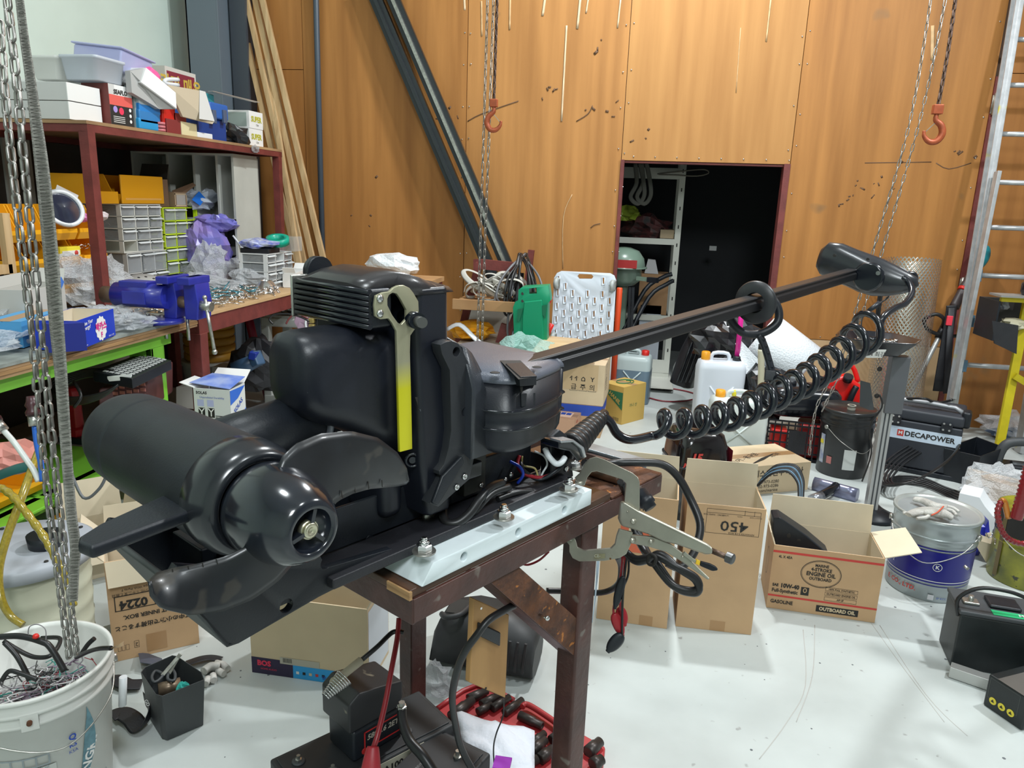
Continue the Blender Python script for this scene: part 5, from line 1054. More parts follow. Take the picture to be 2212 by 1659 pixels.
B(M).b2((.10, .005, .2225), (w, .038, .2245)).build('green_label', mat('green_label', (.02, .42, .16), .4), t); txt('MARINE', t, at(M, .22, .022, .2248), .022, WHTP, bold=.03)
B(M).tube([(.0, .02, .19), (-.006, .03, .25), (.05, .03, .30), (.14, .03, .305), (.22, .03, .285), (.33, .03, .27)], .007, 8, res=6).build('carry_strap', RUB, t)
bar_ = g(2055, 1432); B().bar(g(2052, 1446, .022), g(2140, 1476, .022), .04, .04).build('steel_offcut', mat('bright_square_bar', (.5, .5, .48), .3, .6), None, bevel=.002, label='short bright square steel bar lying against the marine battery', cat='steel bar')
t, M, w = battery('battery_carton', 'dark box with yellow warning circles in the lower right corner', (2122, 1522), (2206, 1580), .30, .115, None, 'box')
for k in range(3):
    c_ = (.030 + .030 * k); B(at(M, c_, -.0008, .034, FRONT)).lathe([(.0, 0), (.012, 0), (.012, .0004), (0, .0004)], n=24, cap=False, smooth=False).build('warning_disc', mat('warning_yellow', (.75, .62, .05), .5), t); txt('\u25b2', t, at(M, c_, -.0018, .034, FRONT), .013, INK)
frm(t, M, w * .45, .072, w * .75, .07, mat('dim_line', (.12, .13, .12), .5), .0008)
for x, y in ((.06, .03), (.10, .035)): B(at(M, x, y, .1155)).add([(-.02, -.012, 0), (.016, -.012, 0), (.016, .012, 0), (-.02, .012, 0)], [(0, 1, 2, 3)]).build('barcode_label', WHTP, t)
B(M).b2((.03, .0, .1152), (w, .12, .116)).build('lid_print', mat('brownish_lid', (.10, .09, .08), .5), t)
# batteries under the stand
def slab(name, label, c, ux, L, Wd, h, cat='battery', group=None):
    M = frame(c, ux); t = T(name, label, cat, M @ V((L / 2, Wd / 2, 0))); B(M).b2((0, 0, 0), (L, Wd, h)).build('case', mat('dusty_battery', (.028, .030, .033), .55, var=.4, scale=12, spots=(.10, .10, .10), spotscale=70, spotlo=.7), t, bevel=.006); return t, M
hb = .21
A_ = g(582, 1640, hb); E_ = g(770, 1540, hb); C_ = g(960, 1560, hb)
c0 = V((A_.x, A_.y, 0)); dv = E_ - A_; dv.z = 0
e2_ = g(905, 1490, hb); dv = e2_ - A_; dv.z = 0
t, M = slab('deep_cycle_battery', 'long dusty grey battery with cream label strip under the work stand', c0 + V((dv.y, -dv.x, 0)).normalized() * .175, dv, dv.length, .175, hb)
Lb = dv.length
B(M).b2((.012, .012, hb), (Lb - .012, .163, hb + .004)).build('lid_panel', mat('lid_panel_black', (.02, .021, .024), .5), t, bevel=.002)
for x, y in ((.05, .12), (.10, .04), (Lb - .12, .05)): 
    B(M).lathe([(.016, hb + .004), (.016, hb + .007), (.011, hb + .008)], (x, y, 0), Z, 20).build('terminal_well', DGR, t); B(M).lathe([(.008, hb + .006), (.008, hb + .012), (.005, hb + .013), (.005, hb + .022)], (x, y, 0), Z, 6, smooth=False).build('terminal_bolt', STL, t)
B(M).b2((.10, -.0012, hb - .05), (Lb - .10, .0, hb - .005)).build('cream_label', mat('cream_label', (.48, .45, .36), .6), t); txt('HICA100', t, at(M, .22, -.0018, hb - .028, FRONT), .026, INK, bold=.04); txt('12V 100AH', t, at(M, .40, -.0018, hb - .028, FRONT), .018, INK)
A2 = g(915, 1590, .20); E2 = g(1080, 1650, .20)
t2, M2 = slab('second_battery', 'dusty black battery with a bolt terminal beside the red socket case', V((A2.x + .06, A2.y - .33, 0)), V((.12, .30, 0)), .33, .17, .20)
B(M2).b2((.014, .014, .2), (.316, .166, .2035)).build('lid_panel', MATS['lid_panel_black'], t2, bevel=.002)
for x, y in ((.27, .06), (.08, .05)): B(M2).lathe([(.011, .2), (.011, .208), (.006, .209), (.006, .222)], (x, y, 0), Z, 8, smooth=False).build('terminal_bolt', STL, t2)
for k in range(7): B(M2).b2((.10 + .018 * k, -.002, .05), (.108 + .018 * k, 0, .19)).build('case_rib', BLK, t2)
txt('REVERSE', t2, at(M2, .2, .12, .2042), .010, mat('grey_print', (.3, .3, .3), .6))
# jump starter block standing on the battery
js = T('power_supply', 'black bench power block marked 588 standing on the long dusty battery', 'power supply', M @ V((.16, .09, hb)))
Mj = M @ MX.Translation((.15, .03, hb + .006)) @ MX.Rotation(.1, 4, 'Z')
B(Mj).b2((0, 0, 0), (.15, .11, .085)).build('body', BLK, js, bevel=.008)
B(Mj).prism([(-.01, 0, .085), (.13, 0, .085), (.15, 0, .11), (.15, 0, .155), (.02, 0, .185), (-.01, 0, .165)], V((0, .12, 0))).build('head', mat('worn_black', (.02, .02, .022), .45, spots=(.25, .22, .16), spotscale=22, spotlo=.66), js, bevel=.006)
frm(js, Mj, .085, .045, .11, .052, mat('red_frame', (.45, .02, .02), .4), .004, y=-.001); txt('588V.6 2ET', js, at(Mj, .085, -.002, .052, FRONT), .020, mat('dull_gold', (.4, .36, .3), .4), bold=.03, shear=.2)
B(Mj).cyl((.03, -.001, .02), (.03, -.003, .02), .008, n=16).build('red_emblem', MATS['red_frame'], js)
# soldering iron in its coil holder
si = T('soldering_iron', 'soldering iron with beige grip resting in a coil spring stand', 'soldering iron', q(745, 1455, 1.62))
a, e = q(716, 1478, 1.62), q(782, 1425, 1.66); ax = e - a
B().lathe([(0, -.0), (.008, 0), (.011, .006), (.009, .02), (.0095, ax.length * .96), (.006, ax.length)], a, ax, 16, cap=False).build('grip', mat('beige_rubber', (.42, .38, .28), .6), si)
B().tube([e, q(815, 1397, 1.68), q(835, 1377, 1.70), q(848, 1366, 1.71), q(860, 1364, 1.71), q(872, 1366, 1.71)], .0055, 8, res=5).build('cord_sleeve', RUB, si)
s_a, s_b = q(745, 1462, 1.63), q(702, 1505, 1.60); pts = []
dxx = (s_b - s_a).normalized(); px_ = dxx.orthogonal().normalized(); py_ = dxx.cross(px_)
for i in range(11 * 12): f = i / (11 * 12); r = .021 - .012 * f; pts.append(s_a.lerp(s_b, f) + px_ * r * cos(i * 2 * pi / 12) + py_ * r * sin(i * 2 * pi / 12))
B().tube(pts, .0014, 5).build('coil_stand', CHR, si)
# red cable with clamp
rcb = T('red_jumper_lead', 'red battery lead with red clamp rising to the left stand leg', 'cable', q(830, 1500, 1.66))
B().tube([q(862, 1335, 1.72), q(858, 1380, 1.70), q(845, 1450, 1.66), q(832, 1520, 1.62), q(815, 1590, 1.58), q(805, 1620, 1.57)], .0062, 8, res=6).build('lead', mat('dark_red_lead', (.25, .012, .018), .35), rcb)
B().tube([q(806, 1612, 1.57), q(803, 1640, 1.56), q(800, 1680, 1.55)], lambda f: (.012 + .012 * f, .012 + .004 * f), 10, res=4, flat=_r).build('clamp', mat('dull_red_plastic', (.35, .02, .03), .45), rcb)
b_ = B().tube([q(868, 1532, 1.80), q(870, 1560, 1.78), q(885, 1600, 1.75), q(915, 1635, 1.72), q(950, 1690, 1.7)], .012, 10, res=6).build('battery_cable', RUB, None, label='fat black battery cable bolted to the long dusty battery', cat='cable')
B().lathe([(.012, 0), (.012, .01), (.008, .011), (.008, .02)], q(868, 1532, 1.80), Z, 6, smooth=False).build('cable_lug', STL, b_)
# red socket case
sc_ = T('socket_case', 'open red case of black impact sockets under the work stand', 'socket case', g(1130, 1580))
cpts = [(940, 1530), (1030, 1478), (1215, 1560), (1308, 1612), (1300, 1680), (1130, 1720), (960, 1600)]
B().prism([g(x, y, .035) for x, y in cpts], Z * -.033).build('tray', mat('red_case', (.42, .03, .035), .4), sc_, bevel=.006)
hpts = [g(1128, 1527, .055), g(1140, 1522, .055), g(1178, 1545, .055), g(1205, 1566, .055), g(1202, 1578, .055)]
B().tube(hpts, .009, 8, res=5).build('case_handle', MATS['red_case'], sc_)
B().tube([g(945, 1530, .04), g(1030, 1480, .04), g(1110, 1512, .04)], .008, 6, res=3).build('case_rim', MATS['red_case'], sc_)
IMP = mat('impact_socket_black', (.075, .062, .058), .4, .5, var=.4, scale=25)
for k, (x0, y0, x1, y1, r) in enumerate([(975, 1548, 1020, 1512, .017), (1012, 1510, 1052, 1492, .015), (1040, 1522, 1082, 1500, .014), (1064, 1530, 1100, 1506, .013), (1090, 1540, 1128, 1512, .013), (1032, 1538, 1062, 1522, .012), (1122, 1545, 1172, 1568, .014),
                                         (1150, 1622, 1178, 1598, .015), (1166, 1640, 1194, 1618, .017), (1150, 1606, 1176, 1584, .013), (1190, 1598, 1215, 1580, .013), (1270, 1625, 1296, 1602, .018), (1280, 1652, 1300, 1640, .018), (1130, 1655, 1160, 1640, .016)]):
    a, e = g(x0, y0, .05), g(x1, y1, .05); ax = e - a; L = ax.length
    tn = B().lathe([(0, 0), (r * .6, 0), (r * .62, -.0), (r, 0), (r, L * .62), (r * .82, L * .66), (r * .82, L), (r * .5, L), (r * .48, L * .9), (0, L * .9)], a, ax, 18, cap=False)
    tn.build('impact_socket', IMP, None, label=['black impact socket lying in the red case, %s' % s_ for s_ in ('first at its far left corner', 'second along its far edge', 'third along its far edge', 'fourth along its far edge', 'fifth along its far edge by the handle', 'short one beside the white cloth', 'brown-tipped one lying inside the handle',
            'upper one left of the stand leg', 'thick one left of the stand leg', 'thin one above the pair by the leg', 'one just touching the stand leg', 'greenish one right of the stand leg', 'lowest right of the stand leg', 'lowest one beside the cloth')][k], cat='socket', group='impact sockets in the red case')
cl2 = B(); n_ = 14; vs = []
for i in range(n_ + 1):
    for j in range(n_ + 1):
        fx, fy = i / n_, j / n_; x = 985 + 170 * fx + 25 * fy * (1 - fx) ; y = 1535 + 130 * fy + 40 * fx - 30 * fx * fy * 0; p = g(x, y, .075)
        p.z = .07 + .035 * sin(pi * fx) * sin(pi * fy) + .02 * noise.noise(V((fx * 4, fy * 4, 3))) + .01 * noise.noise(V((fx * 11, fy * 11, 3))); vs.append(p)
clo = cl2.add(vs, [(i * (n_ + 1) + j, i * (n_ + 1) + j + 1, (i + 1) * (n_ + 1) + j + 1, (i + 1) * (n_ + 1) + j) for i in range(n_) for j in range(n_)], True).build('paper_towel', mat('paper_towel', (.72, .75, .82), .8, bump=.3, bscale=60), None, label='white crumpled paper towel spread over the red socket case', cat='towel')
s_ = clo.modifiers.new('s', 'SOLIDIFY'); s_.thickness = .0015
B().b2(tuple(q(1085, 1650, 1.74) - V((.02, .02, .002))), tuple(q(1085, 1650, 1.74) + V((.02, .02, .004)))).build('purple_wrapper', mat('purple_foil', (.35, .02, .5), .3), None, label='purple wrapper on the white paper towel', cat='wrapper')
B().tube([q(1088, 1510, 1.9), q(1087, 1545, 1.88), q(1072, 1585, 1.85), q(1066, 1620, 1.83), q(1070, 1680, 1.8)], .002, 6, res=6).build('thin_wire', RUB, None, label='thin black wire dropping from the socket board over the towel', cat='wire')
# black engine cover on floor
ec = T('engine_cover', 'black ribbed plastic engine cover lying behind the socket board', 'engine cover', g(1040, 1450))
M = frame(g(945, 1440), g(1150, 1478) - g(945, 1440)); w = (g(1150, 1478) - g(945, 1440)).length
rg = []
for f, hs2, dpt in ((-.08, .05, .12), (-.06, .12, .17), (.0, .17, .20), (.3, .19, .22), (.7, .185, .22), (.97, .15, .20), (1.0, .11, .17)):
    rg.append([M @ V((w * f, y, z)) for y, z in ((0, .02), (-.01, hs2 * .6), (.02, hs2), (dpt * .8, hs2 * 1.0), (dpt, hs2 * .5), (dpt * .9, .02), (dpt * .3, .001))])
EB = mat('faded_black_plastic', (.035, .036, .038), .5, var=.3, scale=15)
B().loft(rg, smooth=True).build('shell', EB, ec)
for k in range(5): B(M).bar((w * (.58 + .08 * k), -.012, .04), (w * (.60 + .08 * k), -.006, .15), .010, .008, (0, 1, 0)).build('raised_rib', EB, ec, bevel=.002)
B(M).tube([(w * .02, .02, .19), (w * .10, -.01, .20), (w * .22, .01, .205), (w * .26, .08, .20)], .010, 8, res=5).build('rim_lip', EB, ec)
B(M).prism([(w * .05, .03, .1925), (w * .24, .03, .1945), (w * .24, .12, .1945), (w * .05, .12, .1925)], Z * .002).build('opening', INK, ec)
bgp = B().crumple(g(942, 1500) + V((0, 0, .05)), (.10, .10, .12), 4, 16, .3).build('clear_bag', FILM, None, label='clear plastic bag lying beside the left stand leg', cat='plastic bag')
# grey cup with scissors
ct = T('utility_bin', 'dark grey open plastic bin holding scissors on the floor beside the white bucket', 'bin', g(375, 1530))
zt = .16
top = [g(304, 1452, zt), g(312, 1441, zt), g(372, 1415, zt), g(383, 1417, zt), g(436, 1452, zt), g(442, 1468, zt), g(350, 1504, zt), g(336, 1500, zt)]
cen_ = sum(top, V((0, 0, 0))) / 8; bot = [cen_ + (p - cen_) * .86 - Z * (zt - .002) for p in top]
BN = mat('bin_dark_grey', (.05, .055, .058), .45, var=.1, scale=12)
ib = [cen_ + (p - cen_) * .97 + Z * 0 for p in top]; ibb = [cen_ + (p - cen_) * .83 - Z * (zt - .006) for p in top]
B().loft([bot, top, ib, ibb], smooth=False).build('bin_body', BN, ct, bevel=.002)
txt('GD', ct, facing(g(325, 1512, .10) - _f * .02, -1.1), .014, WHTP)
sci = T('scissors', 'black handled scissors standing in the grey bin', 'scissors', g(355, 1450, 0.150))
B().tube([g(345, 1452, 0.150), g(335, 1450, 0.150), (g(328, 1462, 0.150)), g(332, 1473, 0.150), g(342, 1470, 0.150), g(352, 1458, 0.150)], .0045, 8, closed=True, res=5).build('finger_loop', DGR, sci)
B().tube([g(368, 1444, 0.150), g(378, 1455, 0.150), g(376, 1470, 0.150), g(362, 1466, 0.150)], .0045, 8, closed=True, res=5).build('finger_loop', DGR, sci)
B().bar(g(350, 1460, 0.150), g(391, 1412, 0.200), .011, .003, -_f).build('blade', STL, sci, bevel=.001); B().bar(g(365, 1455, 0.150), g(389, 1413, 0.200), .010, .003, -_f).build('blade', STL, sci); B().cyl(g(371, 1434, 0.175), g(371, 1434, 0.175), .004, n=8).build('pivot', CHR, sci)
rl_ = T('metal_roll', 'small brown metal tube section lying in the grey bin', 'tube', g(362, 1490, 0.150)); a, e = g(342, 1490, .125), g(390, 1477, .125)
B().lathe([(.017, 0), (.019, 0), (.019, (e - a).length), (.017, (e - a).length)], a, e - a, 24, cap=False).build('tube', mat('brown_foil', (.30, .22, .15), .35, .5, var=.4, scale=40), rl_); B().cyl(a + (e - a) * .1, a + (e - a) * .12, .0165, n=20).build('core', WHTP, rl_)
B().crumple(g(394, 1484, 0.150), (.03, .035, .03), 2, 12, .2).build('teal_rag', mat('teal_rag', (.02, .35, .30), .7), None, label='teal rag tucked in the grey bin', cat='rag')
def strap_(lbl, pts, w_, cat='strap', mt=BLKM):
    return B().tube([g(x, y, z) for x, y, z in pts], (w_, .0016), 8, res=7, flat=(0, 1, 0)).build('cut_strap', mt, None, label=lbl, cat=cat)
strap_('wide black rubber strip on the floor left of the grey bin', [(228, 1470, .012), (250, 1468, .016), (275, 1478, .016), (306, 1478, .012)], .026)
strap_('folded black strap with buckle in front of the grey bin', [(240, 1548, .02), (262, 1540, .02), (285, 1552, .02), (302, 1572, .012), (316, 1558, .03), (325, 1530, .05), (312, 1510, .05)], .028)
strap_('black rubber strip behind the grey bin', [(400, 1434, .012), (430, 1424, .02), (455, 1420, .016), (476, 1424, .012)], .022)
B().prism([g(297, 1404, .002), g(350, 1424, .002), g(352, 1440, .03), g(303, 1432, .03)], Z * .003).build('rubber_sheet', mat('blue_grey_rubber', (.07, .08, .11), .5), None, label='bent blue-grey rubber sheet leaning behind the grey bin', cat='rubber sheet')
gg = T('leather_glove', 'pale stained glove lying right of the grey bin', 'glove', g(465, 1450)); GL2 = mat('pale_leather', (.62, .60, .56), .8, var=.35, scale=30)
B().tube([g(440, 1450, .02), g(455, 1440, .025), g(475, 1440, .02)], lambda f: (.03 - .008 * f, .014), 10, res=5).build('palm', GL2, gg)
for pts in ([(450, 1465), (444, 1478)], [(466, 1432), (482, 1436), (492, 1445)], [(470, 1448), (484, 1456)], [(460, 1458), (462, 1470)]): B().tube([g(x, y, .016) for x, y in pts], .011, 8).build('finger', GL2, gg)
bk_ = T('belt_buckle', 'small black snap buckle on the floor at the foot of the white bucket', 'buckle', g(213, 1622))
B().bar(g(193, 1632, .008), g(232, 1625, .008), .022, .014).build('buckle_body', BLKM, bk_, bevel=.003)
for x, y in ((205, 1612), (216, 1604), (235, 1607)): B().bar(g(x, y + 14, .008), g(x + 2, y - 2, .008), .008, .008).build('buckle_prong', BLKM, bk_, bevel=.002)
# ================================================================ BENCH AND SHELF GOODS (LEFT)
ZB = .921
LM = mat('paper_tab', (.75, .78, .78), .5); HWM = mat('mixed_hardware', (.22, .21, .2), .45, .6, col2=(.04, .04, .04), scale=120)
def heap(lo, hi, n, seed, name='hardware', par=None, mt=None, L=(.008, .03), rad=(.0008, .003), **kw):
    r_ = random.Random(seed); b = B()
    for _ in range(n):
        p = V([r_.uniform(a, c) for a, c in zip(lo, hi)]); d = V((r_.uniform(-1, 1), r_.uniform(-1, 1), r_.uniform(-.25, .25))).normalized() * r_.uniform(*L)
        b.cyl(p - d / 2, p + d / 2, r_.uniform(*rad), n=5)
    return b.build(name, mt or STL, par, kind='stuff', **kw)
def drawer_cabinet(name, label, xf, dep, y0, y1, z0, z1, rows, cols, fm, missing=(), group=None, split=None):
    t = T(name, label, 'drawer cabinet', (xf - dep / 2, (y0 + y1) / 2, z0), group); th = .006
    b = B(); b.b2((xf - dep, y0, z0), (xf, y1, z0 + th)); b.b2((xf - dep, y0, z1 - th), (xf, y1, z1)); b.b2((xf - dep, y0, z0 + th), (xf - dep + th, y1, z1 - th))
    rh = (z1 - z0) / rows; cw = (y1 - y0) / cols
    for k in range(1, rows): b.b2((xf - dep, y0, z0 + rh * k - th / 2), (xf, y1, z0 + rh * k + th / 2))
    for k in range(1, cols): b.b2((xf - dep + th, y0 + cw * k - th / 2, z0 + th), (xf, y0 + cw * k + th / 2, z1 - th))
    for y in (y0, y1 - th):
        b.b2((xf - .028, y, z0 + th), (xf, y + th, z1 - th)); b.b2((xf - dep + th, y, z0 + th), (xf - dep + .025, y + th, z1 - th))
    b.build('frame', fm, t)
    for r in range(rows):
        for c in range(cols):
            if (r, c) in missing: continue
            pull = .012 if (r * 7 + c * 3) % 5 == 0 else (.004 if (r + c) % 3 else 0); a, e = y0 + cw * c + .007, y0 + cw * (c + 1) - .007; zz, zt_ = z0 + rh * r + .006, z0 + rh * (r + 1) - .010; x1 = xf - .002 + pull; x0 = xf - dep + .02 + pull
            b = B(); b.b2((x1 - .002, a, zz), (x1, e, zt_)); b.b2((x0, a, zz), (x1 - .002, a + .002, zt_)); b.b2((x0, e - .002, zz), (x1 - .002, e, zt_)); b.b2((x0, a + .002, zz), (x1 - .002, e - .002, zz + .002))
            d_ = b.build('drawer', CLR, t)
            B().prism([(x1, a, zt_ - .002), (x1 + .014, a, zt_ - .008), (x1 + .014, a, zt_ - .011), (x1, a, zt_ - .006)], V((0, e - a, 0))).build('label_lip', LM if (r * 3 + c) % 4 else mat('clear_lip', (.6, .63, .64), .3), d_)
            heap((x0 + .02, a + .008, zz + .004), (x1 - .012, e - .008, zz + .004 + .3 * rh), 16, r * 31 + c + int(z0 * 100), 'hardware', d_, HWM if (r + c) % 2 else STL)
    return t
XC = -3.0
def yy(px, py, X=XC): return xp(px, py, X).y
y0, y1 = yy(266, 520), yy(352, 520)
CREAM = mat('cream_cabinet_plastic', (.66, .66, .60), .45); LIME = mat('fluorescent_yellow_plastic', (.62, .80, .03), .45)
zt_ = xp(262, 441, XC).z; zm = xp(275, 547, XC).z; 
drawer_cabinet('drawer_cabinet', 'cream small parts cabinet, upper of the stack, under the orange bin', XC, .30, y0, y1, zm + .001, zt_, 4, 3, CREAM, {(0, 0)}, 'small parts drawer cabinets')
drawer_cabinet('drawer_cabinet', 'cream small parts cabinet at the bottom of the stack behind the vise', XC, .30, y0 + .02, y1 + .03, ZB, zm - .001, 2, 3, mat('grey_cabinet_plastic', (.5, .5, .48), .45), (), 'small parts drawer cabinets')
y2, y3 = yy(357, 520), yy(430, 520)
drawer_cabinet('drawer_cabinet', 'small parts cabinet with fluorescent yellow frame', XC, .24, y2, y3, ZB, zt_ - .02, 6, 3, LIME, {(5, 2)}, 'small parts drawer cabinets')
y4 = yy(440, 560); drawer_cabinet('drawer_cabinet', 'low cream cabinet right of the fluorescent yellow one', XC - .02, .16, y4, y4 + .32, ZB, 1.09, 3, 3, CREAM, (), 'small parts drawer cabinets')
xf = g(580, 627, ZB).x; ya_, yb_ = g(580, 627, ZB).y, xp(632, 600, xf).y; xl = yp(516, 560, ya_).x; zt3 = xp(578, 549, xf).z
drawer_cabinet('drawer_cabinet', 'white drawer cabinet on the far end of the red bench', xf, xf - xl, ya_, yb_, ZB, zt3, 4, 3, mat('white_cabinet_plastic', (.74, .75, .74), .4), {(3, 1), (1, 2)}, 'small parts drawer cabinets')
# things on that far cabinet
cz = zt3 + .001; cx_ = (xf + xl) / 2; cy_ = (ya_ + yb_) / 2
B().b2((cx_ - .10, ya_ + .02, cz), (cx_ + .10, ya_ + .18, cz + .03)).build('black_tray', BLK, None, bevel=.004, label='flat black tray on the far white drawer cabinet', cat='tray')
B().crumple((cx_ - .01, ya_ + .10, cz + .058), (.26, .20, .07), 3, 16, .2).build('blue_speckled_bag', mat('blue_speckled_film', (.5, .53, .62), .25, col2=(.1, .13, .5), scale=25), None, label='bag of blue bits on the black tray', cat='bag')
tr_ = B().lathe([(.045, 0), (.075, 0), (.075, .045), (.045, .045), (.045, 0)], (cx_ + .07, cy_ + .04, cz + .055), (.1, -.3, 1), 32, cap=False).build('green_tape_roll', mat('teal_green_tape', (.0, .36, .24), .35), None, label='roll of teal green tape on the far drawer cabinet', cat='tape roll')
B().b2((cx_ + .02, cy_ + .10, cz), (cx_ + .16, cy_ + .22, cz + .10)).build('clear_case', CLR, None, bevel=.004, label='clear plastic case behind the teal tape roll', cat='plastic case')
t, M, w, h = carton('small_white_box', 'small open white box on the bench right of the far drawer cabinet', tuple(g(640, 622, ZB)), tuple(g(662, 612, ZB)), .09, .10, WHTP, WHTP, [('R', 40, .05), ('L', 30, .04)], z0=ZB)
t_ = T('parts_tray', 'flat black tray of small parts at the far corner of the red bench', 'tray', g(680, 600, ZB)); c = g(672, 603, ZB)
B().b2((c.x - .18, c.y - .05, ZB), (c.x + .08, c.y + .22, ZB + .035)).build('tray', BLK, t_, bevel=.004); heap((c.x - .16, c.y - .03, ZB + .04), (c.x + .06, c.y + .2, ZB + .05), 40, 5, 'small_parts', t_, DGR)
# yellow picking bins
BINL = mat('pink_white_packs', (.8, .72, .74), .4)
def bin_(label, xf, y0, y1, z0, h=.14, dep=.24, flip=False, mt=YEL, name='picking_bin', group='orange picking bins', fill=None, R=None, C=None):
    """open-fronted stackable bin, front towards +x"""
    t = T(name, label, 'bin', (xf - dep / 2, (y0 + y1) / 2, z0), group); th = .004; prof = [(xf - dep, z0), (xf - .02, z0), (xf, z0 + .035), (xf, z0 + .055), (xf - .05, z0 + .06), (xf - .10, z0 + h), (xf - dep, z0 + h)]
    def b_(): return B(R) if R is not None else B()
    b = b_()
    for y in (y0, y1 - th): b.prism([(x, y, z) for x, z in prof], V((0, th, 0)))
    b.b2((xf - dep, y0 + th, z0), (xf - .02, y1 - th, z0 + th)); b.prism([(xf - .02, y0 + th, z0), (xf, y0 + th, z0 + .035), (xf, y0 + th, z0 + .055), (xf - .004, y0 + th, z0 + .055), (xf - .004, y0 + th, z0 + .037), (xf - .022, y0 + th, z0 + .004)], V((0, y1 - y0 - 2 * th, 0)))
    b.b2((xf - dep, y0 + th, z0 + th), (xf - dep + th, y1 - th, z0 + h)); b.build('bin_body', mt, t)
    b_().b2((xf, y0 + .02, z0 + .037), (xf + .0015, y0 + .024, z0 + .053)).build('label_slot', mt, t)
    return t
XB = -2.86; zr = [xp(150, 492, XB).z, xp(150, 552, XB).z, xp(150, 612, XB).z]
colsx = [(5, 62), (64, 118), (119, 173), (176, 228)]
for r, z in enumerate(zr):
    for c, (a, e) in enumerate(colsx):
        ya, yb = yy(a + 4 * r, 540, XB), yy(e + 4 * r, 540, XB)
        if c == 0 and r == 2: continue
        bin_(['top', 'middle', 'bottom'][r] + ' row orange picking bin, ' + ['behind the hanging chain', 'behind the grey strap', 'just left of the shelf post', 'against the cream drawer cabinets'][c], XB, ya + .004, yb - .004, max(z - .06, ZB + .001), .155 if r else .17)
def pxbin(px, py, X=XB): return xp(px, py, X)
p = pxbin(142, 545, XB - .06); B().b2((p.x - .05, p.y - .07, p.z - .02), (p.x + .03, p.y + .07, p.z + .03)).build('yellow_packet', mat('yellow_packet', (.85, .72, .05), .4), None, bevel=.003, label='yellow and white packet in the middle row bin beside the strap', cat='packet')
B().b2((p.x + .031, p.y - .06, p.z - .015), (p.x + .033, p.y + .06, p.z + .01)).build('white_card', WHTP, None, label='white card with a red dot on the yellow packet', cat='card')
B().lathe([(0, 0), (.013, 0), (.013, .0006), (0, .0006)], (p.x + .0332, p.y + .035, p.z - .003), (1, 0, 0), 14).build('red_dot', INKR, bpy.data.objects['white_card'])
p = pxbin(135, 452, XB - .04); sp = T('headlight_ring', 'white ringed dark lamp glass lying on the top row bins', 'lamp', p); B().lathe([(.085, 0), (.10, .005), (.10, .02), (.085, .025), (.08, .012)], p, (1, -.4, .5), 32, cap=False).build('ring', WHT, sp); B().lathe([(.084, .012), (.05, .022), (0, .026)], p, (1, -.4, .5), 32, cap=False).build('glass', mat('dark_lens', (.03, .035, .06), .1, coat=.5), sp)
p = pxbin(143, 430, XB - .08); B().prism([p + V((0, -.10, -.02)), p + V((0, .06, -.03)), p + V((0, .09, .02)), p + V((0, -.05, .07))], V((-.002, 0, 0))).build('paper_sheet', WHTP, None, label='pale paper standing behind the ringed lamp glass', cat='paper')
for k, (x, y, lb) in enumerate(((170, 470, 'pink packet in the top row bin left of the shelf post'), (212, 468, 'pale packet in the top row bin by the drawer cabinets'))):
    p = pxbin(x, y, XB - .05); B().crumple(p, (.09, .13, .05), 6 + k, 12, .25).build('packet', [mat('pink_film', (.75, .2, .5), .3), BINL][k], None, label=lb, cat='packet')
p = pxbin(180, 535, XB - .05); heap(p - V((.04, .05, .01)), p + V((.03, .12, .02)), 30, 77, 'bin_hardware', None, CHR, label='loose bright fittings in the middle row orange bin', cat='fittings')
# bins lying on the cabinets
Rb = MX.Translation((XC - .02, yy(268, 440) , zt_ + .002))
bin_('upturned orange bin showing its flat base on the cream cabinet', 0, 0, y1 - y0 + .02, 0.0, .165, .30, R=Rb)
t = T('picking_bin', 'orange bin lying on its side with foil packs, above the cream cabinet', 'bin', (XC - .1, y0 - .05, zt_), 'orange picking bins')
a_ = xp(197, 438, XC); b = B(); yl, yr = yy(196, 430), yy(256, 430)
b.b2((XC - .28, yl, zt_ + .003), (XC, yr, zt_ + .008)); b.b2((XC - .28, yl, zt_ + .008), (XC - .274, yr, zt_ + .16)); b.b2((XC - .274, yl, zt_ + .008), (XC, yl + .006, zt_ + .16)); b.b2((XC - .006, yl + .006, zt_ + .008), (XC, yr, zt_ + .07)); b.build('bin_body', YEL, t)
B(Rb).b2((-.0, .0, .0), (.012, y1 - y0 + .02, .165)).build('bin_base', YEL, bpy.data.objects[t.name], bevel=.004) ; B(Rb).b2((.012, .03, .022), (.0135, y1 - y0 - .01, .033)).build('embossed_strip', mat('orange_emboss', (.9, .5, .12), .5), bpy.data.objects[t.name])
B().crumple((XC - .1, yr - .10, zt_ + .075), (.10, .11, .06), 9, 14, .4).build('foil_pack', mat('silver_foil', (.7, .7, .72), .2, .9), None, label='crumpled silver foil pack in the orange bin on the cabinets', cat='foil')
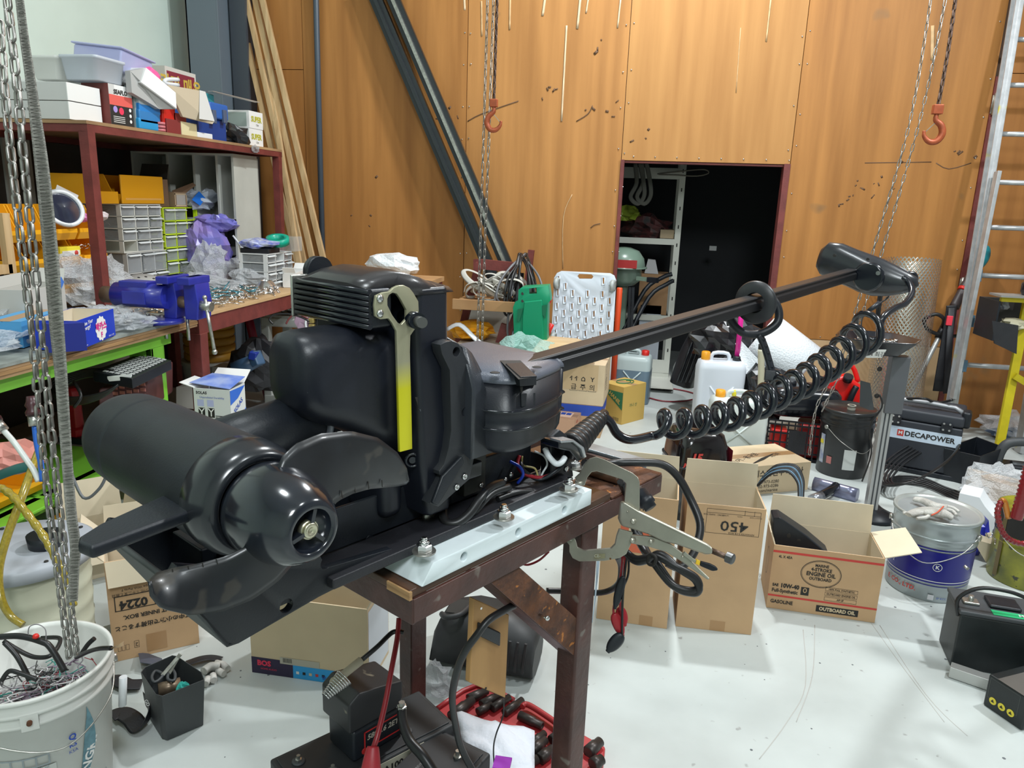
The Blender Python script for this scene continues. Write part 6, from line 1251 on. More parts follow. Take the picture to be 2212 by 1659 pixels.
# cardboard, tubes, bags on cabinets
t, M, w, h = carton('brown_box', 'small brown box with open flap standing on the fluorescent yellow cabinet', (XC - .02, y2 - .04, zt_ - .018), (XC - .02, y2 + .10, zt_ - .018), .2, .17, mat('dark_cardboard', (.20, .12, .07), .8), INK, [('R', 20, .1)], z0=zt_ - .018)
t, M, w, h = carton('brown_box', 'open square cardboard tube end on the fluorescent yellow cabinet', (XC + .0, y2 + .13, zt_ - .018), (XC + .0, y2 + .27, zt_ - .018), .2, .09, mat('mid_cardboard', (.30, .20, .12), .8), CARDI, [], closed=True, z0=zt_ - .018); frm(t, M, w / 2, h / 2, w * .95, h * .9, CARDL, .008); rect(t, M, w / 2, h / 2, w * .7, h * .7, mat('pale_card_in', (.55, .52, .47), .8), 'card_end')
pA = [xp(372, 412, -3.05), xp(446, 383, -3.05), xp(400, 418, -3.0), xp(378, 424, -3.0)]
B().prism(pA, V((-.003, 0, 0))).build('cardboard_flap', mat('dark_cardboard', (.20, .12, .07), .8), None, label='dark cardboard sheet sticking up over the yellow framed cabinet', cat='cardboard')
def bag(label, c, d, seed, mt=FILM, n=18, amp=.35, name='plastic_bag', group=None, fr=2.6): return B().crumple(c, d, seed, n, amp, fr).build(name, mt, None, label=label, cat='plastic bag', group=group)
BB = mat('grey_blue_bag', (.50, .54, .60), .3, col2=(.36, .40, .46), scale=6)
bag('grey plastic bag with a blue logo on the corner cubby shelf', xp(430, 432, -3.02), (.16, .36, .13), 21, BB)
pz = xp(427, 428, -2.95); B().prism([pz + V((0, -.07, -.01)), pz + V((0, .02, -.05)), pz + V((0, .09, .0)), pz + V((0, .02, .045))], V((.002, 0, 0))).build('blue_logo_patch', mat('logo_blue', (.01, .15, .6), .5), bpy.data.objects['plastic_bag'])
BLB = mat('blue_violet_film', (.16, .17, .55), .25, col2=(.30, .20, .50), scale=5, coat=.3)
bag('crumpled blue plastic bag stuffed in the corner cubby', (-2.93, 4.72, 1.16), (.30, .26, .40), 31, BLB, 26, .22, fr=1.9); bag('blue violet bag tail poking out of the corner cubby', (-2.86, 4.74, 1.33), (.26, .16, .12), 33, BLB, 22, .28, fr=1.8)
bag('pinkish bag at the foot of the blue plastic bag', (-2.90, 4.68, .99), (.24, .2, .13), 35, mat('pink_violet_film', (.5, .3, .5), .25), 16, .4)
B().cyl((-2.76, 4.78, 1.25), (-2.62, 4.95, .95), .006, n=8).build('thin_rod', WHT, None, label='thin white rod leaning beside the blue bag', cat='rod')
B().b2((-3.0, y4 + .02, 1.092), (-2.9, y4 + .14, 1.13)).build('white_card_box', WHTP, None, bevel=.002, label='white card box on the low cream cabinet', cat='box'); B().b2((-3.08, y4 + .18, 1.092), (-2.9, y4 + .31, 1.15)).build('white_card_box', WHTP, None, bevel=.002, label='second white card box on the low cream cabinet', cat='box')
B().b2((-3.02, y4 + .03, 1.131), (-2.93, y4 + .14, 1.17)).build('maroon_case', mat('maroon_leather', (.22, .02, .03), .35), None, bevel=.012, label='maroon case on the white card box', cat='case')
bag('tall clear bag between the low cabinet and the blue bag', (-2.80, 4.55, 1.06), (.2, .2, .28), 41)
# heaps of film bags and loose hardware on the bench
for k, (x, y, d, z_) in enumerate([(455, 600, (.3, .36, .14), .02), (505, 598, (.3, .34, .16), .02), (540, 612, (.24, .26, .12), .01), (478, 618, (.26, .3, .08), .0), (425, 612, (.26, .3, .10), .0), (560, 590, (.2, .26, .16), .02), (215, 595, (.2, .28, .22), .04), (160, 600, (.2, .3, .24), .04), (330, 625, (.3, .3, .08), .0)]):
    c = g(x, y + 12, ZB) if k not in (6, 7) else xp(x, y, -2.80); c.z = ZB + d[2] / 2 + z_; bag(['wide clear bag on the bench behind the vise screw', 'clear bag heaped at the middle of the red bench', 'clear bag beside the silver cone lampshade', 'flat clear bag nearest the vise on the red bench', 'clear bag at the foot of the yellow framed cabinet', 'clear bag in front of the far white drawer cabinet', 'clear bag hanging open right of the shelf post foot', 'clear bag standing left of the shelf post foot', 'clear bag by the sanding discs'][k], c, d, 50 + k, n=28, amp=.26, fr=1.9)
heap((-2.62, 3.56, ZB + .003), (-2.24, 4.45, ZB + .04), 330, 1, 'loose_bolts', None, CHR, (.03, .09), (.002, .005), label='spread of loose bolts and bits on the red bench', cat='hardware')
heap((-2.60, 3.6, ZB + .02), (-2.30, 4.3, ZB + .06), 60, 2, 'loose_drill_bits', None, mat('blue_steel_bit', (.08, .28, .36), .3, .6), (.04, .10), (.002, .004), label='bluish drill bits among the loose bolts', cat='drill bits')
heap((-2.9, 2.75, ZB + .003), (-2.30, 3.40, ZB + .03), 220, 3, 'loose_fittings', None, STL, (.02, .06), (.003, .008), label='loose metal fittings on the green bench by the vise', cat='hardware')
heap((-2.7, 1.6, ZB + .003), (-2.35, 2.25, ZB + .04), 120, 4, 'loose_scraps', None, DGR, (.03, .10), (.002, .006), label='dark scraps on the green bench under the chain', cat='scraps')
c = g(595, 632, ZB) + V((-.06, 0, 0)); B().lathe([(.085, 0), (.083, .004), (.04, .075), (.036, .075), (.075, .002)], c, Z, 28, cap=False).build('cone_shade', mat('spun_aluminium', (.75, .77, .78), .2, .9), None, label='silver cone lampshade on the red bench', cat='lampshade')
for k in range(3):
    c = V((-2.78 + .03 * k, 3.62 + .08 * k, ZB + .09 + .012 * k)); dsk = B().lathe([(0, 0), (.095, 0), (.095, .003), (0, .003)], c, (.35, -.2, 1), 30).build('sanding_disc', mat('grey_disc', (.45, .45, .43), .7), None, label=['lowest grey sanding disc with holes behind the vise', 'middle grey sanding disc with holes behind the vise', 'topmost grey sanding disc with holes behind the vise'][k], cat='sanding disc', group='sanding discs')
    ax = V((.35, -.2, 1)).normalized(); o1 = ax.orthogonal().normalized(); o2 = ax.cross(o1)
    if k == 2:
        for j in range(8): B().cyl(c + ax * .003 + o1 * .055 * cos(j * pi / 4) + o2 * .055 * sin(j * pi / 4), c + ax * .0036 + o1 * .055 * cos(j * pi / 4) + o2 * .055 * sin(j * pi / 4), .008, n=8).build('disc_hole', INK, dsk)
# bench vise
VB = mat('vise_blue', (.022, .03, .33), .35, var=.2, scale=14, coat=.2)
vs_ = T('bench_vise', 'cobalt blue bench vise bolted to the bench corner', 'vise', g(405, 690, ZB)); v0 = g(400, 697, ZB); y_ = v0.y; x_ = v0.x
b = B(); b.lathe([(.10, 0), (.10, .018), (.085, .022)], (x_ - .10, y_ - .03, ZB), Z, 28); b.build('swivel_base', VB, vs_)
B().cyl((x_ - .33, y_ - .03, ZB + .125), (x_ - .06, y_ - .03, ZB + .125), .058, n=24).build('body_barrel', VB, vs_); B().b2((x_ - .29, y_ - .07, ZB + .16), (x_ - .14, y_ + .01, ZB + .195)).build('anvil', VB, vs_, bevel=.006)
B().b2((x_ - .26, y_ - .092, ZB + .09), (x_ - .14, y_ - .085, ZB + .15)).build('side_panel', VB, vs_, bevel=.002)
B().cyl((x_ - .40, y_ - .03, ZB + .12), (x_ - .32, y_ - .03, ZB + .12), .04, n=18).build('slide_bar', mat('brown_steel', (.14, .09, .06), .5, .4), vs_)
for nm, xa_, xb_ in (('fixed_jaw', -.09, -.025), ('moving_jaw', .02, .085)):
    B().prism([(x_ + xa_, y_ - .03, ZB + .02), (x_ + xb_, y_ - .03, ZB + .02), (x_ + xb_ + .01, y_ - .03, ZB + .10), (x_ + xb_, y_ - .03, ZB + .19), (x_ + xb_ - .02, y_ - .03, ZB + .225), (x_ + xa_ + .005, y_ - .03, ZB + .225), (x_ + xa_, y_ - .03, ZB + .16)], V((0, .12, 0))).build(nm, VB, vs_, bevel=.006)
    B().b2((x_ + xa_, y_ - .075, ZB + .19), (x_ + xb_, y_ + .10, ZB + .225)).build(nm, VB, vs_, bevel=.005)
B().cyl((x_ - .03, y_ - .0, ZB + .10), (x_ + .03, y_ - .0, ZB + .10), .028, n=18).build('screw_sleeve', mat('brown_steel', (.14, .09, .06), .5, .4), vs_)
B().cyl((x_ + .08, y_ - .0, ZB + .09), (x_ + .145, y_ - .0, ZB + .085), .024, n=18).build('spindle_end', STL, vs_)
a, e = V((x_ + .118, y_ - .01, ZB + .13)), V((x_ + .158, y_ - .02, ZB - .13)); B().cyl(a, e, .0085, n=10).sphere(e, .014, 10).sphere(a, .012, 10).build('tommy_bar', STL, vs_)
for dx in (-.12, .0): B().cyl((x_ + dx, y_ + .02, ZB - .09), (x_ + dx, y_ + .02, ZB + .03), .008, n=8).build('mounting_bolt', STL, vs_)
# blue drink carton, light blue box, cards
BCK = mat('royal_blue_print', (.01, .045, .50), .4)
t, M, w, h = carton('drink_carton', 'royal blue drink carton with white cogwheel badge on the green bench', tuple(g(172, 757, ZB)), tuple(g(250, 724, ZB)), .17, .115, BCK, CARDI, [], z0=ZB); 
b = B(at(M, w * .60, -.0012, h * .46, FRONT)); n_ = 48; pts = []
for i in range(n_): rr_ = (.052 if i % 4 < 2 else .047); a = 2 * pi * i / n_; pts.append((rr_ * cos(a), rr_ * sin(a), 0))
b.add(pts + [(0, 0, 0)], [(i, (i + 1) % n_, n_) for i in range(n_)]); b.build('cogwheel_badge', WHTP, t)
MG = mat('magenta_print', (.70, .01, .25), .5); txt('박카스', t, F_(M, w * .60, h * .52, -.002), .036, MG, bold=.04); txt('F', t, F_(M, w * .60, h * .22, -.002), .030, MG, bold=.04)
txt('Drive Your', t, F_(M, w * .24, h * .82, -.002), .021, WHTP, .08, .02, shear=.3); txt('Energy!', t, F_(M, w * .22, h * .66, -.002), .021, WHTP, .08, .02, shear=.3); txt('100mL X 10병', t, F_(M, w * .86, h * .08, -.002), .009, WHTP)
ringp(t, M, w * .10, h * .16, .010, .006, WHTP, .0015); rect(t, M, w * .14, h * .07, .05, .002, WHTP, y=-.001)
B(M).prism([(-.008, .0, .0), (-.002, -.03, .0), (-.002, -.03, h * .95), (-.008, 0, h)], V((-.05, .10, 0))).build('side_flap', mat('deep_blue_print', (.01, .02, .22), .5), t)
SB = mat('sky_blue_card', (.08, .33, .62), .45); t, M, w, h = carton('blue_box', 'light blue cardboard box behind the chain and strap', tuple(g(52, 752, ZB)), tuple(g(148, 722, ZB) + V((-.02, 0, 0))), .14, .10, SB, SB, closed=True, z0=ZB)
txt('DIER', t, F_(M, w * .22, h * .35), .03, WHTP, bold=.03); rect(t, M, w * .88, h * .25, .04, .03, WHTP); rect(t, M, w * .9, h * .7, .06, .03, mat('dark_window', (.05, .07, .08), .3))
for k in range(3): B().b2((-2.42 + .01 * k, 2.66, ZB + .001 + .009 * k), (-2.26, 2.80 - .01 * k, ZB + .009 + .009 * k)).build('card_pack', WHTP, None, label=['lowest', 'middle', 'topmost'][k] + ' flat white card between the two blue boxes', cat='card', group='flat white cards')
GB = mat('grey_white_carton', (.55, .54, .50), .7); t, M, w, h = carton('grey_box', 'torn grey white box behind the royal blue carton', tuple(g(160, 735, ZB) + V((-.22, .05, 0))), tuple(g(215, 708, ZB) + V((-.2, .05, 0))), .14, .19, GB, GB, [('R', 30, .07), ('B', 10, .05)], z0=ZB)
B(at(M, w * .8, -.004, h * .92, FRONT) @ MX.Rotation(.7, 4, 'Z')).b2((-.05, -.018, 0), (.05, .018, .001)).build('blue_sticker', mat('sticker_blue', (.06, .2, .65), .4), t)
BF = mat('black_bin_film', (.012, .012, .015), .22, coat=.3); bag('black plastic bag heaped behind the hanging chain', g(25, 690, ZB) + V((-.14, .2, .14)), (.32, .4, .28), 61, BF, 20, .4)
for k, (dx, dy, dz, lb) in enumerate(((-.30, .10, .09, 'black bundled straps behind the grey box'), )):
    c = g(135, 700, ZB) + V((dx, dy, dz)); t = T('strap_bundle', lb, 'straps', c); r_ = random.Random(8)
    for j in range(14): a = [c + V((r_.uniform(-.12, .12), r_.uniform(-.14, .14), r_.uniform(-.09, .10))) for _ in range(4)]; B().tube(a, (.014, .003), 6, res=6).build('strap_loop', BLKM, t)
    B().b2(tuple(c + V((.10, -.03, -.04))), tuple(c + V((.13, .04, -.005)))).build('red_buckle', REDB, t)
for k, (dx, dy, rz) in enumerate(((0, 0, .1), (.03, .10, .4), (-.02, .18, -.2))):
    c = g(275, 680, ZB) + V((-.28 + dx, .1 + dy, .06 + .012 * k)); R_ = MX.Translation(c) @ MX.Rotation(rz, 4, 'Z') @ MX.Rotation(.35, 4, 'Y'); B(R_).prism([(-.13, -.12, 0), (.12, -.14, 0), (.15, .1, 0), (-.1, .15, .0)], V((0, 0, .0015))).build('paper_sheet', WHTP, None, label=['lowest white paper sheet on the bench behind the film bags', 'middle white paper sheet on the bench behind the film bags', 'topmost white paper sheet on the bench behind the film bags'][k], cat='paper', group='white sheets on the bench')
for k, (x, y, d) in enumerate(((300, 700, (.22, .30, .08)), (255, 715, (.2, .22, .10)), (335, 712, (.2, .22, .06)), (20, 760, (.3, .3, .08)), (40, 720, (.26, .3, .14)))):
    c = g(x, y, ZB); c.z = ZB + d[2] / 2; c.x -= .12; bag(['clear bag of brass fittings behind the vise foot', 'clear bag beside the royal blue carton', 'small clear bag under the blue vise', 'clear bag at the front edge of the green bench', 'clear bag left of the light blue box'][k], c, d, 80 + k, n=24, amp=.28)
heap(tuple(g(300, 705, ZB) + V((-.2, -.05, .03))), tuple(g(300, 705, ZB) + V((-.05, .12, .06))), 60, 9, 'copper_screws', None, mat('copper_screw', (.45, .22, .12), .35, .7), (.01, .02), (.001, .002), label='copper coloured screws in the clear bag', cat='screws')
# pale timber crate edge at far left
t = T('timber_crate', 'pale timber crate edge at the far left of the bench', 'crate', xp(5, 560, -2.75)); p0, p1 = xp(2, 430, -2.75), xp(14, 640, -2.75)
B().bar(V((p0.x, p0.y, ZB)), V((p0.x, p0.y, 1.42)), .04, .03).build('upright', PINE, t); B().bar(V((p0.x, p0.y - .4, 1.18)), V((p0.x, p0.y, 1.18)), .03, .04).build('cross_rail', PINE, t); B().b2((p0.x - .3, p0.y - .5, ZB), (p0.x - .02, p0.y - .03, 1.16)).build('crate_board', mat('brown_ply_side', (.22, .13, .07), .7), t)
# ================================================================ SHELF TOP
ZS = 1.853
GW = mat('grey_white_card', (.60, .60, .58), .6)
for k in range(2):
    t = T('long_white_box', ['lower', 'upper'][k] + ' long pale grey box with a white end on the shelf corner', 'box', (-3.15, 3.46, ZS + .085 * k), 'long boxes on the shelf corner')
    B().b2((-3.66, 3.34, ZS + .002 + .086 * k), (-2.745, 3.56, ZS + .085 + .086 * k)).build('box_body', GW, t, bevel=.002); B().b2((-2.744, 3.338, ZS + .003 + .086 * k), (-2.740, 3.562, ZS + .084 + .086 * k)).build('white_end', WHTP, t)
    txt('UFA 93', t, at(MX.Identity(4), -2.98, 3.3385, ZS + .045 + .086 * k, FRONT), .02, INK)
for k in range(2):
    B().b2((-3.68, 3.72, ZS + .02 + .11 * k), (-2.98 - .02, 3.98, ZS + .125 + .11 * k)).build('long_white_box', WHTP, None, bevel=.002, label=['lower', 'upper'][k] + ' bluish white long box at the back of the shelf end', cat='box')
t = T('pump_box', 'pump box with red, white and black printed end on the shelf', 'box', (-2.8, 3.72, ZS)); B().b2((-3.35, 3.575, ZS), (-2.70, 3.75, ZS + .20)).build('box_body', GW, t); M = frame((-2.70, 3.575, ZS), (0, 1, 0)); w = .175
rect(t, M, w * .5, .05, w, .10, INK); rect(t, M, w * .5, .125, w, .05, mat('coral_print', (.75, .12, .10), .5)); rect(t, M, w * .62, .175, w * .76, .05, WHTP); txt('SEAFLO', t, F_(M, w * .5, .165, -.0018), .030, INK, bold=.04); 
for k in range(3): ringp(t, M, w * .87, .03 + .028 * k, .009, .009, WHTP, .009, y=-.0015)
ringp(t, M, w * .48, .075, .018, .018, MATS['pink_print'], .018, y=-.0015); ringp(t, M, w * .22, .08, .016, .016, mat('lilac_print', (.4, .3, .7), .5), .016, y=-.0015)
for k in range(4): rect(t, M, w * .36, .045 - .009 * k, w * .5, .003, WHTP, y=-.0015)
txt('SEAFLO', t, at(MX.Identity(4), -3.18, 3.574, ZS + .183, FRONT), .03, INK); B().b2((-2.85, 3.5735, ZS), (-2.70, 3.575, ZS + .2)).build('red_corner', REDP, t)
t = T('document_box', 'blue grey document box standing on the shelf', 'box', (-2.8, 3.85, ZS)); B().b2((-3.05, 3.77, ZS), (-2.70, 3.93, ZS + .235)).build('box_body', mat('blue_grey_card', (.30, .35, .35), .6), t, bevel=.002); B().cyl((-2.78, 3.769, ZS + .225), (-2.78, 3.771, ZS + .225), .03, n=20).build('thumb_notch', INK, t)
FTB = clear('milky_tub', (.78, .78, .74), .72, .3)
def tub(label, x0, x1, y0, y1, z0, z1, mt, inset=.015, group=None):
    t = T('plastic_tub', label, 'tub', ((x0 + x1) / 2, (y0 + y1) / 2, z0), group); rr_ = []
    for z, k in ((z0, inset), (z0 + .004, inset - .004), (z1 - .015, 0), (z1 - .013, -.006), (z1, -.006)):
        rr_.append([V((x, y, z)) for x, y in rrect((x0 + x1) / 2, (y0 + y1) / 2, x1 - x0 - 2 * k, y1 - y0 - 2 * k, .02, 4)])
    B().loft(rr_, cap=True).build('tub', mt, t); return t
tub('milky plastic tub, left one on top of the pump box', -3.07, -2.91, 3.50, 3.68, ZS + .205, ZS + .315, FTB); tub('milky plastic tub with bluish contents, right one on the pump box', -2.90, -2.70, 3.50, 3.72, ZS + .205, ZS + .32, clear('bluish_tub', (.62, .66, .72), .8, .3))
LIL = clear('lilac_lid_plastic', (.50, .52, .80), .7, .3); t = T('lilac_tub', 'lilac plastic tub tilted on top of the milky tubs', 'tub', (-2.9, 3.85, ZS + .35)); R_ = MX.Translation((-2.86, 3.86, ZS + .33)) @ MX.Rotation(-.10, 4, 'X') @ MX.Rotation(.10, 4, 'Y')
B(R_).b2((-.15, -.13, -.05), (.13, .13, .06)).build('tub', LIL, t, bevel=.012); B(R_).b2((-.16, -.14, .06), (.14, .14, .07)).build('lid', LIL, t, bevel=.005)
B().crumple((-2.70, 3.92, ZS + .28), (.08, .13, .10), 5, 14, .15, 1.5, False).build('pink_pouch', mat('hot_pink', (.9, .12, .35), .4), None, label='hot pink pouch beside the lilac tub', cat='pouch')
# white long box tilted
t = T('white_carton', 'large white carton lying tilted across the shelf goods', 'box', (-2.85, 4.2, ZS + .3)); pts = [xp(277, 147, -2.85), xp(315, 147, -2.70), xp(383, 205, -2.62), xp(378, 232, -2.62)]
a, b_, c, d = xp(316, 146, -2.64), xp(380, 200, -2.60), xp(382, 235, -2.60), xp(305, 178, -2.64)
B().prism([a, b_, c, d], V((-.42, .02, .0))).build('carton', WHTP, t, bevel=.002); B().prism([xp(281, 153, -2.66), xp(315, 147, -2.65), xp(306, 178, -2.645), xp(380, 235, -2.61), xp(345, 236, -2.65), xp(285, 200, -2.66)], V((-.03, 0, 0))).build('grey_side', mat('grey_underside', (.42, .42, .41), .7), t) ; B().prism([d + V((-.002, -.003, -.0)), c + V((-.002, -.003, 0)), c + V((-.4, -.003, -.01)), d + V((-.4, -.003, -.01))], V((0, .0, -.003))).build('grey_underside', mat('grey_underside', (.30, .30, .29), .7), t)
# blue packs etc
for k, (x, y, w_, h_, mt, lb) in enumerate([(322, 222, .16, .05, mat('pale_clear_pack', (.45, .52, .55), .25), 'clear pack on top of the blue cases on the shelf'), (325, 236, .18, .05, mat('bright_blue_pack', (.02, .22, .60), .3), 'bright blue pack, upper one of the shelf pile'), (325, 254, .18, .07, mat('mid_blue_pack', (.03, .20, .48), .3), 'mid blue pack under the bright blue one'), (324, 275, .17, .085, mat('cyan_blue_case', (.02, .30, .62), .35), 'cyan blue hard case at the bottom of the shelf pile')]):
    p = xp(x, y, -2.68); B().b2((p.x - .25, p.y - w_ / 2, max(ZS, p.z - h_ / 2)), (p.x, p.y + w_ / 2, p.z + h_ / 2)).build('blue_case', mt, None, bevel=.008, label=lb, cat='case')
p = xp(352, 275, -2.67); 
for k in range(3): B().lathe([(.012, 0), (.03, 0), (.03, .014), (.012, .014)], (p.x - .02, p.y, ZS + .002 + .018 * k), Z, 20).build('pink_reel', mat('dusty_pink', (.55, .16, .18), .5), None, label=['lowest', 'middle', 'topmost'][k] + ' dusty pink reel beside the cyan case', cat='reel', group='pink reels')
def pbox(x0, y0, x1, y1, mt, lb, X=-2.68, dep=.18, nm='box', bev=.003, zmin=ZS, **k):
    a, e = xp(x0, y1, X), xp(x1, y0, X); return B().b2((X - dep, a.y, max(zmin, a.z)), (X, e.y, e.z)).build(nm, mt, None, bevel=bev, label=lb, cat=k.get('cat', 'box'))
pbox(352, 235, 378, 265, REDB, 'bright red box under the white carton', nm='red_box'); pbox(378, 248, 402, 285, mat('dull_red_card', (.40, .05, .05), .5), 'dull red box right of the bright red one', nm='red_box'); pbox(362, 262, 396, 291, mat('dark_red_tin', (.22, .03, .03), .5), 'dark red tin below the red boxes', nm='red_tin', X=-2.67)
t_ = pbox(394, 268, 425, 302, mat('cream_card', (.68, .60, .36), .6), 'pair of cream boxes at the shelf edge', nm='cream_box', X=-2.665)
pbox(428, 290, 459, 305, WHT, 'small white plastic case at the shelf edge', nm='white_case', X=-2.66, dep=.06); 
t = T('blue_toolbox', 'blue plastic toolbox with grey latches at the far end of the shelf', 'toolbox', xp(460, 300, -2.7)); a, e = xp(429, 306, -2.70), xp(488, 262, -2.70)
B().b2((-2.95, a.y, ZS), (-2.70, e.y, e.z)).build('box', mat('navy_box', (.012, .05, .24), .4), t, bevel=.006); e2 = xp(493, 228, -2.68); B().b2((-2.95, xp(455, 250, -2.68).y, e.z), (-2.68, e2.y, e2.z)).build('lid', mat('mid_blue_lid', (.03, .12, .42), .4), t, bevel=.012)
for x in (462, 485): p = xp(x, 252, -2.675); B().b2((p.x - .01, p.y - .02, p.z - .04), (p.x + .008, p.y + .02, p.z + .04)).build('latch', mat('slate_latch', (.08, .11, .18), .4), t, bevel=.003)
pbox(446, 205, 462, 226, mat('teal_tool', (.02, .22, .25), .4), 'teal tool handle behind the tan board', nm='teal_tool', X=-2.72, zmin=0)
t = T('tan_board_box', 'tan and grey cardboard panel leaning over the shelf goods', 'cardboard', xp(420, 240, -2.66)); TB = [xp(362, 183, -2.64), xp(443, 198, -2.64), xp(463, 262, -2.60), xp(459, 268, -2.60), xp(395, 252, -2.64)]
B().prism(TB, V((-.015, 0, 0))).build('panel', mat('tan_panel', (.50, .42, .30), .7), t); B().prism([TB[1] + V((.001, -.06, 0)), TB[1] + V((.001, 0, 0)), TB[2] + V((.001, 0, 0)), TB[3] + V((.001, -.14, .015))], V((.001, 0, 0))).build('grey_strip', GW, t)
t, M, w, h = carton('noodle_carton', 'carton with dark red lettered side at the back of the shelf', tuple(xp(360, 205, -2.95)), tuple(xp(425, 205, -2.95)), .28, .20, mat('dull_white_card', (.58, .55, .50), .7), closed=True, z0=ZS + .22)
rect(t, M, w * .5, h * .5, w * .9, h * .8, mat('maroon_print', (.22, .02, .04), .6)); txt('라면 매운', t, F_(M, w * .5, h * .5, -.0015), .11, mat('ochre_print', (.55, .38, .06), .6), bold=.03); Mr = at(M, w, 0, 0); txt('@', t, at(M, w + .002, .08, h * .6, RIGHT), .06, INK)
B().b2((-3.25, xp(360, 205, -2.95).y, ZS), (-2.96, xp(425, 205, -2.95).y + .1, ZS + .215)).build('backing_box', mat('grey_card2', (.4, .4, .38), .7), None, label='grey box under the lettered carton', cat='box')
B().tube([xp(385, 172, -2.9), xp(360, 172, -2.9), xp(357, 180, -2.9), xp(385, 184, -2.9)], .012, 8, res=4).build('handle_loop', WHT, None, label='white plastic handle poking out beside the lettered carton', cat='handle')
a, e = xp(455, 197, -2.70), xp(556, 221, -2.60); B().bar(a, e, .04, .003).build('steel_ruler', mat('dull_rule', (.5, .46, .42), .35, .5), None, label='long steel ruler sticking out over the shelf end', cat='ruler')
BF2 = mat('black_bin_film2', (.02, .022, .025), .25); B().crumple(xp(508, 296, -2.74), (.18, .26, .15), 14, 16, .4).build('black_bag', BF2, None, label='black and clear bag between the toolbox and boxed clamps', cat='plastic bag')
for k in range(2):
    a, e = xp(540, 315 - 26 * k, -2.68), xp(568, 291 - 26 * k, -2.68); t = T('clamp_box', ['lower', 'upper'][k] + ' small white box with yellow curved letters at the shelf end', 'box', ((a + e) / 2)); M = frame((-2.68, a.y, ZS + .115 * k), (0, 1, 0)); w = e.y - a.y
    B(M).b2((0, 0, 0), (w, .30, .113)).build('box_body', WHTP, t, bevel=.002); txt('SUPER', t, F_(M, w * .5, .06), .05, mat('yellow_green_print', (.50, .48, .04), .6), bold=.04); txt('1.5m', t, F_(M, w * .55, .025), .02, INK)
    B(M).b2((-.002, .02, .01), (-.001, .29, .10)).build('grey_side', mat('hex_grey', (.35, .42, .38), .5), t)
B().crumple(xp(552, 322, -2.64), (.03, .09, .05), 3, 12, .4).build('film_scrap', FILM, None, label='scrap of clear film on the shelf end rail', cat='film')
# ================================================================ UNDER THE BENCH (LEFT)
t = T('pump', 'bright red submersible pump standing on the green bench shelf', 'pump', (-2.62, 3.0, .25)); pc = g(170, 952, .25)
B().lathe([(.05, 0), (.05, .04), (.035, .05), (.032, .20), (.04, .24), (.03, .26), (0, .26)], pc + V((0, 0, .03)), Z, 6, smooth=False).build('pump_body', mat('pump_red', (.50, .015, .03), .3), t, bevel=.003); B().b2(tuple(pc + V((-.07, -.06, 0))), tuple(pc + V((.07, .06, .035)))).build('pump_base', BLK, t, bevel=.004); B().cyl(pc + V((.04, .0, .08)), pc + V((.085, .02, .07)), .012, n=10).build('outlet', BLK, t)
t = T('cable_coil', 'coiled black cable on the shelf above the red pump', 'cable', g(190, 850, .5)); c = q(185, 842, 3.3)
for k in range(6): B().tube([c + V(((.14 + .008 * k) * cos(a), .06 * sin(a), .055 * sin(a + .4) + .006 * k)) for a in [2 * pi * i / 16 for i in range(16)]], .006, 7, closed=True, res=2).build('coil_turn', RUB, t)
B().tube([q(160, 825, 3.2), q(175, 855, 3.15), q(160, 880, 3.15)], .007, 7, res=4).build('cable_tail', RUB, t)
B().bar(q(165, 795, 3.45), q(280, 757, 3.75), .01, .07).build('aluminium_plate', mat('brushed_alu', (.42, .38, .33), .4, .5), None, bevel=.001, label='flat tan aluminium plate under the green bench', cat='plate')
t = T('step_tread', 'black edged grey perforated step tread lying under the green bench', 'step', q(290, 795, 3.4)); Q4 = [q(200, 803, 3.30), q(300, 764, 3.62), q(370, 778, 3.50), q(285, 818, 3.20)]
B().prism(Q4, V((0, 0, -.045))).build('tread_frame', BLK, t, bevel=.003)
for i in range(5):
    for j in range(12):
        a, e = .2 + .15 * i, .05 + .078 * j; p = lambda u_, v_: (Q4[0].lerp(Q4[1], v_)).lerp(Q4[3].lerp(Q4[2], v_), u_); B().prism([p(a, e) + Z * .002, p(a + .10, e) + Z * .002, p(a + .10, e + .05) + Z * .002, p(a, e + .05) + Z * .002], Z * .003).build('grip_tread', mat('grip_grey', (.45, .46, .46), .5), t)
B().prism([q(232, 818, 3.25), q(285, 812, 3.22), q(282, 820, 3.22), q(236, 824, 3.25)], Z * .01).build('white_label', WHTP, t)
t = T('vented_crate', 'dark brown plastic crate with rows of slots under the green bench', 'crate', g(290, 870)); c = g(285, 905); MR = mat('maroon_crate', (.10, .03, .028), .5)
B().prism([q(212, 905, 3.35), q(318, 890, 3.45), q(318, 815, 3.45), q(212, 840, 3.35)], V((-.1, .35, 0))).build('crate_wall', MR, t, bevel=.01)
for i in range(4):
    for j in range(5):
        p = q(248 + j * 15 + i, 838 + i * 12 - j * 2, 3.36); B().b2(tuple(p - V((.012, .002, .007))), tuple(p + V((.012, .002, .007)))).build('slot', mat('slot_pink', (.42, .15, .13), .6), t)
